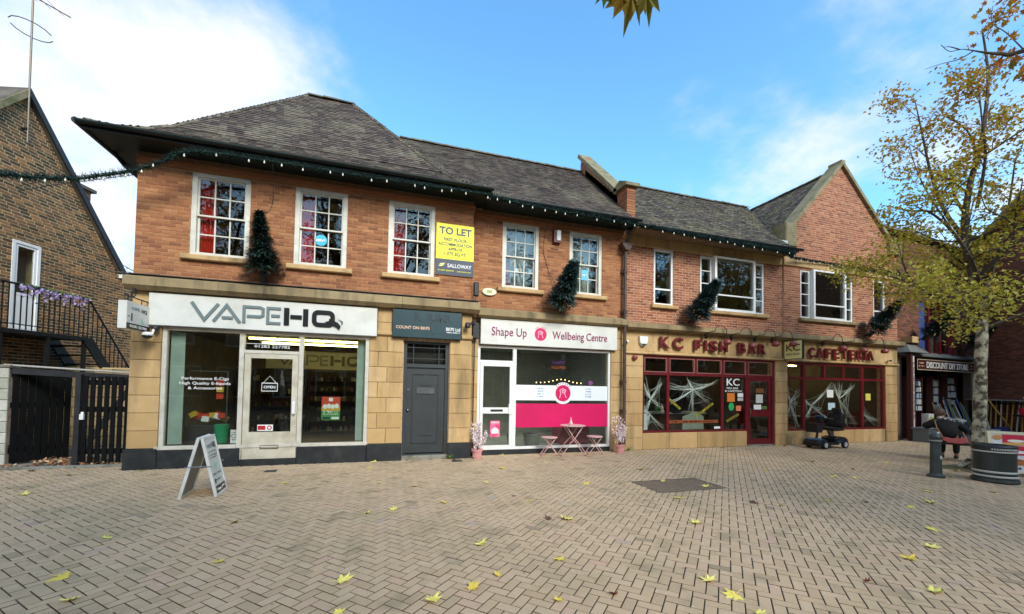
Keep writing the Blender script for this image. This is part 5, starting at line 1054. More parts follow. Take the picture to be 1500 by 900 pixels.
# food board at the right
t = thing('food_board', 'white framed food A board with red panels and photos by the bin', 'A board', (11.95, -4.22, 0), radians(-52))
FBW = mat('cream_board_frame', '#d6d0b0', .5); RED = mat('red_panel', '#c4203a', .45)
Mx = Matrix.Translation((0, 0, 0)) @ Matrix.Rotation(-.22, 4, 'X'); b = MB(); frame_box(b, -.32, .32, .06, .88, -.02, .02, .05); build(b.xf(Mx), 'board_frame', FBW, t, local=True); build(MB().box(-.27, .27, -.01, .01, .11, .83).xf(Mx), 'panel', mat('board_white', '#dcdcd8', .4), t, local=True)
for a in ((-.12, .26, .66, .82), (-.20, .26, .42, .60)): build(MB().box(a[0], a[1], -.016, -.011, a[2], a[3]).xf(Mx), 'red_panel', RED, t, local=True)
for cx, cz, rx, rz_, c in ((-.19, .76, .07, .05, '#c98a4a'), (.05, .64, .18, .03, '#d9a45a'), (.02, .28, .22, .06, '#b8642c'), (.0, .32, .16, .025, '#e0b060'), (.06, .70, .12, .03, '#efe6da'), (.06, .48, .13, .03, '#f2eeea')): build(MB().disc((cx, cz), rx, -.019, 18, rz_).xf(Mx), 'food_print', mat('food_'+c[1:], c, .5), t, local=True)
for k in range(5): build(MB().disc((-.2+.09*k, .16), .022, -.014, 12).xf(Mx), 'icon_print', NAVY, t, local=True)
Mx2 = Matrix.Translation((0, .42, 0)) @ Matrix.Rotation(.22, 4, 'X'); b = MB(); frame_box(b, -.32, .32, .06, .88, -.02, .02, .05); build(b.xf(Mx2), 'rear_frame', FBW, t, local=True); build(MB().box(-.30, -.2, .0, .42, .0, .05).box(.2, .3, .0, .42, .0, .05), 'foot', BLK, t, local=True)
# ground cover plate with block infill
t = thing('inspection_cover', 'recessed brown inspection cover set in the block paving', 'cover', (4.74, -3.25, 0)); COV = mat('cover_brown', '#7d6a56', .85, var='#6a5948', scale=14, bump=.4, bscale=60); fr = MB()
build(MB().box(-.64, .64, -.37, .37, -.010, .0005), 'tray', mat('rusty_tray', '#4b4038', .8), t, local=True)
for i in range(12):
    for j in range(7):
        q = MB(); 
        build(q.box(-.63+i*.1055, -.63+i*.1055+.099, -.36+j*.1035, -.36+j*.1035+.097, -.007, .004+rnd.uniform(-.001, .001), rnd.random()), 'infill_block', COV, t, local=True)
for a in ((-.66, .66, -.38, -.372), (-.66, .66, .372, .38), (-.66, -.648, -.371, .371), (.648, .66, -.371, .371), (-.005, .005, -.371, .371)): fr.box(a[0], a[1], a[2], a[3], -.009, .0062)
build(fr, 'steel_edge', METAL, t, local=True)
for nm, lab, x, y, r in (('drain_cover', 'small square drain cover near the grey door', 1.5, -.30, .11), ('drain_cover', 'small round stop tap cover below the vape shop door', -1.95, -.62, .10)):
    t = tag(build(MB().box(x-r, x+r, y-r, y+r, -.006, .002), nm, mat('iron_cover', '#3b3a36', .7, bump=.5, bscale=60)), lab, 'cover'); b = MB()
    for k in range(5): b.box(x-r*.8, x+r*.8, y-r*.8+k*r*.36, y-r*.8+k*r*.36+.015, .0021, .006)
    build(b, 'ribs', mat('iron_cover', '#3b3a36', .7), t); 
# weeds
LEAFG = mat('weed_leaf', '#4d6b2c', .7, tone=['#3a5522', '#55762f', '#6f8a3a'])
for lab, x, y, s_ in (('green weed growing at the foot of the grey door', 1.38, -.06, .16), ('green weed growing at the fish bar pilaster foot', 5.98, .12, .12)):
    mb = MB()
    for k in range(22):
        a = rnd.uniform(0, 2*pi); L_ = s_*rnd.uniform(.5, 1.1); up = rnd.uniform(.4, 1.0)*L_; d = Vector((cos(a)*L_*.7, sin(a)*L_*.5-.02, up)); sd_ = Vector((-sin(a), cos(a), 0))*L_*.12
        p = Vector((x, y, 0)); mb.add([p, p+d*.5+sd_+Vector((0, 0, .02)), p+d, p+d*.5-sd_+Vector((0, 0, .02))], [(0,1,2,3)], rnd.random())
    tag(build(mb, 'weed', LEAFG), lab, 'weed')
# ------------------------------------------------------------------ left: brick building with outside stair, gates and walls
ang = radians(75.6); LM = Matrix.Translation((-7.6, 3.0, 0)) @ Matrix.Rotation(ang, 4, 'Z')     # local x runs along the wall, -y faces the alley
B4 = thing('brown_brick_building', 'brown brick building with steep gable and upstairs white door', 'building', (-8, 3, 0))
HD = [(-.55, .0, 2.66, 4.60)]; AP = (-.46, 7.80)
def lim4(z):
    if z < 4.62: return (-2.95, 1.85) if z > 4.5 else (-2.95, 2.7)
    k = (z-4.62)/(7.80-4.62); return (-2.95+(AP[0]+2.95)*k, 1.85+(AP[0]-1.85)*k)
mb = MB(); wall_holes(mb, -2.95, 2.7, 0, 4.5, 0, .3, HD); mb.prism([(-2.95, 4.5), (1.85, 4.5), (1.85, 4.62), AP, (-2.95, 4.62)], 0, .3); mb.xf(LM); w = build(mb, 'wall', MORT_C, B4)
brickwork(w, spans_of(-2.95, 2.7, HD, lim4), .0, 7.72, 0, BR_C, 300, LM, near=(-4, -1, 5.5), dims=(.186, .055, .0155))
def lp(mb, name, mt, parent=None): return build(mb.xf(LM), name, mt, parent or B4)
r_ = MB(); r_.prism([(-3.05, 4.50), (-3.2, 4.62), (AP[0], 7.99), (2.05, 4.62), (1.98, 4.50), (AP[0], 7.84)], -.08, 6); lp(r_, 'roof', TILE_A)
v_ = MB(); v_.prism([(AP[0], 7.98), (2.06, 4.60), (1.93, 4.55), (AP[0], 7.80)], -.12, -.081); lp(v_, 'verge', BLK)
v_ = MB(); v_.prism([(AP[0]-.003, 7.98), (-3.2, 4.60), (-3.08, 4.55), (AP[0]-.003, 7.80)], -.12, -.081); lp(v_, 'verge', STONE_M)
lp(MB().box(1.95, 2.9, -.10, .3, 4.42, 4.55), 'fascia', UPVC); lp(MB().box(1.9, 2.95, -.14, .3, 4.555, 4.60), 'eaves_tile', TILE_A)
lp(MB().box(-2.9, 2.7, 3, 3.1, 0, 4.6), 'back_wall', MORT_C)
dfm = MB(); frame_box(dfm, -.55, 0, 2.66, 4.60, -.02, .06, .06); dfm.box(-.49, -.06, .0, .04, 2.72, 3.42); frame_box(dfm, -.49, -.06, 3.42, 4.54, -.005, .045, .055); d = lp(dfm, 'door', UPVC); pn = MB().box(-.435, -.115, .015, .02, 3.475, 4.485).xf(LM); build(pn, 'pane', GL, d); build(MB().tube([(-.10, -.01, 3.5), (-.10, -.05, 3.5), (-.18, -.05, 3.5)], .01, 6).xf(LM), 'handle', METAL, d)
lp(MB().box(-.6, .05, .31, .35, 2.6, 4.65), 'dark_lobby', PLASTER)
c = MB().box(1.15, 1.6, .5, 1.0, 5.3, 6.62); ch = lp(c, 'chimney', MORT_C); k = MB()
for r in range(18):
    z = 5.4+r*.067
    for a in (1.146, 1.375): k.box(a+(r % 2)*.02, a+.22, .494, .51, z, z+.058, rnd.random())
stuff(build(k.xf(LM), 'brick_courses', BR_C, ch)); build(MB().box(1.08, 1.68, .42, 1.08, 6.62, 6.70).xf(LM), 'chimney_cap', TILE_A, ch)
# roof aerial
def lv(x, y, z): return tuple(LM @ Vector((x, y, z)))
t = thing('roof_aerial', 'tall roof aerial on a pole fixed to the brown brick gable', 'aerial', lv(-.50, -.12, 6.6)); AL = mat('dull_aluminium', '#6e6458', .5, metal=.5)
build(MB().tube([lv(-.48, -.12, 6.75), lv(-.52, -.12, 10.1)], .018, 8), 'pole', AL, t); build(MB().tube([lv(-.49, 0, 7.05), lv(-.49, -.13, 7.05)], .03, 8), 'bracket', BLK, t)
build(MB().tube([lv(-.52+.34*cos(a*.42+2.6), -.12+.30*sin(a*.42+2.6), 9.25) for a in range(7)], .010, 6), 'loop', AL, t); build(MB().tube([lv(-.52+.34*cos(a*.42-.5), -.12+.30*sin(a*.42-.5), 9.25) for a in range(7)], .010, 6), 'loop', AL, t)
build(MB().tube([lv(-.75, .3, 10.15), lv(-.2, -.6, 9.85)], .012, 6), 'boom', AL, t)
for i in range(5): q = Vector(lv(-.75+.1*i, .3-.18*i, 10.15-.06*i)); build(MB().tube([q+Vector((-.12, -.05, .1)), q+Vector((.12, .05, -.1))], .005, 5), 'rod', AL, t)
# outside stair
IRON = mat('black_iron', '#0e0f10', .5, var='#191a1b', scale=9)
t = thing('outside_stair', 'black iron outside stair with landing on the brown brick wall', 'stair', lv(.4, -.5, 0))
lp2 = lambda mb, n, mt=IRON: build(mb.xf(LM), n, mt, t)
lp2(MB().box(-1.5, .22, -.92, -.01, 2.50, 2.58), 'landing')
X0, Z0, X1, Z1 = .22, 2.54, 2.06, .02
for y_ in (-.9, -.12): lp2(MB().bar((X0, y_, Z0), (X1, y_, Z1), .04, .22), 'stringer')
for k in range(1, 12): f_ = k/12; x_ = X0+(X1-X0)*f_; z_ = Z0+(Z1-Z0)*f_; lp2(MB().box(x_-.12, x_+.10, -.88, -.14, z_+.04, z_+.07), 'tread')
for x_ in (-1.45, -.6, .18): lp2(MB().box(x_-.03, x_+.03, -.90, -.84, 0, 2.5), 'post')
rl = MB().tube([(-1.5, -.9, 3.48), (.22, -.9, 3.48), (2.06, -.9, .95)], .022, 8); lp2(rl, 'handrail'); lp2(MB().tube([(-1.5, -.9, 2.68), (.22, -.9, 2.68)], .012, 6), 'lower_rail')
for k in range(17): x_ = -1.46+k*.105; lp2(MB().box(x_-.008, x_+.008, -.908, -.892, 2.585, 3.47), 'baluster')
for k in range(1, 16): f_ = k/16; x_ = X0+(X1-X0)*f_; z_ = Z0+(Z1-Z0)*f_; lp2(MB().box(x_-.008, x_+.008, -.908, -.892, z_+.08, z_+.93), 'baluster')
fl_ = MB()
for k in range(420):
    x_ = -1.2+1.4*rnd.random(); dz = -abs(rnd.gauss(0, .12)) if (x_*5) % 1 < .6 else -abs(rnd.gauss(0, .04)); q = Vector((x_, -.93+rnd.gauss(0, .02), 3.50+dz)); R_ = Euler((rnd.uniform(0, 6), rnd.uniform(0, 6), 0)).to_matrix(); s_ = .026
    fl_.add([q+R_ @ Vector(v)*s_ for v in ((-1,-.6,0),(1,-.6,0),(1,.6,.2),(-1,.6,.2))], [(0,1,2,3)], 0 if dz > -.03 and rnd.random() < .7 else rnd.uniform(.55, 1))
t2 = thing('flower_garland', 'garland of lilac flowers and leaves on the stair railing', 'garland', lv(-.5, -.93, 3.4)); stuff(build(fl_.xf(LM), 'blossom', mat('lilac_flowers', '#b9a5cf', .8, tone=['#5d7a35', '#84923f', '#a58fc4', '#c9b8dd']), t2)); build(MB().tube([(-1.25, -.93, 3.5), (-.5, -.93, 3.48), (.22, -.93, 3.5)], .008, 5).xf(LM), 'vine', mat('vine_green', '#4d6b2c', .8), t2)
# gates
GATE = mat('black_gate_paint', '#070808', .75, var='#0e0f10', scale=6, spec=.15)
def gate(label, a, b, h0, h1, n, gapw, solid, group):
    t = thing('wooden_gate', label, 'gate', ((a[0]+b[0])/2, (a[1]+b[1])/2, 0)); A_, B_ = Vector((*a, 0)), Vector((*b, 0)); d_ = (B_-A_); L_ = d_.length; Mg = Matrix.Translation(A_) @ Matrix.Rotation(atan2(d_.y, d_.x), 4, 'Z'); pw = L_/n
    for k in range(n): build(MB().bevbox(pw*k+gapw/2, pw*(k+1)-gapw/2, -.012, .012, h0, h1+rnd.uniform(-.012, .012), .004).xf(Mg), 'board', GATE, t)
    for z_ in (h0+.18, (h0+h1)/2+.15, h1-.16): build(MB().box(.0, L_, .013, .05, z_, z_+.1).xf(Mg), 'rail', GATE, t)
    build(MB().bar((.03, .033, h0+.28), (L_-.03, .033, h1-.20), .036, .09).xf(Mg), 'brace', BLK, t); return t, Mg
g1, Mg = gate('black picket gate closed against the corner pilaster', (-5.38, .60), (-4.64, .60), .03, 1.66, 7, .035, False, None)
build(MB().box(.0, .06, -.05, -.013, .86, .96).box(.01, .05, -.03, -.013, .96, 1.0).xf(Mg), 'padlock', UPVC, g1)
gate('black boarded gate standing open against the white wall', (-6.60, .95), (-6.12, 1.62), .03, 1.78, 8, .012, True, None)
t = thing('gate_frame', 'black posts and grey top rail over the wooden gates', 'gate frame', (-5.6, .7, 0)); build(MB().tube([(-6.75, .98, 1.85), (-4.42, .60, 1.73)], .018, 8), 'top_rail', mat('grey_rail', '#a9a69c', .6), t)
build(MB().box(-4.62, -4.52, .57, .66, 0, 1.74), 'post', BLK, t); build(MB().box(-5.47, -5.39, .57, .66, 0, 1.70), 'post', BLK, t); build(MB().bar((-6.62, .97, 1.74), (-4.5, .63, 1.64), .06, .11), 'head_beam', BLK, t)
# white block wall
WB = mat('whitewashed_block', '#b8b5a8', .9, tone=['#a9a698', '#bcb9ac', '#cac7bb'], var='#98958a', scale=7, bump=.4, bscale=30, dirt='#76805c', dscale=2, damt=.5)
t = thing('block_wall', 'whitewashed block wall beside the open black gate', 'wall', (-8, .9, 0)); build(MB().box(-10, -6.64, .93, 1.08, -.02, 1.80), 'core', MORT_B, t)
for r in range(9):
    x = -10-(.2 if r % 2 else 0)
    while x < -6.65: build(MB().bevbox(max(x, -10)+.004, min(x+.4, -6.63)-.004, .905, .94, .2*r+.004, .2*r+.196, .01, rnd.random()), 'block', WB, t); x += .4
build(MB().bevbox(-10, -6.60, .88, 1.12, 1.801, 1.85, .01), 'coping', STEP, t)
t = thing('stone_wall', 'buff stone wall seen through the gap between the black gates', 'wall', (-6.1, 3.3, 0)); build(MB().box(-7.3, -5.0, 3.35, 3.5, -.02, 1.9), 'core', MORT_C, t)
for r in range(8):
    x = -7.3-(.17 if r % 2 else 0)
    while x < -5.0: build(MB().bevbox(max(x, -7.3)+.006, min(x+.38, -5.0)-.006, 3.31, 3.36, .235*r+.006, .235*r+.229, .012, rnd.random()), 'block', STONE_W, t); x += .38
# alley floor, kerb
struct(build(MB().add([(-10, .46, -.006), (-4.4, .46, -.006), (-4.4, 6, -.006), (-10, 6, -.006)], [(0,1,2,3)]), 'alley_floor', STEP))
kb = thing('kerb', 'row of pale kerb stones before the black gates', 'kerb', (-7, .45, 0))
for k in range(6): build(MB().bevbox(-9.9+.915*k, -9.9+.915*k+.905, .41, .52, -.02, .035, .008, rnd.random()), 'kerb_stone', STEP, kb)
# litter of brown leaves in the alley
LITTER = mat('dead_leaf', '#8a5a34', .8, tone=['#5a3320', '#7d4a28', '#a06a3c', '#c9a070', '#d8c3a0']); lt_ = MB()
for k in range(260):
    if rnd.random() < .6: x_, y_ = rnd.gauss(-5.75, .28), .75+abs(rnd.gauss(0, .5))
    else: x_, y_ = rnd.uniform(-6.5, -4.7), .56+abs(rnd.gauss(0, .1))
    if x_ < -6.55 or x_ > -4.6: continue
    q = Vector((x_, y_, .01+abs(rnd.gauss(0, .03)))); R_ = Euler((rnd.gauss(0, .5), rnd.gauss(0, .5), rnd.uniform(0, 6))).to_matrix(); s_ = rnd.uniform(.03, .06)
    lt_.add([q+R_ @ Vector(v)*s_ for v in ((-1,0,0),(0,-.6,.15),(1,0,0),(0,.6,.15))], [(0,1,2,3)], rnd.random())
tag(build(lt_, 'leaf_litter', LITTER), 'drift of brown dead leaves in the alley behind the gates', None, kind='stuff')
t = tag(build(MB().tube([(-7.3, 1.9, 5.55), (-6.2, .9, 5.38), (-4.45, -.02, 5.42)], .006, 5), 'overhead_cable', BLK), 'thin cable strung from the brown gable to the corner building', 'cable', 'cables over the alley')
t = tag(build(MB().tube([(-7.3, 1.9, 5.45), (-6.2, .9, 5.27), (-4.45, -.02, 5.32)], .006, 5), 'overhead_cable', BLK), 'lower thin cable from the brown gable to the corner building', 'cable', 'cables over the alley')

# ------------------------------------------------------------------ right: hardware store
ROT = radians(5); DM = Matrix.Translation((16.9, .5, 0)) @ Matrix.Rotation(ROT, 4, 'Z')
B5 = thing('hardware_store_building', 'dark red brick hardware store set back beyond the gable', 'building', (19.5, 2, 0))
DH = [(1.45, 3.75, 3.12, 5.0), (.30, 5.35, -.1, 2.9)]
dw = wall_holes(MB(), -.5, 6.4, 0, 7.2, 0, .3, DH); wl = build(dw.xf(DM), 'wall', MORT_D, B5)
brickwork(wl, spans_of(-.5, 6.4, DH), 3.0, 7.15, 0, BR_D, 120, DM); brickwork(wl, spans_of(5.4, 6.4, []), 0, 2.98, 0, BR_D, 20, DM)
def dp_(mb, n, mt, parent=None): return build(mb.xf(DM), n, mt, parent or B5)
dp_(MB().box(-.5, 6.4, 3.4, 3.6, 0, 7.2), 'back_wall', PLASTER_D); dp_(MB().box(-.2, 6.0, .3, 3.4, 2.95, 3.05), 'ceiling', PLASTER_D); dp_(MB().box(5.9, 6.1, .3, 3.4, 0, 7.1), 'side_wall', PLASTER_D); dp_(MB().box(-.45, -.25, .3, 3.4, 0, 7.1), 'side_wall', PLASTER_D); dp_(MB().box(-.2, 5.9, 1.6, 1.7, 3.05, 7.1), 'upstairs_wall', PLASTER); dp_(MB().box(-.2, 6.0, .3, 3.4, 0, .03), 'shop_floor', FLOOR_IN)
dp_(MB().prismx([(-.2, 7.2), (2, 8.9), (4, 7.2)], -.6, 6.5), 'roof', TILE_A)
dp_(MB().box(1.45, 1.95, .05, .09, 3.12, 5.0), 'blue_panel', mat('blue_window_panel', '#3a4f8a', .5)); 
for x_ in (1.95, 2.72, 3.62): dp_(MB().box(x_, x_+.13, -.05, .12, 3.0, 5.05 if x_ < 3.6 else 6.2), 'window_post', DKRED)
for a, b in ((2.08, 2.72), (2.85, 3.62)): f_ = MB(); f_.box(a, b, .06, .07, 3.12, 5.0); dp_(f_, 'window', GL); dp_(MB().box(a+.02, b-.02, .3, .32, 3.1, 4.2), 'pale_blind', mat('sage_blind', '#8d9a86', .8))
dp_(MB().prismx([(-.22, 2.93), (-.22, 2.97), (0, 3.10), (0, 2.93)], .05, 5.3), 'canopy', mat('grey_felt', '#6e6f6b', .9, var='#5c5d59', scale=5))
dp_(MB().add([(-.05, -.40, 3.02), (1.15, -.40, 3.02), (1.15, .0, 3.02), (-.05, .0, 3.02), (.2, -.2, 3.30), (.95, -.2, 3.30), (.95, .0, 3.30), (.2, 0, 3.30)], [(0,1,5,4),(1,2,6,5),(3,0,4,7),(4,5,6,7),(0,3,2,1)]), 'porch_roof', mat('grey_felt', '#6e6f6b', .9)); dp_(MB().box(.3, .7, -.3, .0, 3.37, 3.58), 'timber_block', STONE)
for a, b, m_, h in ((.20, .33, mat('maroon_rack', '#4a1e1a', .6), 3.0), (4.92, 5.02, mat('silver_post', '#8e8b82', .5), 2.95)): dp_(MB().box(a, b, -.30 if a < 1 else -.2, -.18 if a < 1 else -.1, 0, h), 'post', m_)
t = tag(build(MB().box(.36, .46, -.28, -.25, .45, 2.9).xf(DM), 'vertical_sign', SIGNW), 'tall narrow white sign strip on the hardware store post', 'sign')
scrib('small_print', BLKL, t, 0, -.02, 0, .05, 2.0, M=DM @ Matrix.Translation((.41, -.283, 1.7)) @ Matrix.Rotation(pi/2, 4, 'Y'))
t = tag(build(MB().bevbox(.85, 5.03, -.19, -.12, 2.45, 2.83, .006).xf(DM), 'fascia_sign', mat('maroon_sign', '#3c1614', .5)), 'maroon DISCOUNT DIY STORE sign with cream edge', 'sign')
eb = MB(); frame_box(eb, .85, 5.03, 2.45, 2.83, -.198, -.1905, .022); build(eb.xf(DM), 'cream_edge', mat('cream_edge', '#c9b49a', .5), t)
text('DISCOUNT DIY STORE', 'lettering', mat('cream_letter', '#e6e0d4', .5), t, 2.92, 2.535, -.191, .215, 2.95, bold=.03, ext=.012, M=DM)
for x_ in (1.14, 4.74): scrib('small_print', mat('pale_orange_letter', '#e0b89a', .5), t, x_, 2.67, -.191, .045, .3, M=DM); scrib('small_print', mat('pale_orange_letter', '#e0b89a', .5), t, x_, 2.57, -.191, .04, .36, M=DM)
# goods outside the hardware store
def dthing(name, label, cat, x, y, z=0, group=None):
    return thing(name, label, cat, tuple(DM @ Vector((x, y, z))), ROT, group)
def dbuild(mb, name, mt, t, label=None, cat=None, group=None, smooth=False):
    o = build(mb.xf(DM), name, mt, t, smooth=smooth)
    if label: tag(o, label, cat, group)
    return o
def rack(label, x0, x1, y, z0, z1, rows, cols):
    t = dthing('display_rack', label, 'rack', (x0+x1)/2, y, z0); f_ = MB(); f_.box(x0-.05, x0, y, y+.2, .03, z1+.1); f_.box(x1, x1+.05, y, y+.2, .03, z1+.1); f_.box(x0, x1, y+.16, y+.2, z0, z1)
    for r in range(rows+1): z = z0+(z1-z0)*r/rows; f_.box(x0, x1, y+.02, y+.16, z-.02, z)
    dbuild(f_, 'frame', mat('maroon_rack', '#4a1e1a', .6), t)
    for r in range(rows):
        for c in range(cols):
            if rnd.random() < .15: continue
            a = x0+(x1-x0)*(c+.12)/cols; b = x0+(x1-x0)*(c+.88)/cols; z = z0+(z1-z0)*r/rows; h = (z1-z0)/rows*rnd.uniform(.6, .85)
            dbuild(MB().box(a, b, y+.01+rnd.uniform(0, .03), y+.10, z+.002, z+h), 'pack', rnd.choice([mat('blister_white', '#e2e6e6', .4), mat('blister_blue', '#a5bccc', .4), mat('blister_grey', '#b8bbb2', .4), mat('blister_cream', '#e6e0c6', .4)]), t)
rack('maroon rack of white packs next to the tall sign strip', .62, 1.12, .0, .95, 2.12, 5, 4); rack('maroon rack of white packs by the store doorway', 1.25, 1.78, .05, 1.0, 2.12, 5, 4); rack('maroon rack of mixed packs deep in the store doorway', 3.05, 3.6, .3, 1.0, 2.2, 4, 4); rack('maroon rack of packs at the far end of the store front', 4.2, 5.1, .35, 1.2, 2.3, 4, 6); rack('low maroon rack of packs inside the store doorway', 2.0, 2.6, .6, .5, 1.7, 5, 4)
WOOD = mat('pale_handle_wood', '#b5925a', .7, var='#9c7a48', scale=6); CL = ['#d9b25a', '#3f8f7a', '#c0c4c0', '#9a3c34', '#e0dfd6', '#4a6f9a']
for i in range(14):
    x_ = 2.5+i*.17; m_ = WOOD if i % 3 == 0 else mat('pole_%d' % (i % 6), CL[i % 6], .5); L_ = rnd.uniform(1.1, 1.5)
    t = dthing('garden_tool', '%s handled tool leaning at the hardware store front' % ('pale wooden' if i % 3 == 0 else ('ochre', 'dark green', 'silver grey', 'brick red', 'off white', 'slate blue')[i % 6]), 'tool', x_, -.1, 0, 'tools leaning at the store front')
    dbuild(MB().tube([(x_, -.25, .02+.1), (x_+rnd.uniform(-.05, .25), .12, L_)], .018, 6), 'handle', m_, t); dbuild(MB().box(x_-.07, x_+.07, -.27, -.24, .02, .24), 'blade', rnd.choice([METAL, BLK, mat('pole_1', CL[1], .5)]), t)
GREYB = mat('grey_storage_plastic', '#5a6062', .5)
t = dthing('storage_box', 'large grey lidded storage box by the maroon post', 'box', .4, -.55); dbuild(MB().prismz([(.08, -.75), (.72, -.75), (.72, -.35), (.08, -.35)], 0, .42), 'body', GREYB, t); dbuild(MB().bevbox(.05, .75, -.78, -.32, .42, .47, .015), 'lid', GREYB, t)
for lab, x0, x1, h in (('low grey tub with black rim before the grey storage box', .2, .62, .2), ('dark trough of goods at the store front', 1.2, 1.7, .26)):
    t = dthing('plastic_tub', lab, 'tub', (x0+x1)/2, -1.4); dbuild(MB().prismz([(x0, -1.2), (x1, -1.2), (x1, -.85), (x0, -.85)], 0, h), 'body', GREYB, t); dbuild(MB().bevbox(x0-.02, x1+.02, -1.22, -.83, h, h+.03, .01), 'rim', BLK, t)
for i, (x_, y_, w_, d_, z_, h_, c_) in enumerate(((.82, -.7, .5, .3, 0, .16, '#d9dad4'), (.86, -.7, .45, .28, .165, .14, '#e5e6e0'), (.7, -1.2, .42, .3, 0, .12, '#b84a4a'), (.72, -1.2, .38, .28, .125, .1, '#dfdfd8'), (1.42, -.6, .3, .3, 0, .5, '#1d1d20'), (1.35, -.28, .35, .2, 0, .9, '#d9d4c8'))):
    dbuild(MB().bevbox(x_, x_+w_, y_, y_+d_, z_, z_+h_, .012), 'goods_box', mat('goods_%d' % i, c_, .6), None, ('white carton at the bottom of the pair by the store post', 'white carton on top of the pair by the store post', 'red carton on the ground before the store', 'white carton lying on the red one', 'black bin standing at the store front', 'tall cream display box at the store front')[i], 'box')
dbuild(MB().box(1.40, 1.65, -.29, -.2825, .35, .8), 'goods_label', mat('lime_label', '#a9b85a', .5), None, 'lime green label on the tall cream display box', 'label')
t = dthing('step_ladder', 'white step ladder standing at the store front', 'ladder', 4.6, -.5)
for x_ in (4.4, 4.75): dbuild(MB().bar((x_, -.7, .0), (x_, -.35, 1.5), .03, .05), 'stile', INKW, t)
for k in range(5): dbuild(MB().bar((4.4, -.65+.07*k, .25+.26*k), (4.75, -.65+.07*k, .25+.26*k), .06, .02), 'rung', INKW, t)
dbuild(MB().tube([(5.15, -1.2, .05), (4.75, -.5, 1.6)], .025, 6).bar((5.15, -1.2, .0), (5.1, -1.15, .15), .2, .02), 'broom', mat('yellow_wood', '#c09a48', .6), None, 'yellow handled broom leaning at the store corner', 'broom')
dbuild(MB().bevbox(4.7, 5.1, -1.1, -.75, 0, .42, .02), 'blue_crate', mat('blue_crate', '#263a78', .5), None, 'dark blue crate at the store corner', 'crate')
# right hand side wall
RA = atan2(-.956, -.29); SM = Matrix.Translation((22.75, 1.4, 0)) @ Matrix.Rotation(RA, 4, 'Z')      # local x runs toward the camera, -y faces the square
B6 = thing('side_brick_building', 'dark brick side building with gable behind the tree', 'building', (24, -2, 0))
def lim6(z): return (0, 9) if z < 6.2 else (max(0, (z-6.2)*.85-.6), 9-(z-6.2)*.85)
mb = MB().prism([(0, 0), (9, 0), (9, 6.2), (4.2, 10.5), (0, 7.0)], 0, .3).xf(SM); w = build(mb, 'wall', MORT_D, B6)
brickwork(w, spans_of(0, 5, [], lambda z: (0, 5) if z < 6.9 else (max(0, (z-7)*1.2), 5)), 0, 9.0, 0, BR_D, 200, SM, proud=.007)
build(MB().prism([(-.3, 6.85), (4.2, 10.7), (9.3, 6.0), (9.3, 6.2), (4.2, 10.95), (-.3, 7.1)], -.15, 6).xf(SM), 'roof', TILE_A, B6)
t = thing('tool_rack', 'rack of long wooden handled tools against the dark side wall', 'rack', tuple(SM @ Vector((1.6, -.3, 0))))
def sb(mb, n, mt, p=None, label=None, cat=None, group=None):
    o = build(mb.xf(SM), n, mt, p)
    if label: tag(o, label, cat, group)
    return o
sb(MB().box(.5, 2.9, -.35, -.29, 1.28, 1.33).box(.5, 2.9, -.35, -.29, .34, .4).box(.5, .55, -.5, -.05, 0, 1.4).box(2.85, 2.9, -.5, -.05, 0, 1.4), 'frame', BLK, t); sb(MB().box(.45, 2.95, -.6, .0, 1.40, 1.44), 'shelf', mat('grey_shelf', '#8a8d90', .5), t)
for i in range(13): x_ = .65+i*.16; sb(MB().tube([(x_, -.4, .3), (x_+rnd.uniform(-.04, .04), -.3, 1.36+rnd.uniform(-.03, .05))], .022, 6), 'pole', [WOOD, mat('yellow_wood', '#c09a48', .6), mat('pole_2', CL[2], .5)][i % 3], t)
sb(MB().lathe([(.0, 0), (.12, 0), (.15, .22), (.16, .23), (.16, .25), (.0, .25)], 16, (2.3, -.55, .92), caps=False), 'red_bucket', mat('red_plastic', '#c01f3a', .4), None, 'red plastic bucket on the tool rack', 'bucket'); sb(MB().box(2.1, 2.6, -.75, -.4, .86, .92), 'bucket_ledge', BLK, t)
sb(MB().ball((2.4, -.4, 1.52), .2, 10, (1.2, .8, .5)), 'white_bag', INKW, None, 'white bag of goods on top of the tool rack', 'bag')
for i, (x_, y_, c1, c2, lab) in enumerate(((.55, -.9, '#b9c4a8', '#4f7a45', 'green and white paint tub nearest the tree'), (.95, -1.0, '#a9bca8', '#6d8a6a', 'pale green paint tub second from the tree'), (1.35, -.95, '#c9ccc4', '#8fa08c', 'pale grey paint tub third from the tree'), (1.75, -1.0, '#d0d0ca', '#a8aaa4', 'white paint tub beside the food board'))):
    t = thing('paint_tub', lab, 'tub', tuple(SM @ Vector((x_, y_, 0)))); sb(MB().lathe([(.13, 0), (.15, .30)], 18, (x_, y_, .0)), 'body', mat('tub_%d' % i, c2, .4), t); sb(MB().lathe([(.158, .30), (.16, .35), (.13, .352)], 18, (x_, y_, .0)), 'lid', mat('tublid_%d' % i, c1, .4), t)
sb(MB().bevbox(-.15, .25, -1.5, -1.15, .0, .42, .02), 'orange_bag', mat('peach_plastic', '#d99a72', .5, var='#c9805a', scale=5), None, 'peach coloured sack standing behind the bin', 'sack'); sb(MB().bevbox(-.13, .23, -1.48, -1.17, .42, .50, .03), 'pale_sack', mat('pale_sack', '#c9c4b4', .6), None, 'pale sack lying on the peach coloured one', 'sack')
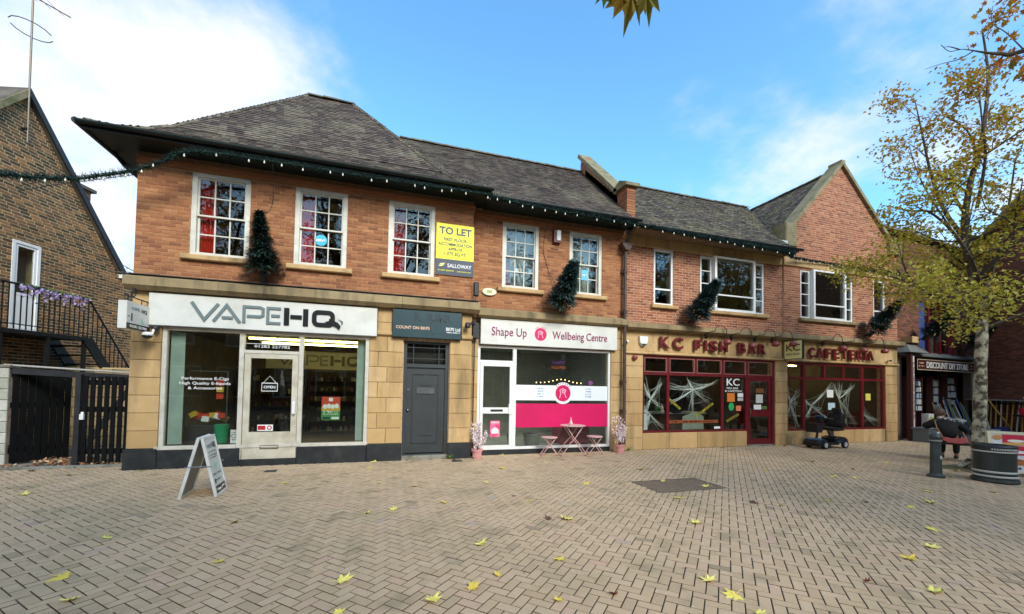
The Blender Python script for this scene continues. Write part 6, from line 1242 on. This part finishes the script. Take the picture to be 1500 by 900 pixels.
# ------------------------------------------------------------------ bench and seated person
BA = radians(-62); t = thing('street_bench', 'backless black bench with a person seated on it', 'bench', (13.2, -2.93, 0), BA); BM = mat('bench_iron', '#16181a', .5)
for k in range(4): build(MB().bevbox(-.58, .58, -.19+.1*k, -.105+.1*k, .40, .44, .006), 'slat', mat('bench_slat', '#2a231d', .6), t, local=True)
for x_ in (-.48, .48): build(MB().box(x_-.03, x_+.03, -.19, .2, .36, .398).box(x_-.03, x_+.03, -.17, -.12, 0, .36).box(x_-.03, x_+.03, .12, .17, 0, .36), 'leg', BM, t, local=True)
build(MB().tube([(.56, -.19, .40), (.62, -.19, .62), (.62, .15, .62), (.56, .19, .40)], .02, 8), 'armrest', BM, t, local=True)
def skin(verts, edges, rad, levels=1):
    me = bpy.data.meshes.new('tmp'); me.from_pydata(verts, edges, []); o = bpy.data.objects.new('tmp', me); COL.objects.link(o)
    o.modifiers.new('s', 'SKIN'); sd = o.modifiers.new('d', 'SUBSURF'); sd.levels = sd.render_levels = levels
    for i, r in enumerate(rad): me.skin_vertices[0].data[i].radius = (r, r) if not hasattr(r, '__len__') else r
    me.skin_vertices[0].data[0].use_root = True
    bpy.context.view_layer.update(); m_ = bpy.data.meshes.new_from_object(o.evaluated_get(bpy.context.evaluated_depsgraph_get()))
    mb = MB(); mb.v = [tuple(v.co) for v in m_.vertices]; mb.f = [tuple(p.vertices) for p in m_.polygons]; mb.t = [.5]*len(mb.f); mb.mi = [0]*len(mb.f)
    bpy.data.objects.remove(o); return mb
pt = thing('person', 'seated person in a black padded coat with pale fur hood, seen from behind', 'person', (13.1, -2.70, .0), BA)
SKN = mat('skin', '#b98a70', .6); COAT = mat('black_coat', '#0f1013', .75, var='#17181c', scale=12, bump=.4, bscale=18); TRS = mat('dark_trousers', '#16181d', .8); HAIR = mat('brown_hair', '#4f3a2c', .7, var='#6b5646', scale=30)
V = [(0, -.02, .52), (-.02, -.02, .70), (-.06, .0, .88), (-.12, .03, .99), (-.15, .05, 1.05), (-.16, .06, 1.13), (-.155, .075, 1.19),
     (.12, .02, .93), (.25, .08, .76), (.28, .28, .68), (.26, .36, .67),
     (-.26, .03, .93), (-.42, .02, .78), (-.40, .22, .86), (-.37, .30, .92),
     (.09, .06, .51), (.12, .42, .51), (.12, .46, .12), (.12, .56, .06), (-.09, .06, .51), (-.12, .42, .51), (-.12, .46, .12), (-.12, .56, .06)]
Ed = [(0,1),(1,2),(2,3),(3,4),(4,5),(5,6),(2,7),(7,8),(8,9),(9,10),(2,11),(11,12),(12,13),(13,14),(0,15),(15,16),(16,17),(17,18),(0,19),(19,20),(20,21),(21,22)]
Rd = [.13,.12,.12,.055,.055,.085,.07,.06,.045,.035,.028,.06,.045,.035,.028,.085,.06,.045,.04,.085,.06,.045,.04]
for base, tip in ((10, Vector((-.1, .9, -.1))), (14, Vector((.2, .8, .5)))):      # five fingers each
    b0 = Vector(V[base]); d0 = tip.normalized(); s0 = d0.cross(Vector((0, 0, 1))).normalized()
    for f_, ln in ((-2, .045), (-1, .07), (0, .078), (1, .072), (2, .055)):
        p = b0+d0*.045+s0*f_*.017; q = p+d0*ln*.6; r2 = q+d0*ln*.35+Vector((0, 0, -.02)); i0 = len(V); V += [tuple(p), tuple(q), tuple(r2)]; Ed += [(base, i0), (i0, i0+1), (i0+1, i0+2)]; Rd += [.011, .009, .008]
build(skin(V, Ed, Rd), 'body', SKN, pt, local=True, smooth=True)
Vc = V[0:4]+V[7:10]+V[11:14]; Ec = [(0,1),(1,2),(2,3),(2,4),(4,5),(5,6),(2,7),(7,8),(8,9)]
build(skin([(v[0], v[1]-.01, v[2]) for v in Vc], Ec, [.175, .165, .155, .075, .10, .085, .06, .10, .085, .06]), 'coat', COAT, pt, local=True, smooth=True)
Vt = [V[0]]+V[15:18]+V[19:22]; build(skin(Vt, [(0,1),(1,2),(2,3),(0,4),(4,5),(5,6)], [.13, .10, .08, .06, .10, .08, .06]), 'trousers', TRS, pt, local=True, smooth=True)
for i in (17, 21): build(MB().ball((V[i][0], V[i][1]+.07, .045), .05, 12, (.9, 2.2, .9)), 'shoe', BLK, pt, local=True, smooth=True)
hr = MB(); rr = random.Random(4)
hr.ball((-.165, .045, 1.16), .105, 14, (.95, 1.05, .98)); build(hr, 'hair', HAIR, pt, local=True, smooth=True)
fc = MB().ball((-.075, .075, 1.12), .018, 8, (1.4, .8, 1)).ball((-.16, .14, 1.13), .02, 8, (.6, .8, 1.2)); build(fc, 'face', SKN, pt, local=True, smooth=True)
fu = MB()
for k in range(420):
    a = rr.uniform(-.9, 2.6); c_ = Vector((-.06+.19*sin(a)+.05, .0+.10*cos(a)*-.6, .99-.03*sin(a))); R_ = Euler((rr.uniform(0, 6), rr.uniform(0, 6), 0)).to_matrix(); d_ = R_ @ Vector((0, 0, .055)); s_ = R_ @ Vector((.01, 0, 0)); c_ += Vector((rr.gauss(0, .025), rr.gauss(0, .02), rr.gauss(0, .02))); fu.add([c_-s_, c_+s_, c_+d_], [(0,1,2)])
stuff(build(fu, 'fur_trim', mat('white_fur', '#d8d8d6', .9), pt, local=True))
t = thing('shoulder_bag', 'coral pink shoulder bag hanging behind the seated person', 'bag', (13.1, -2.70, .42), BA); BAG = mat('coral_fabric', '#c96a6a', .8, var='#b95656', scale=14, bump=.3, bscale=50)
build(loft([(-.14, .16), (-.16, .10), (-.08, .03), (.16, .02), (.26, .06), (.24, .18), (.05, .13)], .05, .02).xf(Matrix.Translation((.02, -.25, .0))), 'bag_body', BAG, t, local=True, smooth=False); build(MB().tube([(-.13, -.25, .16), (-.22, -.20, .36), (-.26, -.10, .54), (-.1, .0, .58)], .009, 6).tube([(.24, -.25, .16), (.20, -.20, .30)], .009, 6), 'strap', mat('tan_strap', '#b08a6a', .6), t, local=True)
# ------------------------------------------------------------------ trees and leaves
def catmull(pts, n=5):
    P = [Vector(p) for p in pts]; out_ = []
    for i in range(len(P)-1):
        p0, p1, p2, p3 = P[max(i-1, 0)], P[i], P[i+1], P[min(i+2, len(P)-1)]
        for k in range(n):
            t = k/n; out_.append(.5*((2*p1)+(p2-p0)*t+(2*p0-5*p1+4*p2-p3)*t*t+(3*p1-p0-3*p2+p3)*t**3))
    return out_+[P[-1]]
def leaf_quad(mb, c, s, rr, tone, droop=.3):
    a = rr.uniform(0, 2*pi); e = rr.gauss(-droop, .6); d = Vector((cos(a)*cos(e), sin(a)*cos(e), sin(e))); u = Vector((-sin(a), cos(a), rr.uniform(-.5, .5))).normalized(); nn = d.cross(u)*rr.uniform(.05, .25)
    mb.add([c, c+d*s*.45+u*s*.36+nn*s, c+d*s, c+d*s*.45-u*s*.36+nn*s], [(0,1,2,3)], tone)
def grow(wood, leaves, pts, r0, r1, rr, depth, spread, nsub, leafn, leafs, tonef, up=.15, lenk=.5, start=.25):
    c = catmull(pts, 5); n = len(c); rs = [r0+(r1-r0)*i/(n-1) for i in range(n)]
    wood.tube(c, rs, 7 if r0 > .05 else (5 if r0 > .015 else 3), False)
    L_ = sum((c[i+1]-c[i]).length for i in range(n-1))
    if depth == 0:
        for i in range(leafn):
            q = c[min(n-1, int(n*(.15+.85*rr.random())))]+Vector((rr.gauss(0, .14), rr.gauss(0, .14), rr.gauss(0, .14))); leaf_quad(leaves, q, leafs*rr.uniform(.6, 1.25), rr, tonef(q, rr))
        return
    for k in range(nsub):
        i = int((start+(1-start)*(k+rr.random()*.8)/nsub)*(n-1)); i = min(i, n-2); p = c[i]; d = (c[i+1]-c[i]).normalized()
        a = rr.uniform(0, 2*pi); o = d.orthogonal().normalized(); o = Matrix.Rotation(a, 3, d) @ o
        dr = (d*rr.uniform(.35, .8)+o*spread+Vector((0, 0, up))).normalized(); l2 = L_*lenk*rr.uniform(.6, 1.15)*(1.15-.5*i/n)
        pp = [p]; cur = p.copy(); dd = dr.copy()
        for s in range(3): dd = (dd+Vector((rr.gauss(0, .18), rr.gauss(0, .18), rr.gauss(0, .14)-.04*s))).normalized(); cur = cur+dd*l2/3; pp.append(cur.copy())
        grow(wood, leaves, pp, rs[i]*.55, rs[i]*.55*.3+.002, rr, depth-1, spread, max(3, int(nsub*.75)), leafn, leafs, tonef, up, lenk, .2)
# the tree beside the bin
BARK = mat('pale_mottled_bark', '#4d4638', .9, var='#b8b29a', scale=8, bump=1.0, bscale=22, dirt='#26221b', dscale=5, damt=.9, vr=(.42, .56)); BARKD = mat('dark_branch_bark', '#3a3129', .9, var='#54493d', scale=8)
LEAFA = mat('autumn_leaf', '#a08a34', .65, tone=['#96682a', '#b0802e', '#bb9434', '#b8a43a', '#a8a83e', '#bfb84c', '#d0c862'], leafy=.4)
t = thing('autumn_tree', 'slender autumn tree with mottled pale trunk and yellow leaves beside the bin', 'tree', (12.2, -3.58, 0))
BX, BY = 12.2, -3.58
def tp(px, py, dep=0): a = (px-1433)*.01477; return Vector((BX+.955*a+.296*dep, BY-.296*a+.955*dep, 1.6+(577-py)*.01477))
rr = random.Random(21); wd = MB(); br = MB(); lv_ = MB()
tr = catmull([tp(1433, 690), tp(1435, 640), tp(1438, 580), tp(1440, 520), tp(1444, 465)], 6); wd.tube([tr[0]+Vector((0, 0, -.1))]+tr, [.18]+[(.118-.03*min(1, i/ (len(tr)-1)) if i > 1 else .145)*rr.uniform(.93, 1.09) for i in range(len(tr))], 14, False)
for k in range(6):
    a = k*1.05+.3; wd.tube([(BX+.14*cos(a), BY+.14*sin(a), .16), (BX+.30*cos(a), BY+.30*sin(a), .02), (BX+.42*cos(a), BY+.42*sin(a), -.05)], [.07, .05, .02], 6, False)
build(wd, 'trunk', BARK, t, smooth=True)
def tone_a(q, r):
    h = min(1, max(0, (q.z-3)/6)); return min(1, max(0, r.gauss(.80-.62*h, .20)))
limbs = [([(1444, 470, 0), (1438, 400, .1), (1426, 335, .1), (1428, 265, .0), (1438, 205, -.1), (1450, 110, -.1), (1451, 30, 0)], .095, .015, 2, 11, .85, .24),
         ([(1428, 345, .1), (1405, 300, .2), (1392, 240, .3), (1372, 180, .2), (1362, 130, .2)], .05, .008, 2, 8, .85, .36),
         ([(1440, 415, .0), (1405, 385, -.3), (1370, 345, -.4), (1335, 318, -.4), (1305, 330, -.5)], .05, .008, 2, 9, .7, .40),
         ([(1442, 450, .0), (1410, 425, .3), (1360, 400, .5), (1320, 385, .6), (1290, 372, .5)], .04, .008, 2, 9, .6, .44),
         ([(1444, 470, .0), (1462, 430, .2), (1485, 380, .3), (1500, 300, .2), (1505, 220, .1)], .07, .01, 2, 10, .8, .36),
         ([(1444, 480, 0), (1475, 460, -.4), (1515, 440, -.6), (1550, 400, -.7)], .05, .008, 2, 8, .7, .42),
         ([(1442, 400, 0), (1452, 350, -.6), (1460, 290, -.9), (1470, 220, -1.0)], .05, .008, 2, 9, .75, .40),
         ([(1436, 440, 0), (1428, 420, .8), (1415, 380, 1.2), (1410, 320, 1.4)], .045, .008, 2, 8, .75, .42),
         ([(1442, 460, .0), (1415, 450, -.5), (1380, 445, -.8), (1345, 440, -.9), (1310, 425, -.9)], .04, .008, 2, 9, .6, .42),
         ([(1444, 470, .0), (1470, 450, .7), (1480, 400, 1.0), (1478, 340, 1.1)], .04, .008, 2, 8, .7, .42),
         ([(1371, 345, -.4), (1345, 290, -.3), (1335, 250, -.2), (1325, 215, -.2)], .02, .005, 2, 6, .8, .38),
         ([(1438, 300, 0), (1420, 240, -.4), (1400, 190, -.6), (1395, 130, -.6)], .035, .006, 2, 7, .8, .36)]
for pts, r0, r1, dep, ns_, sprd, lk in limbs:
    grow(br, lv_, [tp(*p) for p in pts], r0, r1, rr, dep, sprd, ns_, 23, .085, tone_a, .12, lk)
build(br, 'branches', BARKD, t); stuff(build(lv_, 'crown', LEAFA, t))
# earth square at the foot of the tree
stone = MB(); 
tag(build(MB().box(11.55, 12.95, -4.1, -3.1, -.008, .012), 'tree_pit', mat('pit_earth', '#5d5138', .95, var='#75694a', scale=20, bump=.6, bscale=60, dirt='#5d6a35', dscale=4, damt=.7)), 'square of mossy earth round the tree trunk', 'tree pit')
# big lobed leaf, shared by fallen and hanging leaves
def lobed(s, rr, curl, mb, M=None, tone=.5):
    R = []
    for (a, r) in ((-90, .12), (-70, .38), (-50, .55), (-35, .42), (-18, .80), (0, .92), (12, .60), (30, .62), (48, 1.0), (62, .70), (76, .72), (90, 1.12), (104, .72), (118, .70), (132, 1.0), (150, .62), (168, .60), (180, .92), (198, .80), (215, .42), (230, .55), (250, .38)):
        r *= rr.uniform(.9, 1.1); R.append((cos(radians(a))*r*s, sin(radians(a))*r*s))
    vs = [(0, 0, 0)]+[(x, y, curl*(x*x+y*y)/s*rr.uniform(.5, 1.5)+rr.uniform(-.004, .004)) for x, y in R]; n = len(R)
    mb.add([M @ Vector(v) if M else v for v in vs], [(0, i+1, (i+1) % n+1) for i in range(n)], tone)
    st = [(0, 0, .001), (0, -.5*s, .004), (.03*s, -1.0*s, .01)]; mb.tube([M @ Vector(v) if M else v for v in st], .0022, 4, tone=tone)
FALL = mat('fallen_leaf_yellow', '#d8c24a', .7, tone=['#d2b84a', '#e0cf5a', '#e6da78', '#d9d470'], var='#b8963c', scale=26); FALLD = mat('fallen_leaf_brown', '#4a3022', .8, var='#6a4630', scale=30); FALLR = mat('fallen_leaf_red', '#7d2a18', .75, var='#5c1c12', scale=30)
LP = [(-4.73,-1.61,0),(-2.66,-3.82,0),(-1.61,-3.6,0),(-2.47,-4.75,0),(-2.14,-5.2,0),(-1.38,-4.73,0),(-1.49,-1.67,0),(-.3,-5.4,0),(-.08,-2.05,0),(.48,-2.33,0),(1.65,-2.37,0),(.81,-3.39,0),(.13,-3.55,0),(-.19,-3.61,0),(1.84,-3.28,1),(1.96,-3.58,0),(1.92,-4.36,1),(2.15,-4.42,0),(.96,-4.92,0),(1.59,-5.46,0),(.95,-5.64,0),(.7,-5.8,0),(.37,-5.88,0),(1.29,-6.15,0),(1.73,-6.17,2),(2.22,-1.34,0),(3.3,-.92,0),(3.72,-1.49,0),(3.27,-2.83,0),(5.33,-.69,0),(4.9,-2.0,0),(4.65,-2.98,0),(4.19,-3.95,0),(-.25,-.69,0),(6.13,-.29,0),(7.18,-.06,0),(-.27,-5.89,0),(6.91,-1.55,0),(5.13,-3.47,0),(7.33,-2.65,0),(9.35,-2.12,0),(8.11,-3.42,0),(9.34,-2.98,1),(8.45,-3.57,0),(5.38,-4.6,0),(6.28,-4.62,0),(6.75,-4.8,1),(8.54,-4.59,0),(9.62,-4.92,0),(7.1,-5.16,0),(7.69,-5.09,0),(5.08,-4.43,1),(6.21,-5.86,0),(5.48,-6.19,0),(2.62,-6.19,0),(2.64,-6.44,0),(3.94,-6.56,2),(4.28,-6.82,0),(2.61,-6.69,0),(4.9,-6.32,0),(3.59,-4.94,0),(11.3,-3.3,0),(11.5,-4.0,0),(12.6,-3.1,0),(11.0,-2.6,0),(-4.1,-.12,0),(-3.2,-.10,1),(-.2,-.13,0),(1.45,-.16,1),(2.6,.12,0),(6.3,.16,0),(7.6,.18,1),(9.0,.14,0),(11.3,.12,0),(15.4,.15,0),(12.9,-3.9,0),(11.4,-3.6,0),(12.1,-4.3,0),(10.6,-3.9,0),(-5.0,-.3,0),(-5.8,.2,1)]
rr = random.Random(9); lm = {}
for k in (0, 1, 2):
    lm[k] = []
    for v in range(8 if k == 0 else 2):
        q = MB(); lobed(.074 if k == 0 else .055, rr, rr.choice((-.05, .1, .2, .35)) if k == 0 else .4, q, tone=min(1, v/7)); lm[k].append(q.mesh('fallen_leaf', (FALL, FALLD, FALLR)[k]))
for x, y, k in LP:
    o = link('fallen_leaf', rr.choice(lm[k])); o.location = (x, y, .006); o.rotation_euler = (rr.gauss(0, .14), rr.gauss(0, .14), rr.uniform(0, 6.28)); s = rr.uniform(.6, 1.25); o.scale = (s, s, s)
    tag(o, ('yellow maple leaf lying on the block paving', 'dark brown curled leaf lying on the block paving', 'rust red curled leaf lying on the block paving')[k], 'leaf', ('yellow leaves on the paving', 'brown leaves on the paving', 'red leaves on the paving')[k])
# plane tree behind the camera whose limbs reach over the square
PLB = mat('plane_bark', '#3d352c', .9, var='#5c5344', scale=5, bump=.5, bscale=18); PLL = mat('plane_leaf', '#a8842c', .65, tone=['#6b5a1e', '#87802a', '#a8862c', '#c48a2a', '#b86a24', '#5f7a26'], leafy=.45)
def plane_tree(label, x, y, H, seed, limbs_, nleaf, extra=None):
    rr = random.Random(seed); t = thing('plane_tree', label, 'tree', (x, y, 0)); w_ = MB(); b_ = MB(); l_ = MB()
    w_.tube(catmull([(x, y, -.1), (x+.05, y, 1.5), (x-.05, y+.05, 3.2), (x, y, 4.4)], 5), [.34-.008*i for i in range(16)], 14, False); build(w_, 'trunk', PLB, t, smooth=True)
    tn = lambda q, r: r.random()
    for k in range(limbs_):
        a = 2*pi*k/limbs_+rr.uniform(-.3, .3); R_ = rr.uniform(2.2, 3.6); ht = H-rr.uniform(0, 4.5); pts = [(x, y, 3.6+.2*(k % 3)), (x+R_*.35*cos(a), y+R_*.35*sin(a), 3.9+(ht-3.9)*.32), (x+R_*.7*cos(a), y+R_*.7*sin(a), 3.9+(ht-3.9)*.66), (x+R_*cos(a), y+R_*sin(a), ht)]
        grow(b_, l_, pts, .13, .03, rr, 2, .8, 7, nleaf, .2, tn, .15, .42)
    if extra: extra(b_, l_, rr, tn)
    build(b_, 'branches', PLB, t); stuff(build(l_, 'crown', PLL, t)); return t
def overhang(b_, l_, rr, tn):
    main = [(8.3, -10.6, 4.0), (8.2, -8.6, 5.4), (7.87, -6.9, 5.95), (7.39, -6.19, 5.84), (7.11, -6.10, 5.80), (6.91, -6.04, 5.81), (6.67, -5.97, 5.84), (6.51, -5.92, 5.81), (6.41, -5.89, 5.89)]
    c = catmull(main, 4); b_.tube(c, [.05-.046*min(1, 1.35*i/(len(c)-1)) for i in range(len(c))], 6, False)
    for tw in ([(6.79, -6.0, 5.82), (6.63, -5.95, 5.72), (6.43, -5.89, 5.66), (6.23, -5.82, 5.59)], [(6.62, -5.96, 5.83), (6.52, -5.92, 5.87), (6.44, -5.9, 5.86)], [(7.2, -6.1, 5.8), (7.05, -6.0, 5.65), (6.98, -5.98, 5.5)], [(7.4, -6.19, 5.84), (7.25, -6.1, 6.1), (7.2, -6.0, 6.3), (7.1, -6.05, 6.45)], [(7.6, -6.5, 5.9), (7.4, -6.3, 5.6), (7.35, -6.2, 5.45)]):
        b_.tube(catmull(tw, 4), [.008-.006*i/(4*(len(tw)-1)) for i in range(4*(len(tw)-1)+1)], 5, False)
    for k in range(90):
        q = Vector((7.55+rr.gauss(0, .22), -6.3+rr.gauss(0, .2), 5.72+rr.gauss(0, .2))); 
        if q.x < 7.22: continue
        M_ = Matrix.Translation(q) @ Euler((rr.uniform(0, 6), rr.uniform(0, 6), rr.uniform(0, 6))).to_matrix().to_4x4(); lobed(.07, rr, .3, l_, M_, rr.uniform(.3, 1))
    for k in range(60):
        q = Vector((7.25+rr.gauss(0, .12), -6.05+rr.gauss(0, .12), 6.35+rr.gauss(0, .2))); lobed(.045, rr, .3, l_, Matrix.Translation(q) @ Euler((rr.uniform(0, 6), rr.uniform(0, 6), rr.uniform(0, 6))).to_matrix().to_4x4(), rr.uniform(.2, .9))
    c = catmull([(8.2, -9.4, 4.8), (5.5, -7.6, 5.0), (3.2, -7.0, 4.7), (1.75, -6.95, 4.25), (1.36, -6.97, 4.12)], 5); b_.tube(c, [.05-.046*i/(len(c)-1) for i in range(len(c))], 6, False)
    # the leaves that hang into the top of the view, tips down
    vd = Vector((.19, .96, .10)).normalized()
    for q, s, ro, tone in (((1.33, -6.97, 3.925), .125, .1, .30), ((1.41, -7.0, 3.93), .115, -.40, .15), ((1.27, -6.96, 3.93), .10, .35, .45), ((1.37, -6.99, 3.98), .125, .2, .55), ((1.18, -6.93, 3.95), .07, .05, .98), ((1.55, -7.0, 4.12), .09, -.5, .5)):
        X_ = Vector((.955, -.296, 0)); Z_ = Vector((0, 0, -1)); M_ = Matrix((X_, Z_, X_.cross(Z_))).transposed().to_4x4(); M_ = Matrix.Translation(q) @ M_ @ Matrix.Rotation(ro, 4, 'Z') @ Matrix.Rotation(rr.uniform(-.3, .3), 4, 'X'); lobed(s, rr, .5, l_, M_, tone)
        b_.tube([Vector(q), Vector((1.36, -6.97, 4.13))], .0025, 4, False)
plane_tree('plane tree behind the viewer with limbs reaching over the square', 8.4, -11.6, 9.5, 31, 7, 9, overhang)
pl0 = plane_tree('unseen plane tree across the square facing the vape shop door', -1.0, -15.5, 13.5, 33, 10, 22)  # this tree and its copies are unseen, invented for the upper window reflections
for (x, y, rz, sc, lab) in ((-8.5, -15, 1.3, 1.0, 'unseen plane tree across the square facing the alley gates'), (14.0, -15.5, 2.6, 1.0, 'unseen plane tree across the square facing the fish bar'), (23.5, -14.5, 4.1, 1.05, 'unseen plane tree across the square facing the cafeteria'), (19, -18, 5.2, 1.1, 'unseen plane tree set back across the square behind two others')):
    c = copy_tree(pl0); c.location = (x, y, 0); c.rotation_euler = (0, 0, rz); c.scale = (sc, sc, sc); c['label'] = lab
# distant tree between the brown gable and the corner building
t = thing('garden_tree', 'small bare topped garden tree beyond the white fascia', 'tree', (-9.5, 14, 0)); w_ = MB(); l_ = MB(); grow(w_, l_, [(-9.5, 14, 0), (-9.5, 14, 3), (-9.4, 14, 5.5), (-9.4, 14, 7.2)], .15, .03, random.Random(5), 2, .8, 10, 10, .12, tone_a, .2, .4); build(w_, 'trunk', BARKD, t); stuff(build(l_, 'crown', LEAFA, t))
# unseen buildings across the square, invented to show as reflections in the glass
for i, (x0, x1, h, m_, wins, lab) in enumerate(((-26, -9, 8.5, BR_C, 5, 'unseen brown brick terrace across the square facing the alley'), (-8.5, 6, 7.5, BR_D, 5, 'unseen dark red brick terrace across the square facing the vape shop'), (6.5, 26, 9, BR_C, 6, 'unseen tall brown brick terrace across the square facing the fish bar'), (26.5, 48, 8, BR_D, 6, 'unseen long dark red terrace across the square beyond the tall brown one'), (48.5, 76, 9, BR_C, 7, 'unseen farthest brown terrace across the square'))):
    t = thing('terrace_building', lab, 'building', ((x0+x1)/2, -28, 0)); wd_ = (x1-x0)/wins; holes = [(x0+wd_*(k+.28), x0+wd_*(k+.72), z, z+1.5) for k in range(wins) for z in (4.2,)]+[(x0+wd_*(k+.12), x0+wd_*(k+.88), .5, 2.7) for k in range(wins)]
    build(wall_holes(MB(), x0, x1, 0, h, -26.3, -26, holes), 'wall', m_, t); build(MB().box(x0, x1, -32, -31.5, 0, h), 'back_wall', m_, t); build(MB().prismx([(-25.6, h), (-29, h+3), (-32, h)], x0-.3, x1+.3), 'roof', TILE_A, t)
    for hx in holes: build(MB().box(hx[0], hx[1], -26.2, -26.18, hx[2], hx[3]), 'window', GL, t); f_ = MB(); frame_box(f_, *hx, -26.05, -25.97, .1); build(f_, 'window_frame', WHITE, t)
    build(MB().box(x0, x1, -31, -30.9, 0, h), 'inner_wall', PLASTER_D, t)
# ------------------------------------------------------------------ garland and bracket trees
PINE = mat('garland_needle', '#14392f', .7, tone=['#08171a', '#0d2624', '#14382f', '#1b4634']); BULB = mat('festoon_bulb', '#dcd6c4', .3)
path = catmull([(-9.5, -.6, 4.95), (-7.5, -.5, 4.84), (-5.93, -.5, 4.84), (-5.08, -.5, 4.91), (-4.64, -.5, 5.04), (-4.18, -.52, 5.20), (-3.75, -.55, 5.43), (-3.3, -.62, 5.64), (-2.1, -.64, 5.67), (-.9, -.64, 5.67), (.37, -.64, 5.68), (1.8, -.64, 5.70), (2.3, -.52, 5.72), (2.9, -.44, 5.71), (4.4, -.43, 5.68), (5.9, -.42, 5.66), (7.4, -.40, 5.62), (9.4, -.40, 5.58), (10.9, -.38, 5.56), (11.5, .0, 5.60), (13.0, .10, 5.62), (14.8, .12, 5.60), (16.4, .12, 5.62), (17.6, .25, 5.35), (19.2, .5, 5.1), (20.6, .6, 4.6)], 8)
t = thing('fir_garland', 'long dark fir garland with bulbs strung under the eaves', 'garland', (2, -.5, 5.6)); nd = MB(); rr = random.Random(17); acc = 0; nb = 0; gapb = .3
build(MB().tube(path, .018, 6, False), 'cord', PINE, t)
for i in range(len(path)-1):
    a, b = path[i], path[i+1]; d = b-a; L_ = d.length; d.normalize(); o1 = d.orthogonal().normalized(); o2 = d.cross(o1); dens = 560 if a.x < 11.2 else 360; rad = .095 if a.x < 11.2 else .06
    if a.x < -3.4: rad = .095
    for k in range(int(L_*dens)):
        p = a+d*(L_*rr.random()); an = rr.uniform(0, 2*pi); v = (o1*cos(an)+o2*sin(an)+d*rr.uniform(-.8, .8)).normalized()*rad*rr.uniform(.55, 1.25); s_ = v.cross(d).normalized()*.010; nd.add([p-s_, p+s_, p+v+s_*.3, p+v-s_*.3], [(0,1,2,3)], rr.random())
    acc += L_
    while acc > gapb:
        acc -= gapb; gapb = rr.choice((.24, .28, .30, .34, .5)); p = b-d*acc; q = MB(); build(q.lathe([(.006, .03), (.008, .013), (.014, .0), (.0155, -.010), (.010, -.022), (.002, -.027)], 10, (p.x+rr.uniform(-.03, .03), p.y-.06, p.z-.05-rr.uniform(0, .05))), 'bulb', BULB, t, smooth=True); nb += 1
stuff(build(nd, 'needles', PINE, t))
def fir(seed):
    mb = MB(); r = random.Random(seed)
    for k in range(3400):
        h = r.random()**.85; R_ = .255*(1-h)**.75*(.75+.4*r.random())*(1+.22*sin(h*26)); a = r.uniform(0, 2*pi); k_ = r.random()**.35; q = Vector((R_*cos(a)*k_, R_*sin(a)*k_, .18+h*1.0)); dv = Vector((cos(a), sin(a), r.uniform(-.5, .6))).normalized()*r.uniform(.06, .12); s_ = dv.cross(Vector((0, 0, 1))).normalized()*.016; mb.add([q-s_, q+s_, q+dv+s_*.5, q+dv-s_*.5], [(0,1,2,3)], r.random())
    return mb
fm = fir(3).mesh('foliage', PINE); sm_ = MB().tube([(0, 0, .1), (0, 0, 1.1)], [.018, .004], 6).mesh('stem', BARKD); pm_ = MB().lathe([(.055, .0), (.07, .16), (.05, .16)], 12).mesh('pot', BLK); bm_ = MB().bar((0, .0, .05), (0, .22, -.02), .03, .03).mesh('bracket', BLK)
for lab, x, y, z, tilt, side, sc in (('small fir tree upright on the wall between first and second sash windows', -2.31, -.08, 3.55, .34, .0, 1.08), ('small fir tree leaning out between the wellbeing sash windows', 3.99, .12, 3.50, .74, .0, 1.08), ('small fir tree leaning out under the narrow fish bar window', 7.98, .12, 3.46, .76, .0, 1.08), ('small fir tree leaning out under the gable end window', 14.84, .08, 3.44, .72, .0, 1.08), ('small fir tree leaning out above the hardware store porch', 18.0, .35, 3.5, .76, .1, 1.05), ('small fir tree leaning out above the hardware store sign end', 21.0, .65, 3.25, .7, .1, 1.05)):
    t = thing('bracket_fir_tree', lab, 'tree', (x, y, z), group='small fir trees fixed to the shop fronts'); t.rotation_euler = (tilt, side, 0); t.scale = (sc, sc, sc)
    for me, nm in ((fm, 'foliage'), (sm_, 'stem'), (pm_, 'pot'), (bm_, 'bracket')):
        o = link(nm, me, t)
        if nm == 'foliage': stuff(o); o.rotation_euler = (0, 0, x)
        if nm == 'bracket': o.rotation_euler = (-tilt, 0, 0)
for pts, lab in (([(-2.12, -.5, 5.75), (-2.14, -.3, 5.2), (-2.2, -.25, 4.9), (-2.31, -.45, 4.75)], 'thin hanging wire from the eaves to the first small fir tree'), ([(3.55, -.2, 5.5), (3.6, .2, 5.0), (3.75, .22, 4.5), (3.9, .15, 4.15)], 'black cable hanging down to the second small fir tree')):
    tag(build(MB().tube(catmull(pts, 4), .006, 5), 'hanging_wire', BLK), lab, 'wire')
